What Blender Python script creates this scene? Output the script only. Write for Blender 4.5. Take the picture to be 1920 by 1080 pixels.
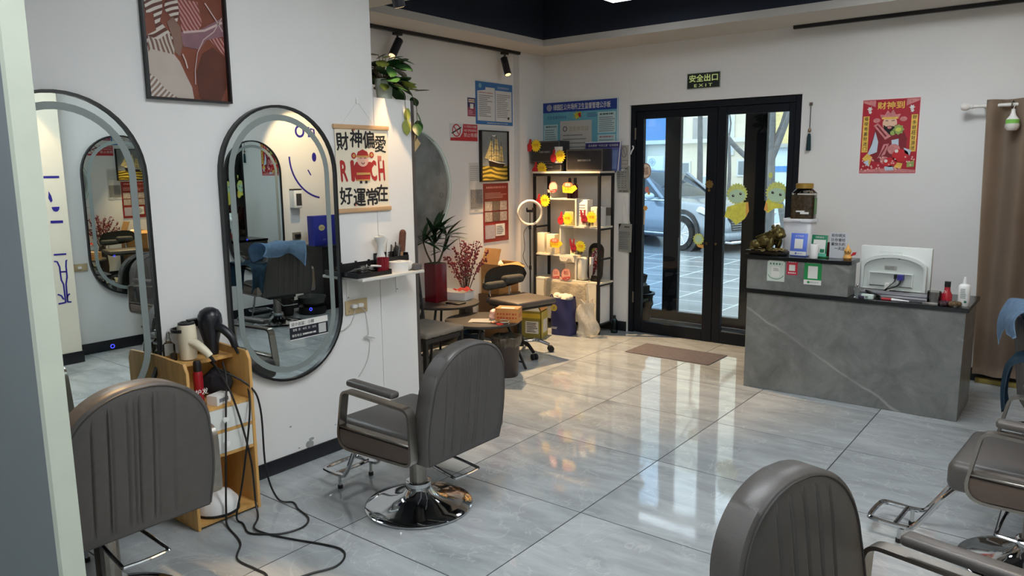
import bpy, bmesh, math, random
from mathutils import Vector, Matrix
random.seed(7)
for o in list(bpy.data.objects): bpy.data.objects.remove(o)
SC = bpy.context.scene
COL = SC.collection
PI = math.pi

# ---------------------------------------------------------------- camera, sky, exposure
cam = bpy.data.cameras.new('camera'); camo = bpy.data.objects.new('camera', cam); COL.objects.link(camo)
cam.sensor_width = 36; cam.lens = 36*1402.1/1920; cam.clip_start = .02; cam.clip_end = 200
_yaw, _pit, _rol = [math.radians(a) for a in (-37.906, 9.105, -.599)]
_f = Vector((math.sin(_yaw)*math.cos(_pit), math.cos(_yaw)*math.cos(_pit), -math.sin(_pit)))
_r = Vector((math.cos(_yaw), -math.sin(_yaw), 0)); _u = _r.cross(_f)
_r2 = math.cos(_rol)*_r + math.sin(_rol)*_u; _u2 = -math.sin(_rol)*_r + math.cos(_rol)*_u
camo.matrix_world = Matrix(((_r2.x, _u2.x, -_f.x, 2.6265), (_r2.y, _u2.y, -_f.y, -2.0644), (_r2.z, _u2.z, -_f.z, 1.6395), (0, 0, 0, 1)))
SC.camera = camo
world = bpy.data.worlds.new('sky'); SC.world = world; world.use_nodes = True
wn = world.node_tree; bg = wn.nodes['Background']
bg.inputs[0].default_value = (.80, .90, 1, 1); bg.inputs[1].default_value = 3.7
SC.view_settings.view_transform = 'Standard'; SC.view_settings.look = 'None'
SC.view_settings.gamma = 1; SC.view_settings.use_curve_mapping = False
SC.view_settings.exposure = 0.0
cy = SC.cycles
cy.use_denoising = True; cy.max_bounces = 8; cy.diffuse_bounces = 4; cy.glossy_bounces = 6; cy.transparent_max_bounces = 12
cy.sample_clamp_indirect = 6; cy.caustics_reflective = False; cy.caustics_refractive = False; cy.blur_glossy = .5
PANEL_POWER = 25      # emission of the LED ceiling panels
WARM = (1, .66, .34)
SPOT_W = 150

# ---------------------------------------------------------------- helpers
def s2l(c): return tuple((v/255/12.92 if v/255 <= .04045 else ((v/255+.055)/1.055)**2.4) for v in c)
MATS = {}
def mat(key, rgb=None, rough=.5, metal=0, var=.06, scale=8, bump=0, bscale=60, emit=0, coat=0, trans=0, spec=.5, stretch=None, sheen=0):
    """principled material; colour given in sRGB 0-255, broken up by a little noise"""
    if key in MATS: return MATS[key]
    m = bpy.data.materials.new(key); m.use_nodes = True; nt = m.node_tree; b = nt.nodes['Principled BSDF']
    c = s2l(rgb)
    b.inputs['Roughness'].default_value = rough; b.inputs['Metallic'].default_value = metal
    b.inputs['Specular IOR Level'].default_value = spec
    if coat: b.inputs['Coat Weight'].default_value = coat; b.inputs['Coat Roughness'].default_value = .08
    if trans: b.inputs['Transmission Weight'].default_value = trans
    if sheen: b.inputs['Sheen Weight'].default_value = sheen
    if emit:
        b.inputs['Emission Color'].default_value = (*c, 1); b.inputs['Emission Strength'].default_value = emit
    tc = nt.nodes.new('ShaderNodeTexCoord'); src = tc.outputs['Object']
    if stretch:
        mp = nt.nodes.new('ShaderNodeMapping'); mp.inputs['Scale'].default_value = stretch
        nt.links.new(src, mp.inputs['Vector']); src = mp.outputs['Vector']
    no = nt.nodes.new('ShaderNodeTexNoise'); no.inputs['Scale'].default_value = scale; no.inputs['Detail'].default_value = 4
    nt.links.new(src, no.inputs['Vector'])
    rp = nt.nodes.new('ShaderNodeValToRGB'); rp.color_ramp.elements[0].position = .3; rp.color_ramp.elements[1].position = .7
    rp.color_ramp.elements[0].color = (*[max(0, v*(1-var)) for v in c], 1); rp.color_ramp.elements[1].color = (*[min(1, v*(1+var)) for v in c], 1)
    nt.links.new(no.outputs['Fac'], rp.inputs[0]); nt.links.new(rp.outputs[0], b.inputs['Base Color'])
    if bump:
        n2 = nt.nodes.new('ShaderNodeTexNoise'); n2.inputs['Scale'].default_value = bscale; n2.inputs['Detail'].default_value = 3
        nt.links.new(src, n2.inputs['Vector'])
        bp = nt.nodes.new('ShaderNodeBump'); bp.inputs['Strength'].default_value = bump; bp.inputs['Distance'].default_value = .01
        nt.links.new(n2.outputs['Fac'], bp.inputs['Height']); nt.links.new(bp.outputs[0], b.inputs['Normal'])
    MATS[key] = m; return m
def glass(key, tint=(1, 1, 1), rough=.0, refl=1.0):
    """window pane: clear (tinted) with a fresnel reflection"""
    if key in MATS: return MATS[key]
    m = bpy.data.materials.new(key); m.use_nodes = True; nt = m.node_tree; nt.nodes.clear()
    out = nt.nodes.new('ShaderNodeOutputMaterial'); mx = nt.nodes.new('ShaderNodeMixShader')
    tr = nt.nodes.new('ShaderNodeBsdfTransparent'); tr.inputs[0].default_value = (*tint, 1)
    gl = nt.nodes.new('ShaderNodeBsdfGlossy'); gl.inputs['Roughness'].default_value = rough
    fr = nt.nodes.new('ShaderNodeFresnel'); fr.inputs[0].default_value = 1.45
    mu = nt.nodes.new('ShaderNodeMath'); mu.operation = 'MULTIPLY'; mu.inputs[1].default_value = refl
    nt.links.new(fr.outputs[0], mu.inputs[0]); nt.links.new(mu.outputs[0], mx.inputs[0])
    nt.links.new(tr.outputs[0], mx.inputs[1]); nt.links.new(gl.outputs[0], mx.inputs[2]); nt.links.new(mx.outputs[0], out.inputs[0])
    MATS[key] = m; return m

def film(key, rgb, opacity=.5, rough=.35):
    """thin plastic film that lets part of the light through"""
    m = bpy.data.materials.new(key); m.use_nodes = True; nt = m.node_tree; b = nt.nodes['Principled BSDF']; out = nt.nodes['Material Output']
    b.inputs['Base Color'].default_value = (*s2l(rgb), 1); b.inputs['Roughness'].default_value = rough
    no = nt.nodes.new('ShaderNodeTexNoise'); no.inputs['Scale'].default_value = 14; no.inputs['Detail'].default_value = 4
    mr = nt.nodes.new('ShaderNodeMapRange'); mr.inputs['To Min'].default_value = opacity-.2; mr.inputs['To Max'].default_value = opacity+.2; nt.links.new(no.outputs['Fac'], mr.inputs[0])
    tr = nt.nodes.new('ShaderNodeBsdfTransparent'); mx = nt.nodes.new('ShaderNodeMixShader'); nt.links.new(mr.outputs[0], mx.inputs[0]); nt.links.new(tr.outputs[0], mx.inputs[1]); nt.links.new(b.outputs[0], mx.inputs[2]); nt.links.new(mx.outputs[0], out.inputs[0])
    bp = nt.nodes.new('ShaderNodeBump'); bp.inputs['Strength'].default_value = .5; bp.inputs['Distance'].default_value = .02; nt.links.new(no.outputs['Fac'], bp.inputs['Height']); nt.links.new(bp.outputs[0], b.inputs['Normal'])
    MATS[key] = m; return m

class B:
    def __init__(s): s.bm = bmesh.new()
    def _add(s, vs, fs):
        v = [s.bm.verts.new(p) for p in vs]; out = []
        for f in fs:
            try: out.append(s.bm.faces.new([v[i] for i in f]))
            except ValueError: pass
        return v, out
    def box(s, x0, x1, y0, y1, z0, z1, bev=0, seg=2, M=None):
        c = [(x, y, z) for x in (x0, x1) for y in (y0, y1) for z in (z0, z1)]
        if M: c = [M @ Vector(p) for p in c]
        v, f = s._add(c, [(0, 1, 3, 2), (4, 6, 7, 5), (0, 4, 5, 1), (2, 3, 7, 6), (0, 2, 6, 4), (1, 5, 7, 3)])
        if bev:
            es = list({e for a in f for e in a.edges})
            bmesh.ops.bevel(s.bm, geom=es, offset=bev, segments=seg, profile=.5, affect='EDGES')
        return s
    def cyl(s, p0, p1, r0, r1=None, n=14, caps=True):
        r1 = r0 if r1 is None else r1
        p0, p1 = Vector(p0), Vector(p1); d = (p1-p0).normalized()
        a = d.orthogonal().normalized(); b = d.cross(a)
        vs = [p0+(a*math.cos(2*PI*i/n)+b*math.sin(2*PI*i/n))*r0 for i in range(n)]+[p1+(a*math.cos(2*PI*i/n)+b*math.sin(2*PI*i/n))*r1 for i in range(n)]
        fs = [(i, (i+1) % n, n+(i+1) % n, n+i) for i in range(n)]
        if caps: fs += [tuple(range(n))[::-1], tuple(range(n, 2*n))]
        s._add(vs, fs); return s
    def tube(s, pts, r, n=8, closed=False, sub=0, flat=None):
        pts = [Vector(p) for p in pts]
        if sub: pts = smooth(pts, sub, closed)
        m = len(pts); rings = []
        t0 = (pts[1]-pts[0]).normalized(); a = t0.orthogonal().normalized()
        for i, p in enumerate(pts):
            if closed: t = (pts[(i+1) % m]-pts[i-1]).normalized()
            else: t = (pts[min(i+1, m-1)]-pts[max(i-1, 0)]).normalized()
            a = (a-t*a.dot(t)); a = a.normalized() if a.length > 1e-6 else t.orthogonal().normalized()
            b = t.cross(a); rr = r(i/(m-1)) if callable(r) else r
            rings.append([p+(a*math.cos(2*PI*k/n)+b*math.sin(2*PI*k/n))*rr for k in range(n)])
        vs = [v for q in rings for v in q]; fs = []
        for i in range(m if closed else m-1):
            j = (i+1) % m
            fs += [(i*n+k, i*n+(k+1) % n, j*n+(k+1) % n, j*n+k) for k in range(n)]
        if not closed: fs += [tuple(range(n))[::-1], tuple(range((m-1)*n, m*n))]
        s._add(vs, fs); return s
    def lathe(s, prof, n=24, c=(0, 0, 0), sx=1, sy=1):
        vs = []; fs = []
        for r, z in prof: vs += [(c[0]+sx*r*math.cos(2*PI*k/n), c[1]+sy*r*math.sin(2*PI*k/n), c[2]+z) for k in range(n)]
        m = len(prof)
        for i in range(m-1): fs += [(i*n+k, i*n+(k+1) % n, (i+1)*n+(k+1) % n, (i+1)*n+k) for k in range(n)]
        if prof[0][0] > 1e-5: fs.append(tuple(range(n))[::-1])
        if prof[-1][0] > 1e-5: fs.append(tuple(range((m-1)*n, m*n)))
        s._add(vs, fs); return s
    def sph(s, c, r, n=12, m=8, rz=None):
        rz = rz or r
        s.lathe([(max(1e-6, r*math.sin(PI*i/m)), -rz*math.cos(PI*i/m)) for i in range(m+1)], n, c); return s
    def prism(s, poly, a0, a1, plane='xz', bev=0):
        f3 = {'xz': lambda p, a: (p[0], a, p[1]), 'yz': lambda p, a: (a, p[0], p[1]), 'xy': lambda p, a: (p[0], p[1], a)}[plane]
        n = len(poly); vs = [f3(p, a0) for p in poly]+[f3(p, a1) for p in poly]
        fs = [tuple(range(n)), tuple(range(n, 2*n))[::-1]]+[(i, n+i, n+(i+1) % n, (i+1) % n) for i in range(n)]
        v, f = s._add(vs, fs)
        if bev:
            es = [e for a in f[:2] for e in a.edges]
            bmesh.ops.bevel(s.bm, geom=es, offset=bev, segments=2, profile=.5, affect='EDGES')
        return s
    def ring(s, outer, inner, a0, a1, plane='xz'):
        f3 = {'xz': lambda p, a: (p[0], a, p[1]), 'yz': lambda p, a: (a, p[0], p[1]), 'xy': lambda p, a: (p[0], p[1], a)}[plane]
        n = len(outer); vs = [f3(p, a) for a in (a0, a1) for q in (outer, inner) for p in q]; fs = []
        for i in range(n):
            j = (i+1) % n
            fs += [(i, j, n+j, n+i), (2*n+i, 3*n+i, 3*n+j, 2*n+j), (i, 2*n+i, 2*n+j, j), (n+i, n+j, 3*n+j, 3*n+i)]
        s._add(vs, fs); return s
    def grid(s, fn, nu, nv, closed_u=False):
        vs = [fn(i/(nu-1), j/(nv-1)) for j in range(nv) for i in range(nu)]
        fs = [(j*nu+i, j*nu+i+1, (j+1)*nu+i+1, (j+1)*nu+i) for j in range(nv-1) for i in range(nu-1)]
        s._add(vs, fs); return s
    def xf(s, M): bmesh.ops.transform(s.bm, matrix=M, verts=s.bm.verts); return s
    def done(s, name, m, parent=None, smooth=True, ang=38, solid=0):
        bm = s.bm
        if solid: bmesh.ops.solidify(bm, geom=list(bm.faces), thickness=solid)
        bmesh.ops.recalc_face_normals(bm, faces=list(bm.faces))
        if smooth:
            lim = math.radians(ang)
            for f in bm.faces: f.smooth = True
            for e in bm.edges:
                if len(e.link_faces) == 2 and e.calc_face_angle(0) > lim: e.smooth = False
        me = bpy.data.meshes.new(name); bm.to_mesh(me); bm.free(); me.materials.append(m)
        o = bpy.data.objects.new(name, me); COL.objects.link(o)
        if parent: o.parent = parent
        return o
def smooth(pts, k, closed=False):
    out = []; n = len(pts); rng = range(n if closed else n-1)
    for i in rng:
        p0 = pts[(i-1) % n] if closed or i > 0 else pts[0]; p1 = pts[i]; p2 = pts[(i+1) % n]
        p3 = pts[(i+2) % n] if closed or i+2 < n else pts[-1]
        for j in range(k):
            t = j/k
            out.append(.5*((2*p1)+(p2-p0)*t+(2*p0-5*p1+4*p2-p3)*t*t+(3*p1-p0-3*p2+p3)*t**3))
    if not closed: out.append(pts[-1])
    return out
def box(name, m, parent, *a, **k): return B().box(*a, **k).done(name, m, parent)
def thing(name, label, cat, loc=(0, 0, 0), rz=0, group=None):
    o = bpy.data.objects.new(name, None); o.empty_display_size = .1; COL.objects.link(o)
    o.location = loc; o.rotation_euler = (0, 0, rz); o['label'] = label; o['category'] = cat
    if group: o['group'] = group
    return o
def tag(o, label, cat, group=None):
    o['label'] = label; o['category'] = cat
    if group: o['group'] = group
    return o
def struct(o): o['kind'] = 'structure'; return o
def sroot(name, loc=(0, 0, 0)):
    o = bpy.data.objects.new(name, None); COL.objects.link(o); o.location = loc; o['kind'] = 'structure'; return o
def copy_tree(o, parent=None):
    c = o.copy(); COL.objects.link(c)
    if parent: c.parent = parent
    for ch in list(o.children): copy_tree(ch, c)
    return c
# wall frames: local x runs to the right as seen, z up, -y out of the wall
XL, XN, YB, XR = -.79, -2.09, 4.47, 2.98
def onwall(w, u, z, off=0):
    return {'left': ((XL+off, u, z), PI/2), 'nook': ((XN+off, u, z), PI/2), 'back': ((u, YB-off, z), 0), 'right': ((XR-off, u, z), -PI/2), 'alcove': ((3.35-off, u, z), -PI/2), 'corner': ((-2.015+off, u, z), PI/2)}[w]
def wthing(name, label, cat, w, u, z, group=None, off=.001):
    l, r = onwall(w, u, z, off); return thing(name, label, cat, l, r, group)
def rect(x0, x1, z0, z1): return [(x0, z0), (x1, z0), (x1, z1), (x0, z1)]
def circ(cx, cz, r, n=24, rz=None, a0=0): 
    rz = rz or r
    return [(cx+r*math.cos(a0+2*PI*i/n), cz+rz*math.sin(a0+2*PI*i/n)) for i in range(n)]
def stadium(w, h, n=24, cx=0, cz=0):
    r = w/2; z = h/2-r
    return [(cx+r*math.cos(PI*i/n), cz+z+r*math.sin(PI*i/n)) for i in range(n+1)]+[(cx-r*math.cos(PI*i/n), cz-z-r*math.sin(PI*i/n)) for i in range(n+1)]
def rrect(x0, x1, z0, z1, r, n=5):
    p = []
    for (cx, cz, a) in ((x1-r, z1-r, 0), (x0+r, z1-r, PI/2), (x0+r, z0+r, PI), (x1-r, z0+r, 1.5*PI)):
        p += [(cx+r*math.cos(a+PI/2*i/n), cz+r*math.sin(a+PI/2*i/n)) for i in range(n+1)]
    return p
def star(cx, cz, r0, r1, n, rx=1, a=0):
    return [(cx+rx*(r0 if i % 2 == 0 else r1)*math.cos(a+PI*i/n), cz+(r0 if i % 2 == 0 else r1)*math.sin(a+PI*i/n)) for i in range(2*n)]
def plate(parent, name, poly, m, y0=0, th=.001): return B().prism(poly, -y0, -y0-th).done(name, m, parent, smooth=False)
def plates(parent, name, polys, m, y0=0, th=.0006):
    b = B()
    for p in polys: b.prism(p, -y0, -y0-th)
    return b.done(name, m, parent, smooth=False)
def rules(parent, name, m, x0, x1, z0, z1, n, y0=.001, h=.45, ragged=.35, dash=None):
    """rows of small print too fine to read"""
    b = B(); dz = (z1-z0)/n
    for i in range(n):
        z = z1-dz*(i+.5); xe = x1-(x1-x0)*random.random()*ragged
        if dash:
            x = x0
            while x < xe:
                w = dash*(.5+random.random()*.5); b.prism(rect(x, min(x+w, xe), z-dz*h/2, z+dz*h/2), -y0, -y0-.0005); x += dash*1.25
        else: b.prism(rect(x0, xe, z-dz*h/2, z+dz*h/2), -y0, -y0-.0005)
    return b.done(name, m, parent, smooth=False)
TXT = {}
def text(parent, s, x, z, h, m, y0=.0016, w=None, bold=0, rot=0, name='lettering', shear=0):
    """flat lettering centred on (x, z), h tall (or w wide)"""
    k = s
    if k not in TXT:
        c = bpy.data.curves.new('t', 'FONT'); c.body = s; c.resolution_u = 2; c.fill_mode = 'FRONT'
        o = bpy.data.objects.new('t', c); me = bpy.data.meshes.new_from_object(o)
        TXT[k] = ([v.co.copy() for v in me.vertices], [tuple(p.vertices) for p in me.polygons])
        bpy.data.objects.remove(o); bpy.data.curves.remove(c); bpy.data.meshes.remove(me)
    vs, fs = TXT[k]
    xa, xb = min(v.x for v in vs), max(v.x for v in vs); za, zb = min(v.y for v in vs), max(v.y for v in vs)
    sz = h/(zb-za); sx = sz if w is None else w/(xb-xa)
    ca, sa = math.cos(rot), math.sin(rot); out = []; faces = []
    for kk, (ox, oz) in enumerate(((0, 0),) if not bold else ((0, 0), (bold, 0), (-bold, 0), (0, bold), (0, -bold))):   # thickened strokes
        base = len(out)
        for v in vs:
            a, b = (v.x-(xa+xb)/2)*sx+ox*sx, (v.y-(za+zb)/2)*sz+oz*sz; a += shear*b
            out.append((x+a*ca-b*sa, -y0-.00012*kk, z+a*sa+b*ca))
        faces += [tuple(i+base for i in f) for f in fs]
    me = bpy.data.meshes.new(name); me.from_pydata(out, [], faces); me.materials.append(m)
    o = bpy.data.objects.new(name, me); COL.objects.link(o); o.parent = parent; return o
def stroke(pts, w):
    """polygon of a brush stroke along 2-D points"""
    L, R = [], []
    for i, p in enumerate(pts):
        a = Vector(pts[max(0, i-1)]); b = Vector(pts[min(len(pts)-1, i+1)]); d = (b-a).normalized(); n = Vector((-d.y, d.x))*w/2
        L.append((p[0]+n.x, p[1]+n.y)); R.append((p[0]-n.x, p[1]-n.y))
    return L+R[::-1]
def arc(cx, cz, r, a0, a1, n=16, rz=None): return [(cx+r*math.cos(a0+(a1-a0)*i/n), cz+(rz or r)*math.sin(a0+(a1-a0)*i/n)) for i in range(n+1)]

# ---------------------------------------------------------------- common materials
WALL = mat('wall_paint', (226, 226, 224), .85, var=.015, scale=2, bump=.04, bscale=120)
SOFFIT = mat('soffit_paint', (196, 193, 187), .9, var=.015, scale=2)
NAVY = mat('navy_ceiling_paint', (20, 30, 46), .75, var=.12, scale=3)
BLACK = mat('black_satin_metal', (16, 18, 22), .38, var=.1)
BLKPL = mat('black_plastic', (20, 20, 22), .42, var=.1)
CHROME = mat('chrome', (205, 207, 210), .07, 1, var=.02)
STEEL = mat('brushed_steel', (150, 145, 138), .32, 1, var=.06, scale=40)
WHITE = mat('white_plastic', (232, 232, 230), .45, var=.02)
PAPER = mat('white_paper', (228, 227, 222), .8, var=.02)
INK = mat('black_ink', (28, 27, 28), .8, var=.05)
GREYINK = mat('grey_ink', (120, 122, 124), .8, var=.05)
RED = mat('red_print', (190, 32, 40), .65, var=.08)
YEL = mat('yellow_print', (246, 212, 40), .6, var=.05)
BLUE = mat('blue_print', (38, 92, 170), .6, var=.05)
GREEN = mat('green_print', (24, 140, 72), .55, var=.05)
MIRROR = mat('mirror_silver', (222, 232, 232), .0, 1, var=.004)
CARTON = mat('cardboard', (170, 128, 78), .85, var=.1, scale=14)
VINYL = mat('taupe_vinyl', (74, 71, 69), .42, var=.06, scale=30, bump=.08, bscale=260)
VINYL2 = mat('brown_vinyl_side', (86, 74, 66), .45, var=.06, scale=30, bump=.08, bscale=260)
RUBBER = mat('black_rubber', (18, 18, 18), .8, var=.1)
LEAF = mat('leaf_green', (38, 74, 36), .45, var=.25, scale=9)

# ================================================================ THE ROOM
def tile_mat():
    m = bpy.data.materials.new('polished_marble_tile'); m.use_nodes = True; nt = m.node_tree; b = nt.nodes['Principled BSDF']
    N = nt.nodes.new; L = nt.links.new
    tc = N('ShaderNodeTexCoord'); oi = N('ShaderNodeObjectInfo')
    ml = N('ShaderNodeVectorMath'); ml.operation = 'MULTIPLY_ADD'; cb = N('ShaderNodeCombineXYZ')
    for i in range(3): L(oi.outputs['Random'], cb.inputs[i])
    ml.inputs[1].default_value = (1, 1, 1); L(tc.outputs['Object'], ml.inputs[0])
    sc = N('ShaderNodeVectorMath'); sc.operation = 'SCALE'; sc.inputs['Scale'].default_value = 37; L(cb.outputs[0], sc.inputs[0]); L(sc.outputs[0], ml.inputs[2])
    mp = N('ShaderNodeMapping'); mp.inputs['Scale'].default_value = (1.5, 4.6, 1); L(ml.outputs[0], mp.inputs[0])
    n1 = N('ShaderNodeTexNoise'); n1.inputs['Scale'].default_value = 1.5; n1.inputs['Detail'].default_value = 9; n1.inputs['Roughness'].default_value = .62; n1.inputs['Distortion'].default_value = .8; L(mp.outputs[0], n1.inputs['Vector'])
    n2 = N('ShaderNodeTexNoise'); n2.inputs['Scale'].default_value = 1.6; n2.inputs['Detail'].default_value = 3; L(ml.outputs[0], n2.inputs['Vector'])
    r1 = N('ShaderNodeValToRGB'); e = r1.color_ramp.elements
    e[0].position = .3; e[0].color = (*s2l((154, 160, 162)), 1); e[1].position = .72; e[1].color = (*s2l((192, 198, 200)), 1)
    L(n1.outputs['Fac'], r1.inputs[0])
    r2 = N('ShaderNodeValToRGB'); e = r2.color_ramp.elements
    e[0].position = .35; e[0].color = (.84, .84, .845, 1); e[1].position = .7; e[1].color = (1.04, 1.03, 1.02, 1); L(n2.outputs['Fac'], r2.inputs[0])
    mx = N('ShaderNodeMix'); mx.data_type = 'RGBA'; mx.blend_type = 'MULTIPLY'; mx.inputs['Factor'].default_value = 1
    L(r1.outputs[0], mx.inputs['A']); L(r2.outputs[0], mx.inputs['B'])
    # pale veins
    n3 = N('ShaderNodeTexNoise'); n3.inputs['Scale'].default_value = 2.6; n3.inputs['Detail'].default_value = 6; n3.inputs['Distortion'].default_value = 1.6; L(ml.outputs[0], n3.inputs['Vector'])
    r3 = N('ShaderNodeValToRGB'); r3.color_ramp.elements.new(.5); e = r3.color_ramp.elements
    e[0].position = .488; e[0].color = (0, 0, 0, 1); e[1].position = .5; e[1].color = (.3, .3, .3, 1); e[2].position = .512; e[2].color = (0, 0, 0, 1)
    L(n3.outputs['Fac'], r3.inputs[0])
    m2 = N('ShaderNodeMix'); m2.data_type = 'RGBA'; L(r3.outputs[0], m2.inputs['Factor']); L(mx.outputs['Result'], m2.inputs['A']); m2.inputs['B'].default_value = (*s2l((214, 214, 212)), 1)
    L(m2.outputs['Result'], b.inputs['Base Color'])
    b.inputs['Roughness'].default_value = .05; b.inputs['Specular IOR Level'].default_value = .62
    nb = N('ShaderNodeTexNoise'); nb.inputs['Scale'].default_value = 7; L(tc.outputs['Object'], nb.inputs['Vector'])
    bp = N('ShaderNodeBump'); bp.inputs['Strength'].default_value = .02; bp.inputs['Distance'].default_value = .02; L(nb.outputs['Fac'], bp.inputs['Height']); L(bp.outputs[0], b.inputs['Normal'])
    return m
TILE = tile_mat()
floor = struct(box('floor', mat('grout', (52, 54, 56), .9), None, XN, 3.35, -4, 5.22, -.05, -.0009))
full = None
for i in range(-3, 5):
    for j in range(-5, 7):
        x0, x1, y0, y1 = max(i*.8, XN), min(i*.8+.8, 3.35), max(j*.8, -4), min(j*.8+.8, 5.22)
        if x1-x0 < .05 or y1-y0 < .05: continue
        whole = (x1-x0) > .799 and (y1-y0) > .799
        if whole and full: o = bpy.data.objects.new('floor_tile', full); COL.objects.link(o); o.parent = floor
        else:
            w, h = (x1-x0)/2-.0028, (y1-y0)/2-.0028
            o = B().box(-w, w, -h, h, -.01, 0, .0005, 1).done('floor_tile', TILE, floor)
            if whole: full = o.data
        o.location = ((x0+x1)/2, (y0+y1)/2, 0)

# left wall with the mirrors, the boxed partition that continues it, and the nook
wl = struct(box('wall_left', WALL, None, -.95, XL, -4, 1.008, 0, 2.772))
PEEL = mat('bare_plaster', (150, 152, 148), .9, var=.12, scale=40)
b = B()
for (u, z, r) in ((.43, .1, .035), (.445, .125, .02), (.36, .098, .007), (.313, .237, .008), (.69, .24, .008), (.62, .16, .006)):
    b.prism([(u+r*math.cos(a)*(.7+.5*random.random()), z+r*.6*math.sin(a)*(.7+.6*random.random())) for a in [2*PI*i/9 for i in range(9)]], XL, XL+.0006, 'yz')
b.done('peeled_patch', PEEL, wl, smooth=False)
pt = struct(box('wall_partition', WALL, None, -.93, XL, 1.012, 1.315, 0, 2.06))
box('edge_trim', mat('dark_trim', (70, 66, 64), .5), pt, -.931, XL+.001, 1.315, 1.342, 0, 2.06)
struct(box('wall_nook', WALL, None, XN-.15, XN, .45, 4.469, 0, 2.772))
struct(box('wall_nook_side', WALL, None, XN, -.951, .45, .6, 0, 2.772))
struct(box('wall_corner', WALL, None, XN+.001, -2.015, 4.05, 4.469, 0, 2.772))
wb = sroot('wall_back')
box('wall_panel', WALL, wb, XN-.15, -1.0, YB, YB+.2, 0, 2.772)
box('wall_panel', WALL, wb, .62, 3.5, YB, YB+.2, 0, 2.772)
box('wall_lintel', WALL, wb, -.9995, .6195, YB, YB+.2, 2.225, 2.772)
struct(box('wall_right', WALL, None, XR, XR+.52, -4.15, 1.95, 0, 2.772))
struct(box('wall_right_alcove', WALL, None, 3.35, 3.5, 1.951, 4.469, 0, 2.772))
struct(box('wall_column', mat('cream_paint', (236, 228, 208), .8, var=.02), None, 2.74, XR-.001, .22, .66, 0, 2.772))
struct(box('wall_rear', WALL, None, -.949, XR-.001, -4.15, -4.0, 0, 2.772))
SHADE = mat('slate_grey_shade', (104, 112, 116), .7, var=.03, scale=3)  # grey colour carries the shade on the wall face turned from the light
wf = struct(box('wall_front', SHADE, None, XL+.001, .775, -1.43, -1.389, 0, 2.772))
box('door_jamb', mat('pale_jamb_paint', (180, 187, 172), .5, var=.03, scale=12), wf, .775, .80, -1.435, -1.386, 0, 2.772)
SKIRT = mat('black_skirting', (14, 18, 26), .35, var=.1)
def skirt(name, *a): return struct(B().box(*a, bev=.003).done(name, SKIRT))
skirt('baseboard_left', XL, XL+.012, -1.40, 1.31, .001, .082)
skirt('baseboard_nook', XN, XN+.012, .61, 4.04, .001, .1)
skirt('baseboard_back', -2.0, -1.005, YB-.012, YB, .001, .1)
skirt('baseboard_corner', 1.95, 3.33, YB-.012, YB, .001, .1)
skirt('baseboard_alcove', 3.338, 3.35, 1.96, 4.45, .001, .1)
skirt('baseboard_right', XR-.012, XR, .67, 1.95, .001, .1)
skirt('baseboard_column', 2.725, 2.74, .21, .67, .001, .1)
# ceiling: white soffits around two dark wells
ce = sroot('ceiling'); zs = 2.77
for a in ((XN, 3.35, 3.92, YB), (XN, -1.63, 1.7105, 3.9195), (2.3, 3.35, 1.7105, 3.9195), (XN, 3.35, 1.1, 1.71), (-.95, -.3, -4, 1.0995), (2.4, XR, -4, 1.0995), (-.2995, 2.3995, -4, -3.4), (XN, -.9505, .45, 1.0995)):
    box('soffit', SOFFIT, ce, a[0], a[1], a[2], a[3], zs, zs+.06)
for (x0, x1, y0, y1) in ((-1.63, 2.3, 1.71, 3.92), (-.3, 2.4, -3.4, 1.1)):
    box('well_top', NAVY, ce, x0-.2, x1+.2, y0-.2, y1+.2, 3.4, 3.45)
    for a in ((x0-.05, x0, y0, y1), (x1, x1+.05, y0, y1), (x0-.05, x1+.05, y0-.05, y0), (x0-.05, x1+.05, y1, y1+.05)):
        box('well_side', NAVY, ce, a[0], a[1], a[2], a[3], zs+.0605, 3.3995)
    for k in range(3): B().cyl((x0+.35+k*.9, y0+.02, 3.2), (x0+.35+k*.9, y1-.02, 3.2), .02).done('conduit', NAVY, ce)
LEDS = [mat('led_diffuser', (243, 248, 252), .5, emit=PANEL_POWER, var=0), mat('led_diffuser_dim', (244, 248, 255), .5, emit=PANEL_POWER*.2, var=0)]
for k, (x, y) in enumerate(((-.29, 3.13), (1.75, 2.9), (1.1, .1), (2.0, .1), (1.1, -2.0), (2.0, -2.0))):
    t = thing('ceiling_light', ['white square LED panel hanging in the dark ceiling well near the top edge of view', 'white square LED panel in the dark ceiling well towards the curtain', 'white square LED panel in the near ceiling well, left one of the front pair', 'white square LED panel in the near ceiling well, right one of the front pair', 'white square LED panel in the rear of the near well, left one', 'white square LED panel in the rear of the near well, right one'][k], 'ceiling light', (x, y, 2.95), 0, 'square LED panels in the ceiling wells')
    box('frame', WHITE, t, -.31, .31, -.31, .31, .001, .03)
    box('diffuser', LEDS[k == 0], t, -.3, .3, -.3, .3, -.004, 0)
    for sx in (-.2, .2): B().cyl((sx, 0, .03), (sx, 0, .449), .003, n=6).done('cable', STEEL, t)

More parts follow.
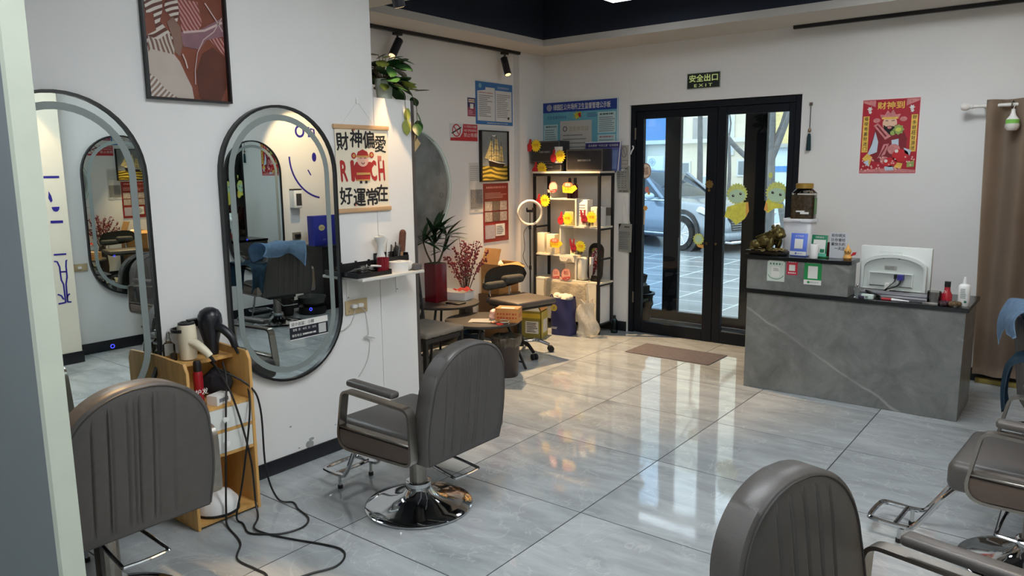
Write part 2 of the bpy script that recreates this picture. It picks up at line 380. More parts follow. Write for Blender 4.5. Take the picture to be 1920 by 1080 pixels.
# ---------------------------------------------------------------- glass entrance door
FRAME = mat('black_door_frame', (12, 17, 25), .5, var=.12, scale=3, spec=.25)
CLEAR = glass('clear_glass', (.93, .96, .96))
d1 = sroot('door_1', (0, YB, 0))
for n, a in (('jamb', (-.998, -.945, .02, .12, 0, 2.222)), ('jamb', (.565, .618, .02, .12, 0, 2.222)), ('head', (-.9445, .5645, .02, .12, 2.165, 2.222)),
             ('stile', (-.943, -.866, .035, .085, .004, 2.163)), ('stile', (-.222, -.126, .035, .085, .004, 2.163)), ('top_rail', (-.8655, -.2225, .035, .085, 2.092, 2.163)), ('bottom_rail', (-.8655, -.2225, .035, .085, .004, .115)),
             ('stile', (-.122, -.042, .035, .085, .004, 2.163)), ('stile', (.508, .563, .035, .085, .004, 2.163)), ('top_rail', (-.0415, .5075, .035, .085, 2.092, 2.163)), ('bottom_rail', (-.0415, .5075, .035, .085, .004, .115))):
    B().box(*a, bev=.003, seg=1).done(n, FRAME, d1)
for a in ((-.866, -.222), (-.042, .508)): box('pane', CLEAR, d1, a[0], a[1], .058, .064, .115, 2.092)
for x in (-.19, -.10): B().lathe([(.001, .018), (.012, .017), (.015, .01), (.013, 0)], 14).xf(Matrix.Translation((x, .035, .932)) @ Matrix.Rotation(PI/2, 4, 'X')).done('lock', mat('dull_brass', (120, 108, 84), .35, 1), d1)
for z in (.3, 1.9): box('hinge', STEEL, d1, -.952, -.940, .018, .034, z, z+.11)
# outer glazed front, a vestibule behind the door
d2 = sroot('door_2', (0, 5.25, 0)); OUT = 5.25
for n, a in (('stile', (-1.87, -1.67, -.03, .03, 0, 2.3)), ('stile', (-.99, -.82, -.03, .03, 0, 2.3)), ('stile', (-.14, .075, -.03, .03, 0, 2.3)), ('stile', (.76, .95, -.03, .03, 0, 2.3)), ('bottom_rail', (-1.87, .95, -.028, .028, 0, .1)), ('top_rail', (-1.87, .95, -.028, .028, 2.2, 2.3))):
    box(n, FRAME, d2, *a)
for k, a in enumerate(((-1.67, -.99), (-.82, -.14), (.075, .76))):
    box('pane', glass('blue_tinted_glass', (.74, .86, .97)) if k == 0 else CLEAR, d2, a[0], a[1], -.004, .002, .1, 2.2)
    if k: box('pull_handle', FRAME, d2, a[0]+.01, a[0]+.03, -.07, -.05, .9, 1.3)
ve = sroot('wall_vestibule')
box('side', WALL, ve, -2.02, -1.88, YB+.21, 5.28, 0, 2.42); box('side', WALL, ve, .96, 1.1, YB+.21, 5.28, 0, 2.42); box('soffit', WALL, ve, -2.02, 1.1, YB+.21, 5.28, 2.43, 2.5)

# ================================================================ MIRRORS
BAND = mat('frosted_band', (132, 142, 140), .35, var=.02)
RINGB = mat('blue_touch_ring', (60, 70, 255), .4, emit=1.6, var=0)
def make_mirror(w, u, label, flip=1):
    t = wthing('oval_mirror', label, 'mirror', w, u, 1.24, 'pill-shaped salon mirrors')
    B().ring(stadium(.71, 1.47), stadium(.684, 1.444), 0, -.034).done('frame', BLACK, t)
    plate(t, 'mirror_glass', stadium(.684, 1.444), MIRROR, .012, .01)
    B().ring(stadium(.615, 1.375), stadium(.553, 1.313), -.0222, -.0228).done('frosted_band', BAND, t, smooth=False)
    B().ring(circ(.137, -.363, .0095, 16), circ(.137, -.363, .0068, 16), -.0223, -.023).done('touch_button', RINGB, t, smooth=False)
    return t
m1 = make_mirror('left', -.735, 'pill-shaped wall mirror half hidden by the pale door jamb at the left')
m2 = make_mirror('left', .335, 'pill-shaped wall mirror above the light wood cabinet, with a price sticker low on its glass')
m3 = make_mirror('right', 1.24, 'pill-shaped mirror on the opposite wall, seen reflected in the half hidden left mirror')
m4 = make_mirror('alcove', 2.86, 'pill-shaped mirror on the opposite wall, reflected behind the chair with denim clothes')
m5 = make_mirror('right', -.2, 'pill-shaped mirror on the opposite wall in front of the raised chair at the bottom right')
t = wthing('price_sticker', 'black and white price sticker stuck low on the second mirror', 'sticker', 'left', .455, .776, off=.024)
DKP = mat('dark_print', (20, 26, 38), .5, var=.03)
plate(t, 'white_band', rect(-.127, .127, .018, .052), PAPER); plate(t, 'black_band', rect(-.127, .127, -.048, .0178), DKP); plate(t, 'white_edge', rect(-.127, .127, -.052, -.0482), PAPER)
text(t, '设计总监：小辉', -.043, .0345, .020, DKP, bold=.01); text(t, '套餐  男：40元  女：30元', -.032, .003, .0145, PAPER, w=.155); text(t, '联系电话：', -.082, -.028, .0145, PAPER)
rules(t, 'phone_digits', PAPER, -.045, .045, -.034, -.022, 1, .0013, .8, 0, .008)
plate(t, 'code_square', rect(.062, .112, -.04, .012), mat('pale_grey_print', (190, 192, 190), .7, var=.1, scale=400), .001)

# ================================================================ SALON CHAIRS (front = local +x)
GRV = (-.20, -.095, -.066, .02, .05, .09, .185, .205, .30)
def backpanel(xf, grooves, sign, depth):
    """arched cushion face with sewn channels; W(t) half width at height t"""
    b = B(); nu, nv = 120, 18
    def fn(u, t):
        s = 2*u-1; z = .507*t
        hw = halfw(t); y0 = .257*s; y = max(-hw, min(hw, y0)); s = y/hw
        g = 0
        for k in grooves:
            d = abs(y-k*.54)
            if d < .0055: g = max(g, 1-d/.0055)
        bul = .012*(1-abs(s)**4)*(1-(2*t-1)**6)
        return (xf(z)+sign*(bul-depth*g), y, z)
    return b.grid(fn, nu, nv)
def halfw(t):
    z = .507*t; w = .241+.014*math.sin(min(1, t/.6)*PI)
    r = .21
    if z > .507-r: w = w-r*(1-math.sqrt(max(0, 1-((z-(.507-r))/r)**2)))*1.08
    return max(.03, w)
def make_chair(label, loc, face, lift=0, lever=180, reach=1.0):
    """face = direction of the front in degrees from +x"""
    t = thing('salon_chair', label, 'chair', (*loc, 0), math.radians(face), 'taupe salon chairs with chrome disc bases')
    B().lathe([(.0, .0005), (.255, .0005), (.264, .004), (.264, .011), (.256, .016), (.21, .023), (.15, .036), (.105, .051), (.078, .070), (.060, .095), (.0, .095)], 56).done('disc_base', CHROME, t)
    B().cyl((0, 0, .094), (0, 0, .30+lift), .042, n=18).done('column', STEEL, t, ang=15)
    B().lathe([(.044, .0955), (.062, .0955), (.064, .108), (.062, .128), (.05, .132), (.044, .132)], 28).done('collar', CHROME, t)
    L = lift
    B().box(-.16, .16, -.15, .15, .295+L, .345+L, .01).done('seat_plate', BLACK, t)
    # seat cushion, crowned, with soft wrinkles
    b = B(); b.box(-.235, .285, -.252, .252, .345+L, .468+L, .035, 4)
    for v in b.bm.verts:
        if v.co.z > .44+L: v.co.z += .012*math.cos(v.co.y*5.5)*math.cos(v.co.x*4)
    b.done('seat', VINYL, t)
    # backrest: thick reclined arch with piped, channel-sewn faces
    rec = lambda z: -.228-.12*z
    out = [(halfw(1-(1-k/34)**1.6), .507*(1-(1-k/34)**1.6)) for k in range(35)]; out = out+[(-y, z) for y, z in out[::-1]]
    bz = .355+L
    b = B(); n = len(out)
    rings = [(.016, 0), (.024, .012), (.1, .012), (.108, 0)]
    for off, grow in rings:
        for y, z in out:
            k = 1+grow/.25; b.bm.verts.new((rec(z)-.108+off, y*k, z*1.0+(grow if z > .3 else 0)+bz))
    b.bm.verts.ensure_lookup_table()
    for i in range(3):
        for k in range(n): b.bm.faces.new([b.bm.verts[q] for q in (i*n+k, i*n+(k+1) % n, (i+1)*n+(k+1) % n, (i+1)*n+k)])
    b.bm.faces.new([b.bm.verts[k] for k in range(n)]); b.bm.faces.new([b.bm.verts[3*n+k] for k in range(n)][::-1])
    back = b.done('backrest', VINYL, t, ang=60)
    p = backpanel(lambda z: rec(z)-.088, GRV, -1, .006); p.xf(Matrix.Translation((0, 0, bz))).done('rear_panel', mat('dark_taupe_vinyl', (76, 72, 69), .46, var=.06, scale=30, bump=.08, bscale=260), back, ang=60)
    p = backpanel(lambda z: rec(z)-.004, (-.2, -.1, 0, .1, .2), 1, .006); p.xf(Matrix.Translation((0, 0, bz))).done('front_panel', VINYL, back, ang=60)
    for dx in (-.090, 0.0): B().tube([(rec(z)+dx, y, z+bz) for y, z in out], .0035, 5, True).done('piping', mat('dark_seam', (52, 49, 47), .5), back)
    for sy in (-1, 1):
        y0, y1 = sy*.274, sy*.318
        if y0 > y1: y0, y1 = y1, y0
        # closed flat-bar loop: slanting front post, armrest, rear post, curved belly
        key = [(-.285, .36, .05), (-.275, .622, .05), (.168, .640, .045), (.222, .345, .10)]
        loop = fillet(key, 7); inner = fillet(inset(key, .012), 7)
        fr = B().ring([(x, z+L) for x, z in loop], [(x, z+L) for x, z in inner], y0, y1).done('arm_frame', STEEL, t)
        B().box(-.155, .15, sy*.296-.027, sy*.296+.027, .641+L, .672+L, .013, 3, Matrix.Translation((0, 0, .016)) @ Matrix.Rotation(-.038, 4, 'Y')).done('arm_pad', VINYL, fr)
        B().box(-.268, .19, y0+.002, y1-.002, .452+L, .463+L, .003, 1).done('arm_rail', STEEL, fr)
        sp = fillet(inset([(-.285, .36, .05), (-.282, .457, .01), (.205, .457, .01), (.222, .345, .10)], .014), 6)
        B().prism([(x, z+L) for x, z in sp], y0+.006, y1-.006, 'xz', .004).done('side_panel', VINYL2, fr)
    # chrome footrest: two tubes down and forward into a loop, cross bar, two feet
    c = [(.14, .13, .34+L), (.27, .13, .31+L), (.40, .115, .11), (.45, .11, .078), (.57, .11, .078), (.60, .08, .078), (.60, -.08, .078), (.57, -.11, .078), (.45, -.11, .078), (.40, -.115, .11), (.27, -.13, .31+L), (.14, -.13, .34+L)]
    c = [(x if x < .3 else .3+(x-.3)*reach, y, z) for x, y, z in c]; xb = .3+.19*reach; xf_ = .3+.17*reach
    f = B().tube(c, .0115, 8, False, 3).done('footrest', CHROME, t)
    B().cyl((xb, -.11, .078), (xb, .11, .078), .0105, n=8).done('cross_bar', CHROME, f)
    for y in (-.105, .105):
        B().cyl((xf_, y, .078), (xf_, y, .014), .009, n=8).done('foot', CHROME, f); B().cyl((xf_, y, .0005), (xf_, y, .018), .013, n=8).done('foot_cap', RUBBER, f)
    lv = [(-.03, .05, .295+L), (-.10, .075, .29+L), (-.30, .085, .255+L), (-.33, .07, .25+L), (-.335, -.05, .25+L), (-.31, -.07, .255+L), (-.10, -.05, .29+L), (-.03, -.05, .295+L)]
    la = math.radians(lever-180); ca, sa = math.cos(la), math.sin(la)
    B().tube([(x*ca-y*sa, x*sa+y*ca, z) for x, y, z in lv], .007, 8, False, 3).done('pump_lever', CHROME, t)
    return t
def fillet(key, n):
    out = []; m = len(key)
    for i, (x, z, r) in enumerate(key):
        p = Vector((x, z)); a = Vector(key[i-1][:2]); c = Vector(key[(i+1) % m][:2])
        d0, d1 = (a-p).normalized(), (c-p).normalized(); k = min(r, (a-p).length*.49, (c-p).length*.49)
        s, e = p+d0*k, p+d1*k
        for j in range(n+1):
            t = j/n; q = s*(1-t)**2+p*2*t*(1-t)+e*t*t; out.append((q.x, q.y))
    return out
def inset(key, d):
    cx = sum(k[0] for k in key)/len(key); cz = sum(k[1] for k in key)/len(key); out = []
    m = len(key)
    for i, (x, z, r) in enumerate(key):
        p = Vector((x, z)); a = (Vector(key[i-1][:2])-p).normalized(); c = (Vector(key[(i+1) % m][:2])-p).normalized()
        bis = (a+c).normalized(); sn = max(.3, abs(a.x*bis.y-a.y*bis.x)); q = p+bis*d/sn; out.append((q.x, q.y, max(.002, r-d)))
    return out
make_chair('taupe salon chair facing the mirror with the price sticker', (.115, .395), 180)
make_chair('raised taupe salon chair seen from behind beside the pale door jamb', (-.168, -.948), 180, .078)
make_chair('taupe salon chair cut off by the bottom edge of the view, lower right', (2.408, -.388), -16, .036, 180, .78)
make_chair('taupe salon chair at the right edge facing into the room, chrome footrest pointing left', (2.55, 1.46), 176, 0, 90)
make_chair('taupe salon chair draped with denim clothes, seen in the mirror with the price sticker', (2.74, 2.66), 12, 0, 180, .9)
# clothes over that chair
def drape(name, m, prof, y0, y1, wob, seed, label, hang=0):
    rnd = random.Random(seed); ph = [rnd.random()*6 for _ in range(6)]
    pr = smooth([Vector(p) for p in prof], 6); n = len(pr)
    def fn(u, v):
        p = pr[int(v*(n-1))]; y = y0+(y1-y0)*u
        w = 1.6*wob*(math.sin(u*9+ph[0]+v*3)+.6*math.sin(u*17+ph[1]-v*5)+.4*math.sin(v*14+ph[2]))
        edge = .03*math.sin(u*6+ph[3])*(abs(2*v-1)**3)-hang*(u**3)*max(0, 1-2.2*v)-hang*.5*((1-u)**3)*max(0, 2.2*v-1.2)
        y += .035*math.sin(v*5+ph[5])*abs(2*u-1)
        return CH5 @ Vector((p.x+w*.6, y+.03*math.sin(v*6+ph[4])*(2*u-1), p.z+w*.5+edge))
    o = B().grid(fn, 26, n).done(name, m, None, ang=80, solid=.006); return tag(o, label, 'clothes')
DENIML = mat('light_blue_denim', (128, 158, 188), .9, var=.14, scale=25, bump=.15, bscale=300)
DENIMD = mat('dark_teal_denim', (40, 66, 84), .9, var=.2, scale=22, bump=.15, bscale=300)
DKCLOTH = mat('dark_cloth', (36, 34, 40), .95, var=.15, scale=20)
CH5 = Matrix.Translation((2.74, 2.66, 0)) @ Matrix.Rotation(math.radians(12), 4, 'Z')
drape('denim_jacket', DENIML, [(-.445, 0, .80), (-.45, 0, .86), (-.435, 0, .90), (-.39, 0, .925), (-.31, 0, .92), (-.265, 0, .87), (-.25, 0, .80)], -.33, .15, .009, 3, 'light blue denim jacket hung over the backrest of the draped chair', .14)
drape('denim_trousers', DENIMD, [(-.455, 0, .46), (-.47, 0, .58), (-.45, 0, .69), (-.35, 0, .715), (-.22, 0, .705), (-.08, 0, .70), (.04, 0, .70), (.09, 0, .62), (.10, 0, .42)], -.46, -.27, .010, 5, 'dark teal denim garment hanging over the arm of the draped chair')
drape('black_jacket', DKCLOTH, [(-.20, 0, .50), (-.16, 0, .515), (-.05, 0, .53), (.08, 0, .53), (.18, 0, .52)], -.18, .18, .010, 9, 'dark jacket bundled on the seat of the draped chair')

# ================================================================ LEFT WALL
# framed abstract photograph
t = wthing('picture_frame', 'tall framed abstract print of brown folds and pale stripes above the mirrors', 'picture', 'left', -.134, 2.325)
B().ring(rect(-.206, .206, -.36, .36), rect(-.197, .197, -.351, .351), 0, -.03).done('frame', BLACK, t, smooth=False)
def art_mat(key, c0, c1, scale, dist, rot, sharp=.08, rough=.25):
    m = bpy.data.materials.new(key); m.use_nodes = True; nt = m.node_tree; b = nt.nodes['Principled BSDF']; N = nt.nodes.new; L = nt.links.new
    tc = N('ShaderNodeTexCoord'); mp = N('ShaderNodeMapping'); mp.inputs['Rotation'].default_value = (0, rot, 0); L(tc.outputs['Object'], mp.inputs[0])
    w = N('ShaderNodeTexWave'); w.inputs['Scale'].default_value = scale; w.inputs['Distortion'].default_value = dist; w.inputs['Detail'].default_value = 1; w.inputs['Detail Scale'].default_value = .6
    L(mp.outputs[0], w.inputs[0]); r = N('ShaderNodeValToRGB'); e = r.color_ramp.elements
    e[0].position = .5-sharp; e[0].color = (*s2l(c0), 1); e[1].position = .5+sharp; e[1].color = (*s2l(c1), 1); L(w.outputs['Fac'], r.inputs[0])
    L(r.outputs[0], b.inputs['Base Color']); b.inputs['Roughness'].default_value = rough; return m
BR = mat('art_brown', (124, 70, 54), .22, var=.25, scale=3, coat=.3)
plate(t, 'print', rect(-.1965, .1965, -.3505, .3505), BR, .004)
SA = art_mat('art_zebra_stripes', (88, 48, 38), (200, 190, 180), 12, 5, -1.1); SA2 = art_mat('art_fan_stripes', (112, 84, 72), (192, 180, 170), 15, 4, .25, .25)
SB = art_mat('art_red_stripes', (132, 66, 62), (178, 132, 126), 18, 3, .6, .15); SCC = art_mat('art_fine_stripes', (138, 116, 104), (198, 190, 182), 17, 2, -.75, .2)
PALE = mat('art_pale', (182, 170, 160), .25, var=.08, scale=5); PUR = mat('art_mauve', (132, 98, 106), .25, var=.2, scale=8); TAU = mat('art_taupe', (128, 100, 88), .25, var=.15, scale=6); DBR = mat('art_dark_brown', (92, 52, 42), .25, var=.2, scale=5)
def A(*p): return [(-.197+.394*a, -.3505+.701*b) for a, b in p]
def art(name, m, d, *p): plate(t, name, A(*p), m, .0052+.0009*d)
art('dark_fold', DBR, 0, (.62, .02), (.60, .18), (.70, .31), (.84, .36), (.99, .30), (.99, .10), (.90, .0), (.66, .0))
art('zebra_fold', SA, 1, (.03, .60), (.10, .64), (.25, .64), (.24, .55), (.20, .48), (.34, .40), (.33, .29), (.16, .27), (.02, .27), (.03, .38), (.15, .42), (.13, .53), (.05, .52))
art('zebra_fold', SA, 1, (.26, .56), (.30, .64), (.43, .64), (.44, .56), (.41, .49), (.33, .52))
art('fan_fold', SA2, 2, (.02, .27), (.05, .38), (.16, .36), (.30, .42), (.35, .33), (.34, .27), (.18, .25))
art('taupe_fold', TAU, 2, (.28, .48), (.36, .52), (.44, .46), (.46, .36), (.41, .27), (.35, .30), (.34, .38))
art('pale_fold', PALE, 3, (.01, .25), (.06, .30), (.34, .28), (.40, .24), (.47, .15), (.53, .08), (.545, .005), (.28, .005), (.16, .07), (.01, .15))
art('fine_fold', SCC, 4, (.01, .155), (.01, .005), (.34, .005), (.20, .055), (.10, .12))
art('red_fold', SB, 1, (.43, .64), (.68, .64), (.72, .50), (.62, .42), (.46, .43))
art('red_fold', SB, 2, (.72, .45), (.99, .42), (.99, .31), (.88, .36))
art('mauve_fold', PUR, 3, (.44, .43), (.62, .44), (.98, .56), (.99, .44), (.76, .40), (.66, .33), (.46, .34))
ART_L = mat('art_light', (196, 172, 168), .25, var=.05)
for q in (stroke(A((.98, .56), (.86, .46), (.72, .40), (.63, .31), (.585, .20), (.575, .10)), .004), stroke(A((.47, .43), (.74, .46), (.98, .53)), .010), stroke(A((.77, .64), (.90, .54), (.98, .47)), .006), stroke(A((.44, .29), (.47, .25), (.49, .20)), .007)): plate(t, 'highlight', q, ART_L, .0092)

# calligraphy scroll on two wooden battens, cord and hook
t = wthing('calligraphy_scroll', 'hanging calligraphy scroll with red RICH and black characters between two wooden battens', 'wall hanging', 'left', .905, 1.645)
WOODB = mat('batten_wood', (196, 158, 116), .6, var=.1, scale=12, stretch=(1, 1, 12))
plate(t, 'paper', rect(-.198, .198, -.245, .245), mat('scroll_paper', (230, 220, 196), .85, var=.04, scale=4), .006)
for zz in (.238, -.238): B().box(-.208, .208, -.016, -.001, zz-.012, zz+.012, .002).done('batten', WOODB, t)
B().tube([(-.2+.06, -.003, .25), (-.02, -.003, .385), (.1, -.003, .25)], .0012, 5).done('cord', PAPER, t)
B().box(-.03, -.01, -.006, 0, .37, .40, .002).done('hook', PAPER, t)
for s, x, zz, r in (('財', -.145, .155, .06), ('神', -.045, .172, -.05), ('偏', .05, .168, .04), ('愛', .142, .145, -.05)): text(t, s, x, zz, .098, INK, .0078, .088, .026 if s != '愛' else .016, r)
for s, x, zz, r in (('好', -.135, -.152, .05), ('運', -.035, -.165, -.03), ('常', .062, -.165, .04), ('在', .142, -.145, -.03)): text(t, s, x, zz, .098, INK, .0078, .090, .026, r)
RD = mat('seal_red', (168, 44, 40), .8, var=.08)
for s, x in (('R', -.135), ('I', -.075), ('C', .075), ('H', .135)): text(t, s, x*1.06, -.012, .112, RD, .0078, .046 if s != 'I' else .016, .035, .04)
# a small smiling official in red with a winged hat
FL = mat('face_pink', (226, 176, 156), .8, var=.05); GO = mat('ochre_print', (196, 150, 84), .8, var=.08)
plates(t, 'figure_robe', [[(-.055, -.07), (.05, -.07), (.06, -.005), (.085, .02), (.06, .04), (-.05, .04), (-.08, .0)]], RD, .0072)
plates(t, 'figure_face', [circ(0, .05, .043, 20, .038)], FL, .0078)
plates(t, 'figure_hat', [[(-.05, .068), (-.035, .098), (0, .112), (.035, .098), (.05, .068)], circ(-.068, .075, .018, 14), circ(.068, .08, .018, 14)], RD, .0084)
for q in ([(-.052, .066), (.052, .066), (.05, .076), (-.05, .076)], [(-.055, -.07), (.05, -.07), (.05, -.062), (-.055, -.062)], [(-.052, -.035), (.052, -.035), (.052, -.022), (-.052, -.022)], circ(-.068, .075, .010, 12), circ(.068, .08, .010, 12)): plate(t, 'figure_trim', q, GO, .009)
plates(t, 'figure_lines', [stroke(arc(-.016, .055, .008, .3, 2.8, 6), .003), stroke(arc(.016, .055, .008, .3, 2.8, 6), .003), stroke(arc(0, .04, .012, 3.4, 6.0, 8), .004), [(-.03, -.085), (-.012, -.085), (-.012, -.07), (-.03, -.07)], [(.01, -.085), (.028, -.085), (.028, -.07), (.01, -.07)]], INK, .009)
plates(t, 'seal', [rect(.115, .145, .045, .075), circ(-.07, -.205, .011, 12), circ(-.06, .225, .011, 12)], mat('seal_pink', (200, 120, 100), .8, var=.2, scale=90), .0072)

# beige power socket with two white plugs and thin cables
t = wthing('power_socket', 'beige double wall socket with white plugs below the comb shelf', 'socket', 'left', .81, .84)
PLATE = mat('beige_plate', (186, 166, 128), .5, var=.05)
B().box(-.083, .083, -.011, 0, -.042, .042, .004).done('plate', PLATE, t)
for x in (-.032, .016): B().box(x-.018, x+.018, -.038, -.011, -.004, .018, .005).done('plug', WHITE, t)
for x in (-.06, .05, .062): B().cyl((x, -.0105, -.022), (x, -.0125, -.022), .004, n=8).done('screw', GREYINK, t)
CORDW = mat('grey_white_cord', (190, 190, 186), .6, var=.04)
def cord(name, pts, r, m, label, sub=6): return tag(B().tube([Vector(p) for p in pts], r, 6, False, sub).done(name, m), label, 'cable')
x = XL+.012
cord('thin_cable', [(x+.02, .782, .834), (x+.01, .775, .79), (x, .755, .742), (x, .70, .716), (x-.006, .685, .712)], .0025, CORDW, 'thin white cable looping from the beige socket to the mirror')
cord('bundled_cable', [(x+.02, .828, .834), (x+.01, .862, .80), (x, .885, .72), (x, .888, .655), (x+.006, .85, .645), (x+.012, .92, .632), (x+.006, .86, .652), (x+.012, .93, .628), (x+.006, .85, .648), (x, .895, .615), (x, .885, .53), (x, .858, .475), (x, .80, .412)], .0025, CORDW, 'thin white cable tied in a bundle and hanging below the beige socket')

# shelf with brackets and hairdressing tools
t = thing('wall_shelf', 'narrow white shelf on two brackets holding combs and clips beside the scroll', 'shelf', (XL, .94, 1.03), PI/2)
B().box(-.24, .255, -.20, -.002, -.016, 0, .002).done('board', mat('shelf_white', (214, 212, 204), .5, var=.03), t)
for xx in (-.185, .205):
    br = B().box(xx-.008, xx+.008, -.005, -.001, -.15, -.0165).done('bracket', WHITE, t)
    B().box(xx-.008, xx+.008, -.16, -.0055, -.021, -.0165).done('bracket_arm', WHITE, br); B().cyl((xx, -.0052, -.13), (xx, -.008, -.13), .004, n=8).done('screw', STEEL, br)
t = thing('tool_tray', 'black open tray with a high back full of silver hair clips on the wall shelf', 'tray', (XL+.002, .80, 1.0305), PI/2)
for a in ((-.105, .155, -.165, -.004, 0, .006), (-.105, .155, -.008, -.004, .0065, .072), (-.105, -.100, -.165, -.0085, .0065, .03), (.15, .155, -.165, -.0085, .0065, .03), (-.0995, .1495, -.165, -.160, .0065, .024)): box('tray_wall', BLKPL, t, *a)
for xx in (-.09, .02, .12): box('tab', BLKPL, t, xx-.008, xx+.008, -.008, -.004, .0725, .08)
random.seed(21)
for k in range(16):
    a = random.random()*PI; cx, cyy = XL+.045+random.random()*.09, .80-.07+random.random()*.13; zz = 1.0505+.0065*(k//3)
    M = Matrix.Translation((cx, cyy, zz)) @ Matrix.Rotation(a, 4, 'Z')
    o = B().box(-.03, .03, -.004, .004, 0, .003, .001, 1, M).box(-.012, .028, -.003, .003, .0045, .0065, .001, 1, M @ Matrix.Rotation(-.12, 4, 'Y')).done('hair_clip', CHROME)
    tag(o, 'silver hair clip in the heap in the black tray', 'hair clip', 'silver hair clips in the black tray')
o = B().box(-.035, .035, -.009, .009, 0, .012, .005, 2, Matrix.Translation((XL+.10, .895, 1.073)) @ Matrix.Rotation(.5, 4, 'Z')).done('white_clipper', WHITE); tag(o, 'small white plastic hair tool lying on the heap of clips', 'hair tool')
t = thing('comb_box', 'black open box of combs and brushes at the far end of the wall shelf', 'box', (XL+.002, 1.075, 1.0305), PI/2)
for a in ((-.115, .115, -.07, -.004, 0, .005), (-.115, .115, -.008, -.004, .0055, .11), (-.115, .115, -.07, -.066, .0055, .085), (-.115, -.111, -.0655, -.0085, .0055, .1), (.111, .115, -.0655, -.0085, .0055, .1)): box('box_wall', BLKPL, t, *a)
def comb(cx, cyy, zz, h, tilt, m, label, w=.02):
    M = Matrix.Translation((cx, cyy, zz)) @ Matrix.Rotation(tilt, 4, 'X') @ Matrix.Rotation(PI/2, 4, 'Z')
    b = B().box(-w/2, -w/2+.007, -.0015, .0015, 0, h, M=M)
    for k in range(12): b.box(-w/2+.007, w/2, -.001, .001, h*.35+k*h*.052, h*.35+k*h*.052+.003, M=M)
    return tag(b.done('comb', m), label, 'comb')
CLR = mat('clear_plastic', (226, 230, 228), .25, var=.03)
for k, (dy, h, ti, m, lb) in enumerate(((-.05, .17, .06, CLR, 'clear plastic comb in the black comb box'), (-.03, .19, -.12, CLR, 'pale pointed comb in the black comb box'), (-.005, .15, -.1, BLKPL, 'black tail comb in the comb box, nearest the clear combs'), (.012, .165, -.16, BLKPL, 'black wide comb leaning in the middle of the comb box'), (.03, .15, -.22, mat('grey_plastic', (96, 98, 100), .5), 'grey comb leaning in the comb box'))):
    comb(XL+.02+.009*k, 1.075+dy, 1.0365, h, ti, m, lb)
t = thing('round_brush', 'brown round hair brush with a wooden handle standing in the comb box', 'hair brush', (XL+.045, 1.145, 1.037), 0)
B().cyl((0, 0, 0), (0, .012, .10), .008, .010, 10).done('handle', mat('brush_wood', (190, 140, 100), .5), t)
B().cyl((0, .012, .10), (0, .026, .215), .021, n=14).sph((0, .026, .215), .021, 12, 6).done('bristles', mat('brush_bristles', (92, 56, 40), .8, var=.2, scale=60), t)
t = thing('paddle_brush', 'black paddle brush leaning in the comb box beside the round brush', 'hair brush', (XL+.03, 1.112, 1.037), 0)
B().cyl((0, 0, 0), (0, .01, .06), .006).done('handle', BLKPL, t); B().sph((0, .016, .095), .022, 12, 8, .045).done('head', BLKPL, t)
t = thing('spray_bottle', 'white sprayer with a wide collar standing behind the red cup', 'bottle', (XL+.055, .975, 1.0375), 0)
B().lathe([(.0, 0), (.026, 0), (.027, .09), (.02, .11), (.018, .16), (.034, .185), (.036, .205), (.0, .205)], 20).done('body', mat('milky_plastic', (222, 222, 216), .35), t)
B().box(-.008, .04, -.006, .006, .2055, .22, .003).done('nozzle', WHITE, t)
t = thing('red_cup', 'ribbed dark red cup beside the white paper roll on the wall shelf', 'cup', (XL+.115, .935, 1.037), 0)
prof = []
b = B(); b.grid(lambda u, v: ((.031+.003*v+.0025*(math.cos(u*2*PI*14) > 0))*math.cos(u*2*PI), (.031+.003*v+.0025*(math.cos(u*2*PI*14) > 0))*math.sin(u*2*PI), v*.088), 57, 2); b.cyl((0, 0, 0), (0, 0, .004), .031)
b.done('ribbed_wall', mat('dark_red_plastic', (128, 22, 34), .3, var=.1), t, ang=25)
t = thing('paper_roll', 'white roll of neck paper in torn wrapping on the end of the wall shelf', 'paper roll', (XL+.115, 1.06, 1.0305), 0)
B().lathe([(.018, 0), (.06, 0), (.06, .06), (.018, .06), (.018, 0)], 28).done('roll', PAPER, t)
B().sph((0, .085, .03), .03, 12, 8, .028).box(-.045, .045, 0, .085, .002, .058, .02, 2).done('wrapping', mat('wrapping_film', (226, 224, 220), .3, bump=.5, bscale=50), t)
tag(B().box(XL+.125, XL+.185, 1.13, 1.19, 1.0305, 1.068, .004).done('grey_box', mat('grey_card', (92, 90, 90), .7)), 'small grey box at the far front corner of the wall shelf', 'box')

# ================================================================ LIGHT WOOD CABINET WITH DRYERS
OAK = mat('light_oak', (206, 160, 92), .55, var=.14, scale=5, stretch=(6, 6, .7)); OAKE = mat('oak_edge', (222, 190, 140), .6, var=.05)
DW = mat('drawer_white', (222, 224, 218), .35, var=.02)
t = thing('tool_cabinet', 'light wood tool cabinet with two white drawers between the two left mirrors', 'cabinet', (XL+.005, -.25, .0005), PI/2)
for xx in (-.165, .149):
    B().prism([(-.002, 0), (-.285, 0), (-.285, .75), (-.262, .79), (-.002, .80)], xx, xx+.016, 'yz', .003).done('side_panel', OAK, t)
box('back_panel', OAK, t, -.1485, .1485, -.012, -.003, .02, .78)
for n, z0, d0, d1 in (('top_board', .745, -.012, -.15), ('shelf', .545, -.012, -.27), ('rail', .43, -.0125, -.28), ('rail', .315, -.0125, -.28), ('bottom_board', .012, -.012, -.282)):
    box(n, OAK, t, -.1488, .1488, d1, d0-.0005, z0, z0+.015)
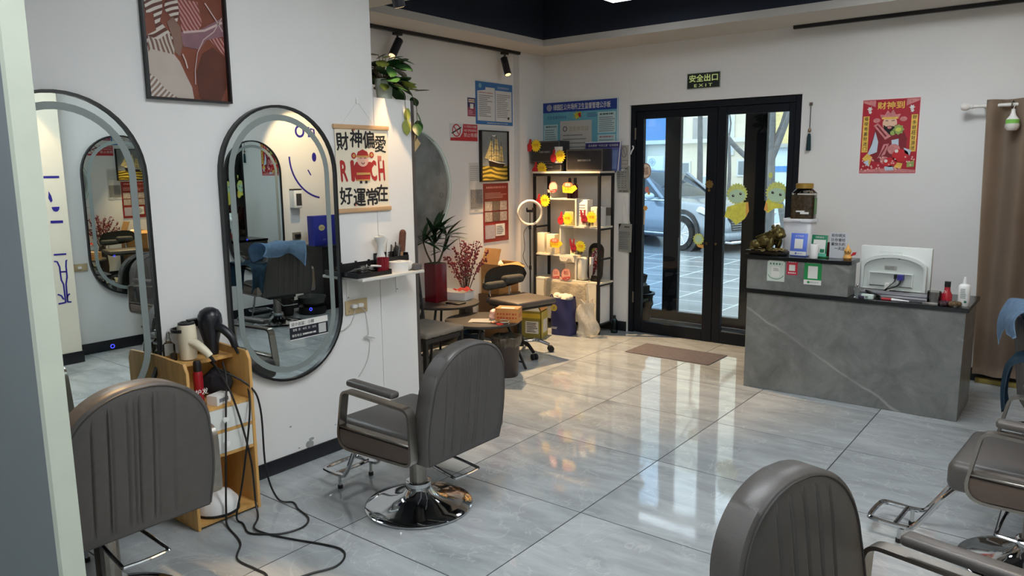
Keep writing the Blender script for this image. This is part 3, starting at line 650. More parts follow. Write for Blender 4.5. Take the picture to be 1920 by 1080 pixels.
for z0 in (.4455, .3305):
    dr = box('drawer', DW, t, -.1475, .1475, -.281, -.02, z0+.001, z0+.098)
    B().lathe([(.006, 0), (.006, .012), (.014, .018), (.014, .026), (.001, .028)], 14).xf(Matrix.Translation((0, -.281, z0+.05)) @ Matrix.Rotation(PI/2, 4, 'X')).done('knob', WHITE, dr)
# dryers in a wall holder
t = thing('dryer_holder', 'black wall bracket holding the two hair dryers over the wood cabinet', 'bracket', (XL+.002, -.19, .90), PI/2)
box('bar', BLKPL, t, -.05, .07, -.03, 0, .0, .035); B().ring(circ(-.105, -.06, .052, 20), circ(-.105, -.06, .044, 20), -.005, .01, 'xy').done('hoop', BLKPL, t); B().ring(circ(.025, -.075, .052, 20), circ(.025, -.075, .044, 20), -.005, .01, 'xy').done('hoop', BLKPL, t)
def dryer(name, loc, m, m2, label, prof, hand, hm):
    t = thing(name, label, 'hair dryer', loc, 0)
    B().lathe(prof, 24).done('barrel', m, t)
    zt = prof[-1][1]; rt = prof[-2][0]
    if rt > .03: B().lathe([(rt*.99, zt-.004), (rt*.98, zt+.008), (rt*.7, zt+.012), (rt*.65, zt+.004), (.001, zt+.004)], 24).done('rear_grille', m2, t)
    h = B().tube(hand, lambda q: .023-.007*q, 10, False, 5).done('handle', hm, t)
    B().cyl(hand[-1], Vector(hand[-1])+(Vector(hand[-1])-Vector(hand[-2])).normalized()*.035, .009, .006, 8).done('cord_boot', RUBBER, h)
    return t
IV = mat('ivory_plastic', (226, 216, 190), .35, var=.04)
dryer('white_dryer', (XL+.085, -.285, .765), IV, BLKPL, 'ivory hair dryer hanging nozzle down over the wood cabinet', [(.0, 0), (.038, 0), (.040, .05), (.044, .10), (.042, .15), (.038, .165), (.0, .165)], [(.025, .0, .085), (.065, .015, .07), (.10, .032, .04), (.115, .042, .018)], IV)
BKD = mat('navy_black_plastic', (18, 20, 28), .35, var=.08)
dryer('black_dryer', (XL+.085, -.165, .765), BKD, BLKPL, 'large black hair dryer hanging nozzle down beside the second mirror', [(.0, 0), (.030, 0), (.036, .06), (.050, .115), (.057, .155), (.054, .19), (.043, .212), (.02, .226), (.0, .229)], [(.03, .0, .145), (.075, .022, .125), (.11, .042, .085), (.122, .05, .04)], BKD)
# bottles on and by the cabinet
t = thing('clear_bottle', 'clear glass pump bottle standing at the left of the ivory dryer', 'bottle', (XL+.075, -.372, .761))
B().lathe([(.0, 0), (.028, 0), (.028, .085), (.012, .1), (.01, .115), (.0, .115)], 18).done('body', glass('bottle_glass', (.93, .94, .92), .05), t)
B().cyl((0, 0, .1155), (0, 0, .14), .008).box(-.006, .03, -.004, .004, .1405, .147).done('pump', glass('pump_clear', (.8, .82, .8), .05), t)
t = thing('red_bottle', 'slim red spray bottle with a black cap on the cabinet shelf', 'bottle', (XL+.20, -.31, .561))
B().lathe([(.0, 0), (.021, 0), (.022, .15), (.018, .165), (.0, .165)], 18).done('body', mat('red_gloss', (150, 24, 34), .25), t)
B().lathe([(.0, .1655), (.018, .1655), (.018, .205), (.014, .215), (.0, .215)], 16).done('cap', BLKPL, t)
text(t, '护发', 0, .07, .03, PAPER, .0232).rotation_euler = (0, 0, PI/2)
t = thing('small_white_box', 'small white carton lying on the cabinet shelf behind the chair top', 'box', (XL+.235, -.235, .561), .3)
box('carton', PAPER, t, -.03, .03, -.045, .045, 0, .045); box('label_strip', GREYINK, t, .0302, .0305, -.03, .03, .012, .03)
t = thing('black_pouch', 'crumpled black pouch at the back of the cabinet shelf', 'pouch', (XL+.10, -.16, .561))
b = B().sph((0, 0, .06), .075, 14, 10, .06)
for v in b.bm.verts: v.co *= 1+.14*math.sin(v.co.x*60)*math.sin(v.co.y*50+v.co.z*40)
for v in b.bm.verts: v.co.z = max(.0005, v.co.z)
b.done('pouch_body', DKCLOTH, t)
t = thing('white_dome_lamp', 'white dome with a black rim lying in the open bottom of the cabinet', 'lamp', (XL+.20, -.265, .0285))
B().lathe([(.0, .012), (.10, .012), (.098, .05), (.07, .085), (.03, .1), (.0, .102)], 24).done('dome', WHITE, t); B().lathe([(.0, 0), (.104, 0), (.104, .0115), (.0, .0115)], 24).done('rim', BLKPL, t)
t = thing('dark_jar', 'small dark jar on the cabinet top close to the wall behind the ivory dryer', 'jar', (XL+.04, -.335, .7615))
B().lathe([(.0, 0), (.016, 0), (.016, .03), (.0, .035)], 14).done('jar_body', BLKPL, t)
# three black cables from the dryers, over the cabinet front to the floor
BC = mat('black_cable', (16, 16, 18), .5)
def cab(name, pts, label): return tag(B().tube([Vector(p) for p in pts], .0048, 7, False, 7).done(name, BC), label, 'cable')
cab('dryer_cable', [(XL+.205, -.185, .745), (XL+.235, -.19, .66), (XL+.30, -.24, .56), (XL+.315, -.27, .30), (XL+.32, -.29, .06), (XL+.36, -.31, .008), (-.25, -.36, .006), (-.133, -.449, .006), (.0, -.45, .006), (.085, -.452, .006), (.2, -.52, .006)], 'black cable running from the ivory dryer down to the floor and out of view')
cab('dryer_cable', [(XL+.175, -.04, .775), (XL+.19, -.06, .68), (XL+.32, -.13, .52), (XL+.335, -.20, .2), (XL+.34, -.25, .03), (-.40, -.25, .006), (-.30, -.285, .006), (-.23, -.25, .006), (-.17, -.20, .006), (-.145, -.105, .006), (-.20, -.03, .006), (-.32, .0, .006), (-.40, .03, .006), (-.455, -.02, .03), (XL+.32, -.065, .20), (XL+.315, -.07, .5), (XL+.28, -.10, .62), (XL+.16, -.19, .71), (XL+.09, -.19, .75)], 'black cable looping in a wide bow on the floor in front of the cabinet')
cab('dryer_cable', [(XL+.09, -.20, .762), (XL+.17, -.21, .735), (XL+.29, -.20, .60), (XL+.325, -.15, .30), (XL+.33, -.14, .06), (-.40, -.17, .007), (-.31, -.25, .012), (-.22, -.24, .006), (-.08, -.2, .006), (.06, -.15, .006), (.16, -.13, .006), (.225, -.165, .006), (.255, -.24, .006), (.22, -.33, .006), (.2, -.40, .006)], 'black cable curving across the floor tiles past the middle salon chair')

# ================================================================ THE NOOK
# track rails and spotlights
def spot(loc, aim, label, power, size=70, blend=.35):
    """adapter on the track, stem, barrel; aim = direction of the beam"""
    t = thing('track_spotlight', label, 'spotlight', loc, 0, 'black track spotlights')
    box('adapter', BLKPL, t, -.018, .018, -.04, .04, -.022, -.001)
    B().cyl((0, 0, -.022), (0, 0, -.06), .009, n=10).done('stem', BLKPL, t)
    d = Vector(aim).normalized(); p = Vector((0, 0, -.085)); a = p-d*.035; e = p+d*.14
    b = B().cyl(a, e, .034, n=24); b.done('barrel', mat('navy_black_metal', (18, 20, 30), .4, var=.05), t)
    B().cyl(e, e+d*.002, .027, n=20).done('lens', mat('warm_lens', (255, 214, 160), .4, emit=1.5, var=0), t)
    l = bpy.data.lights.new('spot_lamp', 'SPOT'); l.energy = power; l.color = WARM; l.spot_size = math.radians(size); l.spot_blend = blend; l.shadow_soft_size = .02
    o = bpy.data.objects.new('spot_lamp', l); COL.objects.link(o); o.parent = t; o.location = e+d*.012
    o.rotation_euler = d.to_track_quat('-Z', 'Y').to_euler(); return t
tag(box('light_track', BLKPL, None, -2.018, -1.982, 1.42, 4.03, 2.742, 2.769), 'black ceiling track along the poster wall with two spotlights', 'light track')
tag(box('light_track', BLKPL, None, .54, 3.2, 4.402, 4.438, 2.742, 2.769), 'black ceiling track above the door wall, running out at the right', 'light track')
tag(box('light_track', BLKPL, None, -.518, -.482, -1.2, 1.05, 2.742, 2.769), 'black ceiling track above the two left mirrors', 'light track')
tag(box('light_track', BLKPL, None, 2.50, 2.536, -.8, 3.9, 2.742, 2.769), 'black ceiling track on the right soffit, outside the view', 'light track')
spot((-2.0, 2.39, 2.742), (.12, -.56, -.72), 'black spotlight on the track above the trailing plant', SPOT_W*.35, 56)
spot((-2.0, 3.80, 2.742), (.37, -.12, -.92), 'black spotlight near the far end of the track above the posters', SPOT_W*3.3, 66)
spot((-.5, .93, 2.742), (-.07, .32, -.85), 'black spotlight at the top edge above the scroll', SPOT_W*.35, 60)
spot((-.5, -.75, 2.742), (.34, -.14, -1), 'black spotlight above the half hidden left mirror', SPOT_W*1.1, 40)
spot((2.518, .2, 2.742), (.1, .12, -.8), 'black spotlight washing the cream column, seen only in mirrors', SPOT_W*.3, 60)
spot((2.518, 3.3, 2.742), (.55, .15, -.6), 'black spotlight washing the wall lettering, seen only in mirrors', SPOT_W*.5, 64)

# notices and pictures on the nook wall
def W(px): return px
t = wthing('blue_notice', 'large blue bordered notice with two columns of small print, highest on the poster wall', 'notice', 'nook', 3.742, 2.257)
NB = mat('notice_blue', (52, 110, 170), .5, var=.08, scale=5); NW = mat('notice_white', (206, 208, 208), .6, var=.03)
plate(t, 'board', rect(-.282, .282, -.199, .199), NB, 0, .006)
plate(t, 'left_sheet', [(-.262, -.165), (.0, -.165), (.0, .15), (-.14, .15), (-.14, .125), (-.262, .11)], NW, .0065); plate(t, 'right_sheet', rect(.008, .264, -.165, .13), NW, .0065)
plate(t, 'crest', circ(-.22, .16, .022, 14), mat('crest_teal', (120, 170, 190), .5), .0065); rules(t, 'small_print', GREYINK, -.24, -.02, -.13, .08, 12, .0078, .35, .5); rules(t, 'small_print', GREYINK, .03, .25, -.13, .10, 13, .0078, .3, .4)
text(t, '卫生监督信息公示', .13, .158, .022, NW, .0068); rules(t, 'heading', mat('notice_red', (170, 80, 80), .6), -.24, -.03, .09, .105, 1, .0078, .6, 0, .015); plate(t, 'emblem', circ(.21, -.13, .014, 12), INK, .0078); rules(t, 'footer', NW, -.12, .2, -.192, -.176, 1, .0065, .5, 0, .01)
t = wthing('small_sticker', 'small violet and red sticker beside the large blue notice', 'sticker', 'nook', 3.40, 2.21)
plate(t, 'upper', rect(-.055, .055, .0, .085), mat('violet_print', (66, 58, 104), .5, var=.1), 0, .002); plate(t, 'lower', rect(-.055, .055, -.085, -.0004), mat('rose_print', (142, 62, 84), .5, var=.15, scale=20), 0, .002)
rules(t, 'small_print', mat('sand_print', (220, 200, 160), .6), -.045, .045, .04, .075, 2, .0026, .6, .1); plate(t, 'window', rect(-.022, .024, -.015, .03), PAPER, .0026); rules(t, 'small_print', mat('pinkish_print', (206, 150, 160), .6), -.045, .045, -.075, -.025, 4, .0026, .5, .5)
t = wthing('no_smoking_sign', 'red and white no smoking sign left of the ship picture', 'sign', 'nook', 3.285, 1.973)
SR = mat('sign_red', (178, 44, 52), .5, var=.05)
plate(t, 'backing', rect(-.195, .195, -.08, .078), NW, 0, .002)
plate(t, 'red_field', [(-.19, -.078), (.193, -.078), (.193, .076), (-.01, .076), (-.02, .0), (-.06, -.045), (-.19, -.05)], SR, .0024)
b = B().ring(circ(-.105, .015, .058, 28), circ(-.105, .015, .047, 28), -.0026, -.0032); b.done('ring', SR, t, smooth=False)
plates(t, 'bar', [stroke([(-.145, .055), (-.065, -.028)], .011)], SR, .0034); plates(t, 'cigarette', [stroke([(-.17, -.012), (-.04, .045)], .012)], INK, .003)
text(t, '为了您和他人的健康', .09, .055, .022, NW, .0036, .18); text(t, 'NO SMOKING', .09, .02, .022, NW, .0036, .18); text(t, '禁止吸烟', .09, -.022, .038, NW, .0036, .19)
t = wthing('ship_picture', 'dark framed picture of a tall sailing ship on golden water', 'picture', 'nook', 3.715, 1.757)
B().ring(rect(-.218, .218, -.245, .245), rect(-.20, .205, -.232, .236), 0, -.028).done('frame', mat('ebony_frame', (24, 20, 18), .35), t, smooth=False)
SKY = mat('painted_sky', (128, 134, 136), .3, var=.25, scale=3); SEA = art_mat('painted_sea', (88, 76, 30), (206, 176, 70), 7, 9, PI/2, .3); SAIL = mat('painted_sail', (208, 190, 132), .4, var=.25, scale=30)
plate(t, 'sky', rect(-.2, .205, -.095, .236), SKY, .012); plate(t, 'sea', rect(-.2, .205, -.232, -.0952), SEA, .012)
plate(t, 'hull', [(-.075, -.10), (.14, -.105), (.165, -.075), (.06, -.068), (-.09, -.04), (-.08, -.075)], mat('painted_hull', (38, 28, 22), .4), .0132)
plate(t, 'hull_stripe', [(-.09, -.04), (.06, -.068), (.165, -.075), (.163, -.068), (.06, -.06), (-.095, -.03)], PAPER, .0146)
sl = []
for mx_, top, wd in ((-.045, .17, .055), (.03, .19, .07), (.105, .12, .055)):
    n = 4; 
    for i in range(n):
        z0 = -.045+(top+.03)*i/n; z1 = z0+(top+.03)/n*.86; w0 = wd*(1-.16*i); w1 = wd*(1-.16*(i+1)); sl.append([(mx_-w0*.7, z0), (mx_+w0*.8, z0-.005), (mx_+w1*.7, z1-.004), (mx_-w1*.6, z1)])
for q in sl: plate(t, 'sail', q, SAIL, .0136)
plate(t, 'jib', [(-.15, -.02), (-.085, -.03), (-.06, .12)], SAIL, .0136); plate(t, 'jib', [(-.125, .0), (-.08, -.005), (-.05, .16)], SAIL, .0142)
for mx_, top in ((-.045, .185), (.03, .205), (.105, .14)): plates(t, 'mast', [rect(mx_-.0025, mx_+.0025, -.06, top)], mat('painted_mast', (90, 66, 40), .5), .0150)
plate(t, 'pennant', [(-.04, .2), (.0, .188), (.03, .205), (.0, .2)], PAPER, .0150)
t = wthing('red_poster', 'dark red poster of small picture panels below the ship picture', 'poster', 'nook', 3.745, 1.205)
RP = mat('poster_maroon', (140, 42, 40), .35, var=.25, scale=4)
plate(t, 'sheet', rect(-.198, .198, -.288, .288), RP, 0, .002); rules(t, 'heading', mat('poster_pink', (222, 150, 140), .5), -.15, .16, .235, .262, 1, .0026, .7, 0, .02); rules(t, 'small_print', mat('poster_pale', (206, 150, 140), .5), -.17, .17, .14, .2, 4, .0026, .45, .3)
GP = mat('poster_photo', (176, 164, 154), .4, var=.35, scale=60); GP2 = mat('poster_photo_dark', (104, 92, 84), .4, var=.4, scale=60)
for r in range(2):
    for k in range(3): plate(t, 'photo_panel', rect(-.175+.118*k, -.063+.118*k, .02-.105*r, .112-.105*r), GP2 if k == 1 else GP, .0026)
plate(t, 'lilac_sheet', rect(-.175, -.02, -.255, -.12), mat('poster_lilac', (176, 168, 178), .5, var=.1, scale=50), .0026); plate(t, 'white_sheet', rect(-.012, .135, -.235, -.115), PAPER, .003); rules(t, 'small_print', GREYINK, .0, .12, -.22, -.13, 5, .0042, .4, .3)
t = wthing('white_notice', 'long white paper notice between the moon disc and the red poster', 'notice', 'nook', 3.447, 1.46)
plate(t, 'sheet', rect(-.10, .10, -.24, .235), mat('notice_paper', (206, 204, 198), .8, var=.03), 0, .001); rules(t, 'small_print', GREYINK, -.085, .085, .06, .21, 8, .0016, .2, .3)
plate(t, 'grey_square', rect(-.085, .09, -.20, -.02), mat('speckle_print', (132, 130, 128), .8, var=.5, scale=120), .0014); text(t, '扫码关注', 0, -.222, .014, INK)
# big moon disc
t = wthing('moon_disc', 'large round grey moon picture with craters and a pale rim, behind the potted plant', 'wall decoration', 'nook', 2.578, 1.482)
def moon_mat():
    m = mat('moon_grey', (116, 122, 122), .55, var=.45, scale=4, bump=.3, bscale=14); return m
prof = [(.0, .020), (.485, .020), (.496, .012), (.496, 0)]
B().lathe(prof, 56).xf(Matrix.Rotation(PI/2, 4, 'X')).done('disc', moon_mat(), t)
B().ring(circ(0, 0, .505, 56), circ(0, 0, .488, 56), 0, -.014).done('pale_rim', mat('moon_rim', (186, 206, 200), .5), t)
random.seed(4)
for (cx, cz, r) in ((.20, -.0, .035), (.32, .12, .02), (.36, -.08, .025), (.28, .25, .03), (.05, .3, .04), (.1, -.2, .05), (.38, .02, .014), (.25, -.25, .022), (-.15, .1, .07), (.0, .0, .045), (.33, -.2, .014), (.2, .14, .018)):
    q = math.hypot(cx, cz); yy_ = .0205
    b = B().ring(circ(cx, cz, r, 18), circ(cx, cz, r*.72, 18), -yy_, -yy_-.002); b.done('crater', mat('crater_grey', (120, 126, 128), .6, var=.2), t)
MR = mat('moon_pale', (168, 182, 178), .55, var=.2, scale=10)
plate(t, 'pale_crescent', arc(0, 0, .484, -1.35, 1.25, 30)+arc(-.055, .0, .50, 1.22, -1.32, 30), MR, .0203, .001)
plate(t, 'bright_limb', arc(0, 0, .486, -1.0, .95, 26)+arc(-.022, .0, .492, .93, -.98, 26), mat('moon_limb', (222, 234, 230), .5), .0215, .001)
o = B().prism([(0, -.075), (.075, 0), (0, .075), (-.075, 0)], -.024, -.027).done('light_diamond', mat('cream_light_patch', (238, 214, 160), .8), None, smooth=False); o.location, o.rotation_euler = (XN+.012, 2.60, 1.86), (0, 0, PI/2); tag(o, 'cream diamond standing in for a warm light patch on the moon disc beside the partition edge', 'light patch')  # flat cream diamond drawn in as a warm patch of light

# plant on the partition
t = thing('trailing_plant', 'trailing pothos in a clear pot on top of the white partition', 'plant', (-.86, 1.165, 2.0605))
B().lathe([(.0, 0), (.045, 0), (.056, .12), (.050, .12), (.042, .02), (.0, .02)], 24).done('pot', mat('milky_pot', (176, 182, 168), .3, var=.15, scale=12), t)
B().lathe([(.0, .021), (.041, .021), (.047, .085), (.0, .09)], 18).done('soil', mat('wet_soil', (74, 66, 48), .9, var=.3, scale=40), t)
def leafmesh(L, Wd, name, m, curl=.25, heart=True):
    b = B(); n = 7
    def fn(u, v):
        s = 2*u-1; w = Wd*(math.sin(PI*min(1, v*.93+.07))**.75)*(1.0-.25*v if heart else 1)
        return (s*w, v*L, -curl*L*v*v-.35*abs(s)*w*.5+.0)
    return b.grid(fn, 5, n).done(name, m, None, ang=80)
PL1 = mat('pothos_green', (40, 78, 40), .4, var=.35, scale=12); PL2 = mat('pothos_yellow', (150, 158, 70), .45, var=.25, scale=14)
random.seed(11)
proto = []
for m in (PL1, PL1, PL2):
    o = leafmesh(.105, .04, 'leaf', m); proto.append(o.data); bpy.data.objects.remove(o)
def leafat(parent, me, loc, yaw, pitch, sc, roll=0, name='leaf'):
    o = bpy.data.objects.new(name, me); COL.objects.link(o); o.parent = parent; o.location = loc
    o.rotation_euler = (pitch, roll, yaw); o.scale = (sc, sc, sc); return o
stems = B()
for k in range(70):
    a = random.random()*2*PI; rr = .03+random.random()*.11; zz = .11+random.random()*.17-.3*rr
    p = Vector((rr*math.cos(a)*.7, rr*math.sin(a), zz)); stems.tube([(0, 0, .08), p*.6+Vector((0, 0, .06)), p], .0018, 4)
    leafat(t, proto[k % 3 if random.random() < .4 else 0], p, a-PI/2+random.uniform(-.6, .6), random.uniform(-.5, .5), random.uniform(.7, 1.3), random.uniform(-.5, .5))
vine = [(0, .05, .10), (.035, .10, .09), (.075, .15, .04), (.085, .185, -.03), (.08, .195, -.11), (.085, .195, -.17)]
stems.tube([Vector(p) for p in vine], .0022, 5, False, 5); stems.tube([(.02, .05, .1), (.08, .09, .03), (.083, .10, -.08), (.085, .105, -.15)], .0018, 5, False, 1).done('vine', mat('vine_brown', (84, 72, 48), .7), t)
for p, ya, pi_, s, k in (((.08, .16, .02), .4, -.4, .8, 0), ((.085, .18, .06), -.5, .3, .9, 0), ((.085, .195, -.07), -1.0, -1.0, .75, 1), ((.085, .20, -.12), .8, -1.1, .85, 0), ((.085, .185, -.14), -2.2, -.8, .85, 0), ((.09, .2, -.17), 2.6, -1.0, .8, 0), ((.083, .11, -.05), 1.6, -1.3, .8, 2), ((.083, .10, -.12), -1.8, -1.3, .9, 2), ((.06, .13, .07), -.2, .2, .9, 2)):
    leafat(t, proto[k], p, ya, pi_, s)

# round side tables
TOP = mat('table_top_brown', (58, 54, 51), .4, var=.15, scale=6)
def side_table(label, x, y, z, r, legs):
    t = thing('round_table', label, 'table', (x, y, .0005), 0, 'round dark side tables')
    B().lathe([(.0, z-.022), (r-.006, z-.022), (r, z-.014), (r, z-.004), (r-.004, z), (.0, z)], 48).done('tabletop', TOP, t)
    for (ax, ay) in legs: B().cyl((ax*.55, ay*.55, z-.023), (ax, ay, 0), .011, n=10).done('leg', BLACK, t)
    for i in range(0, len(legs), 2):
        a, c = legs[i], legs[i+1]; k = .9
        B().cyl((a[0]*k, a[1]*k, .06), (c[0]*k, c[1]*k, .06), .008, n=8).done('foot_bar', BLACK, t)
    return t
side_table('low round dark table in front, with a small carton and papers on it', -1.26, 2.53, .42, .31, ((.29, .20), (-.24, .24), (.14, -.25), (-.26, -.12)))
side_table('higher round dark table at the wall, with the red vase on it', -1.76, 2.62, .50, .30, ((.10, .30), (-.26, .2), (.08, -.29), (-.24, -.22)))
# red vase with a dracaena
t = thing('potted_dracaena', 'dracaena with rosettes of narrow dark leaves in a square red vase', 'plant', (-1.845, 2.60, .5005))
B().prism(rrect(-.072, .072, -.072, .072, .012, 3), 0, .335, 'xy', .004).done('vase', mat('dark_red_glaze', (104, 16, 28), .22, var=.25, scale=4), t)
box('soil', mat('wet_soil'), t, -.062, .062, -.062, .062, .3351, .337)
LF = leafmesh(.25, .022, 'leaf', mat('dracaena_green', (34, 62, 36), .35, var=.3, scale=9), .30, False); lfm = LF.data; bpy.data.objects.remove(LF)
CANE = mat('cane_grey', (84, 80, 62), .8, var=.2, scale=30)
random.seed(5)
for (dx, dy, h, n, sc) in ((-.01, .0, .26, 14, 1.0), (.03, .12, .24, 10, .9), (-.03, -.11, .20, 11, .85), (.02, -.03, .17, 8, .85), (.04, .06, .10, 5, .7)):
    B().tube([(dx*.3, dy*.3, .335), (dx*.7, dy*.8, .335+h*.55), (dx, dy, .335+h)], lambda q: .0085-.003*q, 8, False, 4).done('cane', CANE, t)
    for k in range(n):
        a = 2*PI*k/n*2.4+random.random()*.5; pi_ = random.uniform(.0, 1.15); s_ = sc*random.uniform(.85, 1.2)
        if math.sin(a)*.24*s_*math.cos(pi_)-dx > .12: a = -a
        leafat(t, lfm, (dx, dy, .335+h-.004*k*.6), a, pi_, s_)
t = thing('white_carton', 'shallow white carton with a red cloth on the table behind the vase', 'box', (-1.80, 2.80, .5005), .25)
for a in ((-.14, .14, -.09, .09, 0, .004), (-.14, .14, -.09, -.086, .0045, .07), (-.14, .14, .086, .09, .0045, .07), (-.14, -.136, -.0855, .0855, .0045, .07), (.136, .14, -.0855, .0855, .0045, .07)): box('panel', PAPER, t, *a)
b = B().grid(lambda u, v: (-1.72+.16*(u-.5), 2.82+.13*(v-.5), .582+.014*math.sin(u*9+v*4)*math.cos(v*7)+.012*(1-abs(2*u-1))), 14, 12); tag(b.done('red_cloth', mat('red_cloth', (176, 48, 44), .8, var=.15, scale=30), None, solid=.003), 'crumpled red cloth lying over the white carton', 'cloth')
tag(B().box(-1.70, -1.55, 2.56, 2.66, .5008, .512, .003).done('black_folder', BLKPL), 'flat black folder on the higher table near its front edge', 'folder')
t = thing('key_ring', 'bunch of silver keys beside the black folder', 'keys', (-1.63, 2.49, .5008))
B().tube(circ3 := [Vector((.014*math.cos(a), .014*math.sin(a), .002)) for a in [2*PI*i/16 for i in range(16)]], .0015, 5, True).done('ring', CHROME, t)
for a in (.3, 1.2, 2.2): B().box(.012, .05, -.004, .004, .0, .002, M=Matrix.Rotation(a, 4, 'Z')).done('key', CHROME, t)
# red berry branches
t = thing('berry_branches', 'bunch of red berry branches in a dark vase by the wall', 'flowers', (-1.97, 3.13, .0005))
B().lathe([(.0, 0), (.055, 0), (.075, .2), (.06, .42), (.045, .5), (.04, .5), (.0, .45)], 22).done('vase', mat('dark_vase', (58, 50, 46), .4), t)
BRN = mat('branch_brown', (70, 40, 34), .8); BER = mat('berry_red', (122, 18, 32), .35, var=.2, scale=40)
random.seed(8)
for k in range(16):
    a = -1.05+2.1*k/15; ln = random.uniform(.32, .50)
    tip = Vector((random.uniform(-.06, .10), a*.26, .5+ln*math.cos(a*.55))); mid = tip*.5+Vector((0, 0, .27))
    br = B().tube([(0, 0, .42), mid, tip], lambda q: .004-.002*q, 5, False, 5).done('branch', BRN, t)
    bb = B()
    for i in range(30):
        q = .35+.65*random.random(); p = Vector((0, 0, .42)).lerp(mid, q*2) if q < .5 else mid.lerp(tip, q*2-1)
        p = p+Vector((random.gauss(0, .010), random.gauss(0, .012), random.gauss(0, .01))); bb.sph(p, .0085, 6, 4)
    o = bb.done('berries', BER, br); o['kind'] = 'stuff'
# small dining chair by the partition
t = thing('dining_chair', 'black metal chair with a grey padded seat just past the white partition', 'chair', (-1.30, 1.90, .0005))
B().box(-.215, .215, -.21, .21, .425, .47, .018, 3).done('seat', mat('grey_seat_fabric', (120, 116, 108), .75, var=.06, scale=20), t)
for x in (-.195, .195):
    for y in (-.19, .19): box('leg', BLACK, t, x-.012, x+.012, y-.012, y+.012, 0, .42)
for y in (-.19, .19): box('apron', BLACK, t, -.182, .182, y-.008, y+.008, .385, .42)
for x in (-.195, .195): box('apron', BLACK, t, x-.008, x+.008, -.177, .177, .385, .42)
for y in (-.19, .19): B().cyl((-.195, y, .425), (-.25, y, .86), .012, n=10).done('back_post', BLACK, t)
for z in (.56, .66, .84): B().box(-.012, .012, -.178, .178, z, z+.05, .003, M=Matrix.Translation((-.202-.055*(z-.42)/.44, 0, 0))).done('back_rail', BLACK, t)
# waste bin with liner
t = thing('waste_bin', 'round dark brown waste bin with a crumpled black liner under the front table', 'bin', (-.985, 2.49, .0005))
DKB = mat('bin_brown', (54, 46, 44), .5, var=.06)
B().lathe([(.0, 0), (.090, 0), (.094, .006), (.110, .31), (.104, .31), (.088, .02), (.0, .02)], 32).done('shell', DKB, t)
b = B()
def lin(u, v):
    a = 2*PI*u; r = .108+.012*math.sin(v*PI)+.006*math.sin(a*11+v*5)*v+.004*math.sin(a*23)
    z = .245+.09*v if v < .7 else .308-.0*(v); z = .25+.085*min(1, v/.7)
    if v > .7: r -= .05*(v-.7)/.3; z -= .05*(v-.7)/.3
    return (r*math.cos(a), r*math.sin(a), z+.008*math.sin(a*7)*(1-v))
b.grid(lin, 73, 9); b.done('liner', mat('black_liner', (66, 60, 50), .22, var=.3, scale=30, bump=.8, bscale=70, coat=.4), t, ang=80)
t = thing('blue_bin', 'dark blue bucket on the floor behind the front table', 'bin', (-1.66, 2.86, .0005))
B().lathe([(.0, 0), (.09, 0), (.11, .2), (.102, .2), (.085, .02), (.0, .02)], 26).done('shell', mat('teal_plastic', (22, 44, 60), .45), t); B().ring(circ(0, 0, .114, 26), circ(0, 0, .103, 26), .2001, .208, 'xy').done('rim', mat('teal_plastic'), t)
# things on the front table
def carton(name, label, loc, rz, w, d, h, m=CARTON, flaps=False, cat='box', tape=True):
    t = thing(name, label, cat, loc, rz)
    if flaps:
        for a in ((-w/2, w/2, -d/2, d/2, 0, .004), (-w/2, w/2, -d/2, -d/2+.004, .0042, h), (-w/2, w/2, d/2-.004, d/2, .0042, h), (-w/2, -w/2+.004, -d/2+.0042, d/2-.0042, .0042, h), (w/2-.004, w/2, -d/2+.0042, d/2-.0042, .0042, h)): box('panel', m, t, *a)
    else:
        B().box(-w/2, w/2, -d/2, d/2, 0, h, .003).done('carton', m, t)
        if tape: box('tape', mat('parcel_tape', (196, 168, 124), .3), t, -w/2+.002, w/2-.002, -.022, .022, h+.0001, h+.0006)
    return t
t = carton('parcel', 'small cardboard parcel with red print on the front table', (-1.03, 2.585, .4205), .40, .19, .13, .115, mat('parcel_brown', (194, 138, 80), .8, var=.08, scale=12))
for z in (.03, .06): rules(t, 'red_print', mat('parcel_red', (176, 72, 48), .8), -.08, .08, z, z+.02, 1, .0655, .7, 0, .02)
o = rules(t, 'red_print', mat('parcel_red'), -.055, .05, .04, .075, 2, .0, .6, .2, .02); o.rotation_euler = (0, 0, PI/2); o.location = (.0955, 0, 0)
box('white_label', PAPER, t, -.05, .06, -.06, -.025, .1157, .1163)
t = thing('papers', 'loose white and pink papers beside the parcel on the front table', 'papers', (-1.22, 2.47, .4205), .5)
for k in range(3): B().grid(lambda u, v: (.2*(u-.5)+.02*k, .14*(v-.5)-.01*k, .001+.003*k+.006*u*v), 5, 4).done('sheet', PAPER, t, solid=.0006)
t = thing('pink_bag', 'small crumpled pink and white bag leaning on the parcel', 'bag', (-1.165, 2.56, .4210))
b = B(); b.sph((0, 0, .045), .05, 14, 10, .045)
for v in b.bm.verts: v.co.x *= .6; v.co += Vector((.006*math.sin(v.co.z*120), .008*math.sin(v.co.z*90+v.co.y*70), 0)); v.co.z = max(.0005, v.co.z)
b.done('bag_body', mat('pink_film', (236, 196, 184), .5, var=.2, scale=40), t)
t = thing('red_scissors', 'red handled scissors lying at the front edge of the low table', 'scissors', (-1.03, 2.41, .4206), .9)
for s in (-1, 1):
    B().tube([Vector((.035+.022*math.cos(a), s*.016+.013*math.sin(a), .005)) for a in [2*PI*i/14 for i in range(14)]], .0042, 6, True).done('handle', mat('scissor_red', (206, 40, 36), .35), t)
    B().prism([(.012, s*.002), (-.07, -s*.004), (.012, s*.010)], .003+.002*(s > 0), .0045+.002*(s > 0), 'xy').done('blade', CHROME, t)
t = thing('orange_peel', 'small orange wrapper between the scissors and the parcel', 'wrapper', (-1.075, 2.455, .4206), .2)
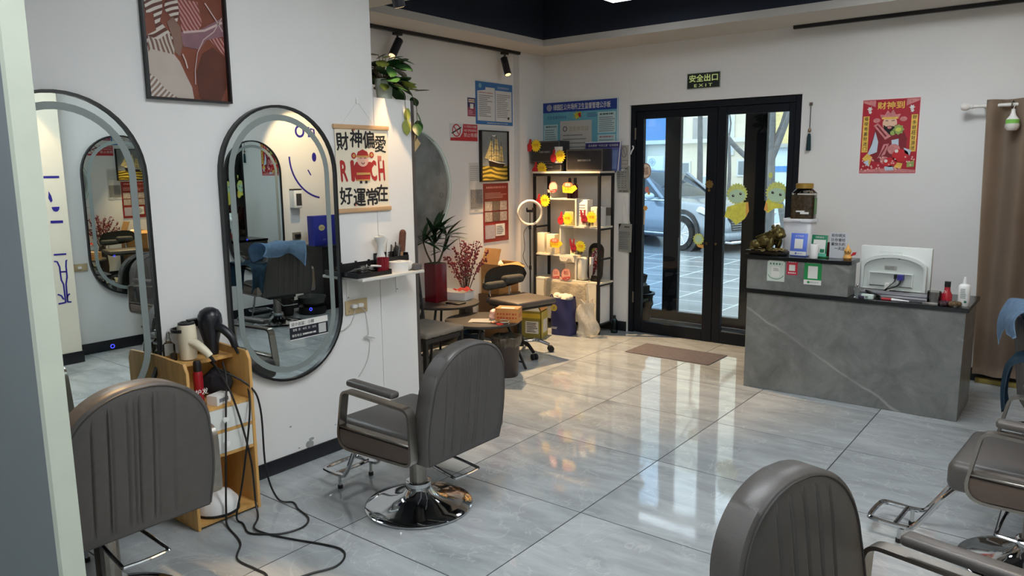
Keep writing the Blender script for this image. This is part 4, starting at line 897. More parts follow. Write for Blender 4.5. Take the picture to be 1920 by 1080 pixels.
B().grid(lambda u, v: (.06*(u-.5), .04*(v-.5), .003+.008*abs(math.sin(u*6+v*3))), 9, 7).done('wrapper', mat('orange_film', (220, 130, 50), .4), t, solid=.001)
t = thing('hair_band', 'coiled clear cable ring on the front table in front of the parcel', 'cable', (-.99, 2.49, .4206), 0); t.location = (-.985, 2.475, .4206)
B().tube([Vector((.035*math.cos(a), .035*math.sin(a), .004+.001*i)) for i, a in enumerate([2*PI*k/18 for k in range(30)])], .0025, 5).done('coil', CORDW, t)
# big cartons in the corner
carton('large_carton', 'tall brown carton on the floor in the corner under the open one', (-1.94, 3.60, .0005), 0, .26, .34, .43, mat('dark_cardboard', (112, 84, 58), .85, var=.1, scale=10))
t = carton('open_carton', 'open cardboard box with a raised flap on top of the tall carton', (-1.95, 3.62, .4325), 0, .22, .31, .29, CARTON, True)
B().box(0, .10, -.15, .15, 0, .004, M=Matrix.Translation((.11, 0, .2905)) @ Matrix.Rotation(.45, 4, 'Y')).done('flap', CARTON, t)
B().box(-.10, .10, 0, .12, 0, .004, M=Matrix.Translation((0, .155, .2905)) @ Matrix.Rotation(-.35, 4, 'X')).done('flap', CARTON, t)
B().box(-.10, .10, -.002, .002, 0, .16, M=Matrix.Translation((0, -.153, .2905)) @ Matrix.Rotation(-.35, 4, 'X')).done('flap', CARTON, t)
b = B().sph((-.01, 0, .25), .06, 12, 8, .06)
for v in b.bm.verts: v.co += v.co.normalized()*.01*math.sin(v.co.x*90+v.co.y*70)
b.done('packing_film', mat('packing_film', (216, 206, 190), .5, bump=.5, bscale=40), t)
t = carton('yellow_carton', 'olive and yellow carton with open flaps beside the blue tote bag', (-1.64, 3.76, .0005), .30, .20, .21, .27, mat('olive_print', (152, 140, 62), .75, var=.12, scale=8), True)
plate(t, 'yellow_band', rect(-.105, .105, .2, .245), mat('carton_yellow', (216, 186, 60), .7), .1102); plate(t, 'white_label', rect(-.05, .085, .05, .17), PAPER, .1102); rules(t, 'small_print', INK, -.035, .075, .06, .16, 6, .1116, .4, .4)
o = plate(t, 'yellow_side', rect(-.1, .1, .0, .26), mat('carton_yellow2', (196, 178, 92), .75, var=.1), 0); o.rotation_euler = (0, 0, PI/2); o.location = (.1102, 0, 0)
o = plate(t, 'side_label', rect(-.05, .075, .05, .18), PAPER, .0012); o.rotation_euler = (0, 0, PI/2); o.location = (.1102, 0, 0)
for M in (Matrix.Translation((.11, -.1, .2705)) @ Matrix.Rotation(-.35, 4, 'Y'), Matrix.Translation((-.11, -.1, .2705)) @ Matrix.Rotation(.6, 4, 'Y')): B().box(-.002, .002, 0, .2, .002, .09, M=M).done('flap', CARTON, t)
B().box(-.1, .1, -.002, .002, .002, .09, M=Matrix.Translation((0, -.11, .2705)) @ Matrix.Rotation(.9, 4, 'X')).done('flap', PAPER, t)
# office chair
t = thing('office_chair', 'dark office chair with a low bent back and star base, draped by the wall', 'chair', (-1.34, 3.13, .0005), math.radians(-12))
DKF = mat('charcoal_fabric', (80, 76, 69), .8, var=.1, scale=40)
B().box(-.20, .25, -.23, .23, .46, .51, .022, 3).done('seat', mat('brown_grey_vinyl', (82, 74, 68), .5, var=.06), t)
B().box(-.18, .22, -.2, .2, .435, .459, .008).done('seat_pan', BLKPL, t)
B().cyl((0, 0, .10), (0, 0, .434), .024, n=14).done('gas_lift', BLKPL, t); B().cyl((0, 0, .07), (0, 0, .15), .042, n=16).done('hub', BLKPL, t)
def obk(u, v):
    s = 2*u-1; h = .10*(1-abs(s)**3.2)**.4
    return (-.27+.09*s*s-.03*math.sin(v*PI), .25*s, .66+.02*s+h*(2*v-1))
bk = B().grid(obk, 26, 12).done('backrest', DKF, t, ang=80, solid=.045)
B().box(-.24, -.17, -.24, .02, .57, .64, .03, 3).box(-.25, -.16, -.02, .22, .60, .68, .035, 3).done('rolled_cloth', mat('charcoal_cloth', (70, 68, 62), .9, var=.2, scale=30), bk)
for y in (-.12, .12): B().tube([(-.10, y, .447), (-.235, y, .45), (-.27, y, .50), (-.262, y, .63)], .010, 8, False, 4).done('back_bar', CHROME, t)
for k in range(5):
    a = math.radians(58)+2*PI*k/5; c, s_ = math.cos(a), math.sin(a)
    lg = B().tube([(.03*c, .03*s_, .105), (.15*c, .15*s_, .115), (.27*c, .27*s_, .066)], lambda q: .020-.006*q, 8, False, 5).done('base_arm', CHROME if k == 0 else BLKPL, t)
    for q in (-.016, .016):
        p = Vector((.285*c-s_*q, .285*s_+c*q, .028)); ax = Vector((-s_, c, 0))*.009
        B().cyl(p-ax, p+ax, .028, n=18).done('caster', RUBBER, lg)
# ring light on a stand
t = thing('ring_light', 'ring light on a thin black tripod stand beside the metal rack', 'lamp', (-1.85, 3.99, .0005), .35)
B().cyl((0, 0, .1), (0, 0, 1.07), .008, n=8).done('pole', BLACK, t); B().cyl((0, 0, .62), (0, 0, .66), .014, n=10).done('clamp', BLKPL, t); B().cyl((0, 0, 1.03), (0, 0, 1.075), .014, n=10).done('clamp', BLKPL, t)
for k in range(3):
    a = 2*PI*k/3+.4; B().cyl((0, 0, .30), (.16*math.cos(a), .16*math.sin(a), .006), .006, n=6).done('leg', BLACK, t)
RC = Vector((0, 0, 1.195)); R2 = Matrix.Translation(RC) @ Matrix.Rotation(.5, 4, 'Z')
B().tube([Vector((.118*math.cos(a), 0, .118*math.sin(a))) for a in [2*PI*i/36 for i in range(36)]], .014, 8, True).xf(R2).done('ring_lamp', mat('ring_white', (232, 222, 204), .5, var=.02), t)
B().cyl((0, 0, 1.07), (0, 0, 1.20), .005, n=6).box(-.03, .03, -.008, .008, 1.20, 1.225).box(-.036, -.026, -.01, .01, 1.205, 1.245).box(.026, .036, -.01, .01, 1.205, 1.245).done('phone_clip', BLKPL, t)
B().tube([(.0, -.012, 1.07), (-.06, -.015, 1.0), (-.05, -.02, .85), (-.07, -.015, .75), (-.02, -.012, .64)], .003, 5, False, 5).done('cable', BLKPL, t)
# tote bag and plastic bag in front of the rack
def bagmesh(w, d, h, puff, seed):
    rnd = random.Random(seed); p = [rnd.random()*6 for _ in range(4)]; b = B(); n = 40
    def fn(u, v):
        a = 2*PI*u; e = 5; cx, cyy = math.cos(a), math.sin(a)
        r = (abs(cx)**e+abs(cyy)**e)**(-1/e); k = 1+puff*math.sin(v*PI)-.06*v
        return (w/2*r*cx*k+.006*math.sin(v*9+p[0]+a*2), d/2*r*cyy*k+.006*math.sin(v*7+a*3+p[1]), h*v+.01*math.sin(a*2+p[2])*v)
    b.grid(fn, n+1, 12); b.prism([fn(i/n, 0)[:2] for i in range(n)], .0003, .002, 'xy'); return b
NV = mat('navy_tote', (44, 46, 92), .75, var=.08, scale=10)
t = thing('tote_bag', 'navy blue tote bag with a round yellow badge, stuffed with white plush', 'bag', (-1.45, 4.0, .0005), .12)
bagmesh(.23, .14, .37, .05, 2).done('bag', NV, t, ang=60)
plate(t, 'badge', circ(-.065, .275, .034, 20), mat('badge_yellow', (190, 168, 74), .6, var=.2, scale=60), .0795, .003); text(t, '吉', -.065, .275, .03, NV, .0835); rules(t, 'tag_print', PAPER, -.10, -.03, .06, .085, 2, .078, .3, .2)
b = B()
for k in range(9): b.sph((-.075+.15*random.random(), -.03+.06*random.random(), .355+.03*random.random()), .042, 10, 7, .036)
o = b.done('plush_filling', mat('cream_plush', (238, 222, 196), .95, bump=.6, bscale=80), t); o['kind'] = 'stuff'
for y in (-.055, .055): B().tube([(-.08, y, .36), (-.10, y, .40), (-.115, y*.9, .385), (-.12, y, .34)], .006, 6, False, 4).done('strap', NV, t)
t = thing('plastic_bag', 'translucent white plastic bag slumped against the rack beside the tote bag', 'bag', (-1.22, 4.065, .0005), 0)
b = bagmesh(.20, .13, .33, .02, 6)
for v in b.bm.verts:
    v.co.x = v.co.x*(1-.35*abs(v.co.z/.33-.15))+.02*math.sin(v.co.z*20); v.co.y += .012*math.sin(v.co.x*40+v.co.z*30)
b.done('bag', film('thin_film', (232, 226, 212), .55), t, ang=80)
B().tube([(.0, -.03, .32), (-.045, -.04, .36), (-.03, -.03, .30)], .006, 6, False, 5).tube([(.05, .02, .32), (.075, -.02, .38), (.03, -.03, .31)], .006, 6, False, 5).done('handle', MATS['thin_film'], t)
t = thing('teal_bottle', 'small teal bottle on the floor between the rack and the door', 'bottle', (-1.075, 4.35, .0005))
B().lathe([(.0, 0), (.035, 0), (.036, .12), (.015, .15), (.0, .15)], 16).done('body', glass('teal_glass', (.25, .5, .55), .05), t); B().cyl((0, 0, .1505), (0, 0, .175), .016).done('cap', RUBBER, t)

# ================================================================ METAL RACK IN THE CORNER
RW = mat('rack_white', (232, 224, 204), .5, var=.02)
t = thing('display_rack', 'black metal rack with stepped white shelves in the corner by the door', 'rack', (-1.54, 4.302, .0005))
RK = t
for x in (-.385, .385):
    for y in (-.127, .127): box('post', BLACK, t, x-.012, x+.012, y-.012, y+.012, 0, 1.556)
for a in ((-.397, .397, -.139, -.115), (-.397, .397, .115, .139)): box('top_rail', BLACK, t, a[0], a[1], a[2], a[3], 1.5565, 1.583)
for x in (-.397, .373): box('top_rail', BLACK, t, x, x+.024, -.1145, .1145, 1.5565, 1.583)
for z in (1.03, .735, .48, .08):
    for x in (-.385, .385): box('side_rail', BLACK, t, x-.008, x+.008, -.1145, .1145, z, z+.018)
box('top_shelf', RW, t, -.40, .40, -.142, .142, 1.5835, 1.602)
for n, x0, x1, z in (('shelf', -.20, .118, 1.322), ('shelf', -.082, .395, 1.0485), ('shelf', -.395, .118, .7535)): box(n, RW, t, x0, x1, -.12, .12, z, z+.016)
for x, z0, z1 in ((.102, 1.065, 1.3215), (-.082, .770, 1.048), (.102, .517, .753), (-.20, 1.3385, 1.46)): box('riser', RW, t, x, x+.016, -.12, .12, z0, z1)
box('lower_shelf', RW, t, -.40, .40, -.126, .126, .4985, .5165)
box('cabinet_front', RW, t, -.372, .355, -.125, -.113, .10, .498)
for x in (-.372, .36): box('cabinet_side', WHITE, t, x, x+.012, -.112, .112, .10, .498)
box('cabinet_floor', RW, t, -.3595, .3595, -.112, .112, .10, .112)
B().prism([(-.08, .753), (.10, .753), (.10, .70), (.085, .70), (.06, .735), (.03, .735), (.0, .705), (-.06, .705), (-.075, .72)], -.121, -.127).done('valance', RW, t, smooth=False)
B().box(.1185, .20, -.115, .05, .517, .752, .03, 3).done('curved_panel', RW, t)
rules(t, 'front_fold', mat('cloth_cream', (226, 214, 186), .8), -.25, .30, .455, .495, 1, .1255, .3, 0)
YF = 4.302-.128      # front plane of the rack's shelves
DKBOX = mat('graphite_gift_box', (44, 42, 44), .45, var=.08); DKBOX2 = mat('graphite_rim', (86, 84, 82), .5)
def giftbox(label, x0, x1, z0, z1, y0=4.185, y1=4.36):
    t = thing('gift_box', label, 'box', ((x0+x1)/2, (y0+y1)/2, z0), 0, 'dark gift boxes on top of the rack'); w, d, h = (x1-x0)/2, (y1-y0)/2, z1-z0
    B().box(-w, w, -d, d, 0, h, .004).done('carton', DKBOX, t); B().ring(rect(-w+.004, w-.004, .004, h-.004), rect(-w+.014, w-.014, .014, h-.014), -d-.0003, -d-.001).done('rim', DKBOX2, t, smooth=False)
    rules(t, 'silver_print', mat('silver_print', (140, 138, 134), .5), -w*.35, w*.35, h*.44, h*.54, 1, d+.0012, .8, 0, .014); return t
giftbox('dark gift box at the bottom of the pair on the left of the rack top', -1.93, -1.60, 1.603, 1.692)
giftbox('dark gift box on top of the pair at the left of the rack top', -1.985, -1.62, 1.6925, 1.905)
giftbox('dark gift box standing alone in the middle of the rack top', -1.545, -1.125, 1.603, 1.815)
t = thing('violet_board', 'small violet framed board leaning behind the single dark gift box', 'board', (-1.25, 4.40, 1.603))
VB = mat('violet_board', (92, 102, 158), .4, var=.15, scale=5)
box('board', VB, t, -.205, .20, -.004, .004, 0, .285); plate(t, 'header', rect(-.2, .195, .225, .272), mat('deep_violet', (52, 42, 104), .4), .0042); text(t, '店长推荐 “今日之星” 全场促销', 0, .248, .022, PAPER, .0054, .34)
plates(t, 'frame_edge', [rect(-.205, .20, .277, .285), [(.165, 0), (.175, 0), (.2, .277), (.19, .277)]], WHITE, .0054); plate(t, 'panel', [(.03, .02), (.15, .02), (.17, .2), (.03, .2)], mat('panel_blue', (120, 140, 190), .4, var=.2), .0042)

# price bursts: a red thumb and a yellow starburst
def burst(x, z, label, kind='thumb', y=None, sc=1.0, words=None):
    t = thing('price_card', label, 'price card', (x, (YF-.003 if y is None else y), z), 0, 'price cards on the rack')
    s = sc
    if kind in ('thumb', 'victory', 'olive'):
        ye = mat('burst_olive', (190, 184, 40), .6, var=.08) if kind == 'olive' else YEL
        plate(t, 'starburst', star(.035*s, 0, .068*s, .049*s, 15), ye, 0, .003)
        rd = RED if kind == 'thumb' else mat('burst_dark_red', (156, 26, 44), .6, var=.1)
        plate(t, 'fist', circ(-.045*s, -.018*s, .036*s, 16, .042*s), rd, .0032, .002)
        if kind == 'thumb': plate(t, 'thumb', [(-.06*s, .0), (-.03*s, .0), (-.018*s, .055*s), (-.026*s, .07*s), (-.042*s, .066*s), (-.05*s, .03*s)], rd, .0054)
        else:
            for dx in (-.03, .0): plate(t, 'finger', [(-.055*s+dx*s, .0), (-.03*s+dx*s*.6, .0), (-.03*s+dx*1.6*s, .075*s), (-.045*s+dx*1.6*s, .075*s)], rd, .0054)
        text(t, words or '特惠', .037*s, .006*s, .03*s, mat('burst_orange', (214, 140, 20), .6), .0036)
        if kind != 'thumb': text(t, '店长推荐', .0, -.058*s, .036*s, INK, .0058, .13*s, .03, -.12)
    elif kind == 'cloud':
        plate(t, 'bubble', [(-.075*s+.15*s*q, (.035+.008*(i % 2))*s) for i, q in enumerate([k/9 for k in range(10)])][::-1]+[(-.07*s, -.03*s), (.04*s, -.036*s), (.075*s, -.01*s), (.1*s, .008*s)], YEL, 0, .003)
        plate(t, 'fringe', star(-.01*s, .045*s, .03*s, .022*s, 12, 2.2), mat('burst_salmon', (232, 120, 70), .6, var=.2, scale=60), .0032, .001); text(t, words or '热卖中', -.005*s, .0, .028*s, mat('burst_orange', (214, 140, 20), .6), .0036)
        text(t, '爆款', -.01*s, .047*s, .03*s, PAPER, .0046)
    else:
        pk = mat('bubble_pink', (238, 182, 160), .6, var=.06); plate(t, 'disc', circ(0, 0, .052*s, 26, .056*s), pk, 0, .003)
        B().ring(circ(0, 0, .052*s, 26, .056*s), circ(0, 0, .047*s, 26, .051*s), -.0032, -.0038).done('rim', mat('bubble_rim', (196, 96, 84), .6), t, smooth=False)
        plate(t, 'tail', [(-.045*s, -.03*s), (-.07*s, -.02*s), (-.062*s, -.055*s), (-.03*s, -.045*s)], pk, .0001, .003)
        plate(t, 'ribbon', [(-.035*s, -.045*s), (.036*s, -.036*s), (.04*s, -.015*s), (-.032*s, -.024*s)], RED, .004)
        if words: text(t, words, .0, .018*s, .036*s, mat('bubble_text', (180, 40, 40), .6), .0042)
        rules(t, 'ribbon_print', mat('bubble_white', (246, 220, 210), .6), -.026*s, .032*s, -.037*s, -.025*s, 1, .0052, .6, 0, .012)
    return t
burst(-1.945, 1.862, 'thumbs-up price card on the upper of the stacked dark boxes', y=4.182)
burst(-1.645, 1.752, 'thumbs-up price card on a white card at the right end of the stacked boxes', y=4.176)
tag(B().box(-1.678, -1.585, 4.177, 4.1845, 1.685, 1.845, .001).done('white_card', PAPER), 'white card behind a price card at the right of the stacked dark boxes', 'card')
burst(-1.875, 1.632, 'thumbs-up price card on the lower of the stacked dark boxes', y=4.182)
burst(-1.83, 1.31, 'thumbs-up price card hanging beside the rack post under the top shelf')
burst(-1.69, 1.445, 'pink round price bubble without a number near the rack top', 'bubble')
burst(-1.50, 1.425, 'yellow cloud price card in front of two dark bottles', 'cloud', y=4.165)
burst(-1.555, 1.135, 'thumbs-up price card in the middle compartment of the rack')
burst(-1.275, 1.155, 'victory-hand price card on the white cartons of the rack', 'victory')
burst(-1.665, .87, 'yellow cloud price card on the middle left shelf of the rack', 'cloud', sc=.9)
burst(-1.40, .865, 'olive victory-hand price card on the middle shelf of the rack', 'olive')
burst(-1.665, .565, 'pink price bubble reading fifty, the left one on the lower shelf', 'bubble', words='50', y=4.18)
burst(-1.535, .572, 'pink price bubble reading eighty, larger and right on the lower shelf', 'bubble', words='80', sc=1.12, y=4.172)
# goods on the rack
def bottle(x, y, z, label, h, r, m, cap, group=None):
    t = thing('bottle', label, 'bottle', (x, y, z), 0, group)
    B().lathe([(.0, 0), (r, 0), (r, h*.62), (r*.45, h*.70), (r*.42, h*.76), (.0, h*.76)], 16).done('body', m, t)
    B().lathe([(.0, h*.761), (r*.62, h*.761), (r*.45, h), (.0, h)], 14).done('cap', cap, t); return t
DRB = mat('brown_red_bottle', (74, 24, 22), .25, var=.1)
bottle(-1.525, 4.22, 1.3385, 'dark red bottle with a black cap, left of the pair on the upper rack shelf', .20, .028, DRB, BLKPL)
bottle(-1.46, 4.22, 1.3385, 'dark red bottle with a black cap, right of the pair on the upper rack shelf', .20, .028, DRB, BLKPL)
def pack(x, y, z, w, d, h, label, m=PAPER, lines=True):
    t = thing('carton', label, 'box', (x, y, z)); B().box(-w/2, w/2, -d/2, d/2, 0, h, .002).done('carton_body', m, t)
    if lines: rules(t, 'small_print', GREYINK, -w*.35, w*.35, h*.35, h*.85, 5, d/2+.0004, .25, .4)
    return t
CR = mat('cream_carton', (234, 224, 196), .6, var=.03)
pack(-1.36, 4.25, 1.065, .11, .1, .26, 'tall white printed carton right of the middle riser')
pack(-1.255, 4.27, 1.065, .09, .1, .19, 'white carton behind the victory-hand price card', CR)
pack(-1.195, 4.29, 1.065, .024, .12, .19, 'narrow white carton with grey print at the rack post')
pack(-1.53, 4.26, 1.065, .10, .09, .14, 'pale carton behind the middle thumbs-up price card', mat('grey_green_carton', (176, 170, 120), .6))
pack(-1.86, 4.24, .7700, .09, .10, .21, 'plain cream carton at the left of the middle rack shelf', CR, False)
pack(-1.74, 4.24, .7700, .10, .10, .20, 'plain cream carton next to the yellow cloud card', CR, False)
pack(-1.50, 4.26, .7700, .05, .06, .15, 'slim cream carton on the middle shelf behind the olive card', CR)
pack(-1.54, 4.29, .5170, .12, .08, .16, 'cream carton behind the price bubbles on the lower shelf', CR, False)
t = thing('slim_bottle', 'slim clear and white bottle standing right of the curved panel', 'bottle', (-1.285, 4.25, .517))
B().lathe([(.0, 0), (.025, 0), (.025, .15), (.018, .17), (.0, .17)], 16).done('body', mat('grey_clear', (186, 182, 176), .25), t); B().cyl((0, 0, .1705), (0, 0, .24), .02, n=14).done('cap', WHITE, t)
t = thing('hand_mirror', 'black framed rounded hand mirror leaning at the right of the lower rack shelf', 'mirror', (-1.235, 4.235, .5172)); t.rotation_euler = (-.10, 0, 0)
B().ring(rrect(-.085, .085, 0, .385, .075, 6), rrect(-.055, .055, .06, .335, .03, 6), 0, -.012).done('frame', BLKPL, t); plate(t, 'mirror_glass', rrect(-.055, .055, .06, .335, .03, 6), MIRROR, .002, .004)
tag(box('grey_plate', mat('socket_grey', (120, 112, 102), .5), None, -1.26, -1.18, YB-.008, YB-.001, 1.16, 1.24), 'small grey wall plate seen between the rack posts', 'plate')

# wall board behind the rack and the papers by the door
t = wthing('notice_board', 'large blue and turquoise public notice board above the rack', 'board', 'back', -1.575, 1.945)
TQ = mat('turquoise_print', (98, 168, 188), .5, var=.12, scale=3); DB = mat('deep_blue_print', (24, 56, 140), .5, var=.05)
box('board', TQ, t, -.45, .45, -.012, 0, -.36, .36); plate(t, 'header', rect(-.447, .447, .255, .358), DB, .0122); text(t, '绿园区公共场所卫生监督管理公示板', .03, .305, .058, PAPER, .0136, .68, .01)
plate(t, 'crest', circ(-.36, .305, .034, 20), mat('crest_grey', (150, 150, 170), .5), .0134); plate(t, 'footer', rect(-.447, .447, -.357, -.30), DB, .0122); text(t, '公共场所', .35, -.33, .03, PAPER, .0136)
text(t, '卫生监督员热线', -.27, .205, .03, DB, .0124, .24); rules(t, 'slogan_print', mat('slate_print', (70, 110, 150), .5), .10, .24, .19, .235, 3, .0124, .5, .3)
plates(t, 'flower_print', [star(-.02, .215, .05, .025, 7), circ(.015, .235, .018, 10)], mat('flower_yellow', (196, 190, 60), .6, var=.3, scale=40), .0126); plate(t, 'bird_print', [(-.01, .23), (.02, .24), (.03, .20), (.01, .195)], RED, .0138)
LG = mat('licence_grey', (186, 184, 178), .6, var=.03); PT = mat('pale_turquoise', (176, 204, 204), .5, var=.03)
plate(t, 'licence', rect(-.225, .155, -.30, .165), LG, .0126); B().ring(circ(-.165, .085, .026, 20), circ(-.165, .085, .019, 20), -.0138, -.0144).done('licence_seal', INK, t, smooth=False); text(t, '卫生许可证', .0, .083, .044, mat('licence_gold', (150, 140, 90), .6), .0140, .24); rules(t, 'licence_print', GREYINK, -.19, .12, -.2, .04, 6, .0138, .25, .4)
plate(t, 'left_panel', rect(-.43, -.255, -.25, .135), PT, .0126); rules(t, 'small_print', GREYINK, -.415, -.27, -.2, .09, 13, .0138, .35, .25); rules(t, 'panel_heading', INK, -.40, -.27, .1, .125, 1, .0138, .6, 0, .014)
plate(t, 'right_panel', rect(.225, .43, .03, .235), PT, .0126); rules(t, 'small_print', GREYINK, .24, .42, .04, .19, 8, .0138, .35, .2); rules(t, 'panel_heading', INK, .25, .40, .2, .225, 1, .0138, .6, 0, .014)
plate(t, 'right_panel', rect(.225, .43, -.28, .015), PT, .0126); rules(t, 'small_print', GREYINK, .24, .42, -.26, -.03, 12, .0138, .35, .2); rules(t, 'panel_heading', mat('notice_red'), .25, .40, -.02, .005, 1, .0138, .6, 0, .014)
plates(t, 'edge_strip', [rect(.443, .45, -.36, .36), rect(-.45, .45, .356, .36)], WHITE, .0138)
t = wthing('no_fire_notice', 'small grey notice with an oval sign between the board and the door', 'notice', 'back', -1.055, 1.75)
plate(t, 'sheet', rect(-.055, .05, -.12, .10), mat('grey_paper', (176, 170, 158), .8), 0); B().ring(circ(0, .035, .033, 20, .055), circ(0, .035, .027, 20, .048), -.0012, -.002).done('oval', GREYINK, t, smooth=False); plates(t, 'slash', [stroke([(-.018, .075), (.018, -.005)], .005)], GREYINK, .0022); B().ring(rect(-.035, .045, -.085, -.045), rect(-.03, .04, -.08, -.05), -.0012, -.002).done('frame_print', GREYINK, t, smooth=False)
t = wthing('price_sheet', 'printed sheet with a curled edge taped beside the door frame', 'sheet', 'back', -1.065, 1.53)
B().grid(lambda u, v: (-.075+.145*u+.02*(1-v), -.002-.012*(u-.4)**2-.004*math.sin(v*5), -.14+.26*v), 8, 8).done('sheet', mat('grey_white_paper', (198, 200, 194), .8), t, solid=.0005); rules(t, 'small_print', GREYINK, -.05, .05, -.1, .07, 8, .0085, .3, .25, .03); rules(t, 'heading', mat('teal_ink', (60, 90, 84), .7), -.04, .055, .085, .105, 1, .0085, .7, 0, .016); rules(t, 'footer', INK, -.035, .06, -.13, -.118, 1, .0085, .7, 0, .016)
t = wthing('hanging_tag', 'printed paper hanging on white strings low beside the door frame', 'sheet', 'back', -1.03, .945)
B().grid(lambda u, v: (-.075+.15*u, -.003-.01*u*(1-v), -.14+.28*v), 6, 6).done('sheet', mat('grey_white_paper'), t, solid=.0005); rules(t, 'small_print', GREYINK, -.06, .065, -.12, .07, 9, .0145, .3, .25); rules(t, 'heading', INK, .0, .06, .1, .12, 1, .0145, .7, 0, .016)
B().tube([(-.02, -.004, .41), (.01, -.006, .28), (.055, -.01, .145)], .004, 6).tube([(-.02, -.004, .41), (-.03, -.006, .28), (-.02, -.01, .145)], .004, 6).done('string', PAPER, t)

# translucent sheet hanging over the front of the rack's cabinet
def shf(u, v):
    x = -1.80+.53*u; s = v*1.0
    return (x+.03*(1-v)*math.sin(u*5), 4.166-.012*math.sin(u*17+v*4)*v-.014*v, .523-.27*v*(.75+.35*u)) if v > .12 else (x, 4.215-.40*v, .523+.003*math.sin(u*20))
o = B().grid(shf, 30, 16).done('packing_sheet', film('packing_sheet', (230, 220, 196), .62), None, ang=80, solid=.0015); tag(o, 'creased pale packing sheet draped over the front of the rack cabinet', 'sheet')

# ================================================================ RECEPTION COUNTER
def stone_mat():
    m = bpy.data.materials.new('grey_veined_stone'); m.use_nodes = True; nt = m.node_tree; b = nt.nodes['Principled BSDF']; N = nt.nodes.new; L = nt.links.new
    tc = N('ShaderNodeTexCoord'); n1 = N('ShaderNodeTexNoise'); n1.inputs['Scale'].default_value = 4.5; n1.inputs['Detail'].default_value = 10; n1.inputs['Roughness'].default_value = .68; n1.inputs['Distortion'].default_value = .5
    L(tc.outputs['Object'], n1.inputs['Vector']); r = N('ShaderNodeValToRGB'); e = r.color_ramp.elements
    e[0].position = .28; e[0].color = (*s2l((98, 99, 97)), 1); e[1].position = .74; e[1].color = (*s2l((146, 147, 144)), 1); L(n1.outputs['Fac'], r.inputs[0])
    # long diagonal veins: a line field bent by noise
    sx = N('ShaderNodeSeparateXYZ'); L(tc.outputs['Object'], sx.inputs[0])
    a = N('ShaderNodeMath'); a.operation = 'MULTIPLY_ADD'; a.inputs[1].default_value = .57; L(sx.outputs['X'], a.inputs[0]); L(sx.outputs['Z'], a.inputs[2])
    n2 = N('ShaderNodeTexNoise'); n2.inputs['Scale'].default_value = 3.5; n2.inputs['Detail'].default_value = 5; L(tc.outputs['Object'], n2.inputs['Vector'])
    c = N('ShaderNodeMath'); c.operation = 'MULTIPLY_ADD'; c.inputs[1].default_value = .10; L(n2.outputs['Fac'], c.inputs[0]); L(a.outputs[0], c.inputs[2])
    md = N('ShaderNodeMath'); md.operation = 'PINGPONG'; md.inputs[1].default_value = .36
    sb = N('ShaderNodeMath'); sb.operation = 'SUBTRACT'; sb.inputs[1].default_value = VEIN; L(c.outputs[0], sb.inputs[0]); L(sb.outputs[0], md.inputs[0])
    r2 = N('ShaderNodeValToRGB'); e = r2.color_ramp.elements; e[0].position = .0; e[0].color = (.75, .75, .75, 1); e[1].position = .014; e[1].color = (0, 0, 0, 1); L(md.outputs[0], r2.inputs[0])
    n3 = N('ShaderNodeTexNoise'); n3.inputs['Scale'].default_value = 2.2; L(tc.outputs['Object'], n3.inputs['Vector']); r3 = N('ShaderNodeValToRGB'); r3.color_ramp.elements[0].position = .42; r3.color_ramp.elements[1].position = .58; L(n3.outputs['Fac'], r3.inputs[0])
    mu = N('ShaderNodeMath'); mu.operation = 'MULTIPLY'; L(r2.outputs[0], mu.inputs[0]); L(r3.outputs[0], mu.inputs[1])
    mx = N('ShaderNodeMix'); mx.data_type = 'RGBA'; L(mu.outputs[0], mx.inputs['Factor']); L(r.outputs[0], mx.inputs['A']); mx.inputs['B'].default_value = (*s2l((178, 176, 170)), 1)
    L(mx.outputs['Result'], b.inputs['Base Color']); b.inputs['Roughness'].default_value = .28; return m
VEIN = 1.02
STONE = stone_mat(); TOPB = mat('black_counter_edge', (20, 22, 24), .22, var=.1)
t = thing('reception_counter', 'grey veined stone reception counter with black tops and a raised left end', 'counter', (0, 0, .0005))
B().box(.645, 2.045, 3.312, 3.85, 0, .715, .002, 1).done('front_body', STONE, t)
B().box(.632, 2.062, 3.293, 3.85, .7155, .744, .002, 1).done('worktop', TOPB, t)
B().box(.640, 1.345, 3.306, 3.50, .7445, .966, .002, 1).done('raised_body', STONE, t)
B().box(.628, 1.362, 3.29, 3.515, .9665, .994, .002, 1).done('ledge', TOPB, t)
ZL, ZU = .7452, .9952
def sticker(name, label, x0, x1, z0, z1, border, kind):
    t = thing(name, label, 'sticker', ((x0+x1)/2, 3.3055, (z0+z1)/2), 0, 'payment stickers on the counter'); w, h = (x1-x0)/2, (z1-z0)/2
    return t, w, h
t, w, h = sticker('payment_sticker', 'pale green outlined payment sticker, left of three on the counter', .79, .915, .815, .978, None, 0)
plate(t, 'sheet', rect(-w, w, -h, h), mat('pale_green_print', (206, 216, 206), .5), 0); plates(t, 'green_top', [[(-w, h), (-w, h*.72), (-w*.6, h*.95), (w*.6, h*.95), (w, h*.72), (w, h)]], mat('print_dark_green', (50, 110, 84), .5), .0012)
rules(t, 'heading', mat('print_dark_green'), -w*.7, w*.7, h*.45, h*.65, 1, .0012, .7, 0, .017); plate(t, 'white_field', rect(-w*.5, w*.45, -h*.6, h*.3), PAPER, .0012); rules(t, 'small_print', GREYINK, -w*.3, w*.4, -h*.1, h*.2, 3, .0026, .4, .3); plates(t, 'swoosh', [stroke(arc(0, -h*.3, w*.9, 3.4, 6.0, 12, h*.5), .004)], mat('print_dark_green'), .0012)
t, w, h = sticker('payment_sticker', 'small red payment sticker, middle of three on the counter', .928, 1.004, .870, .977, None, 0)
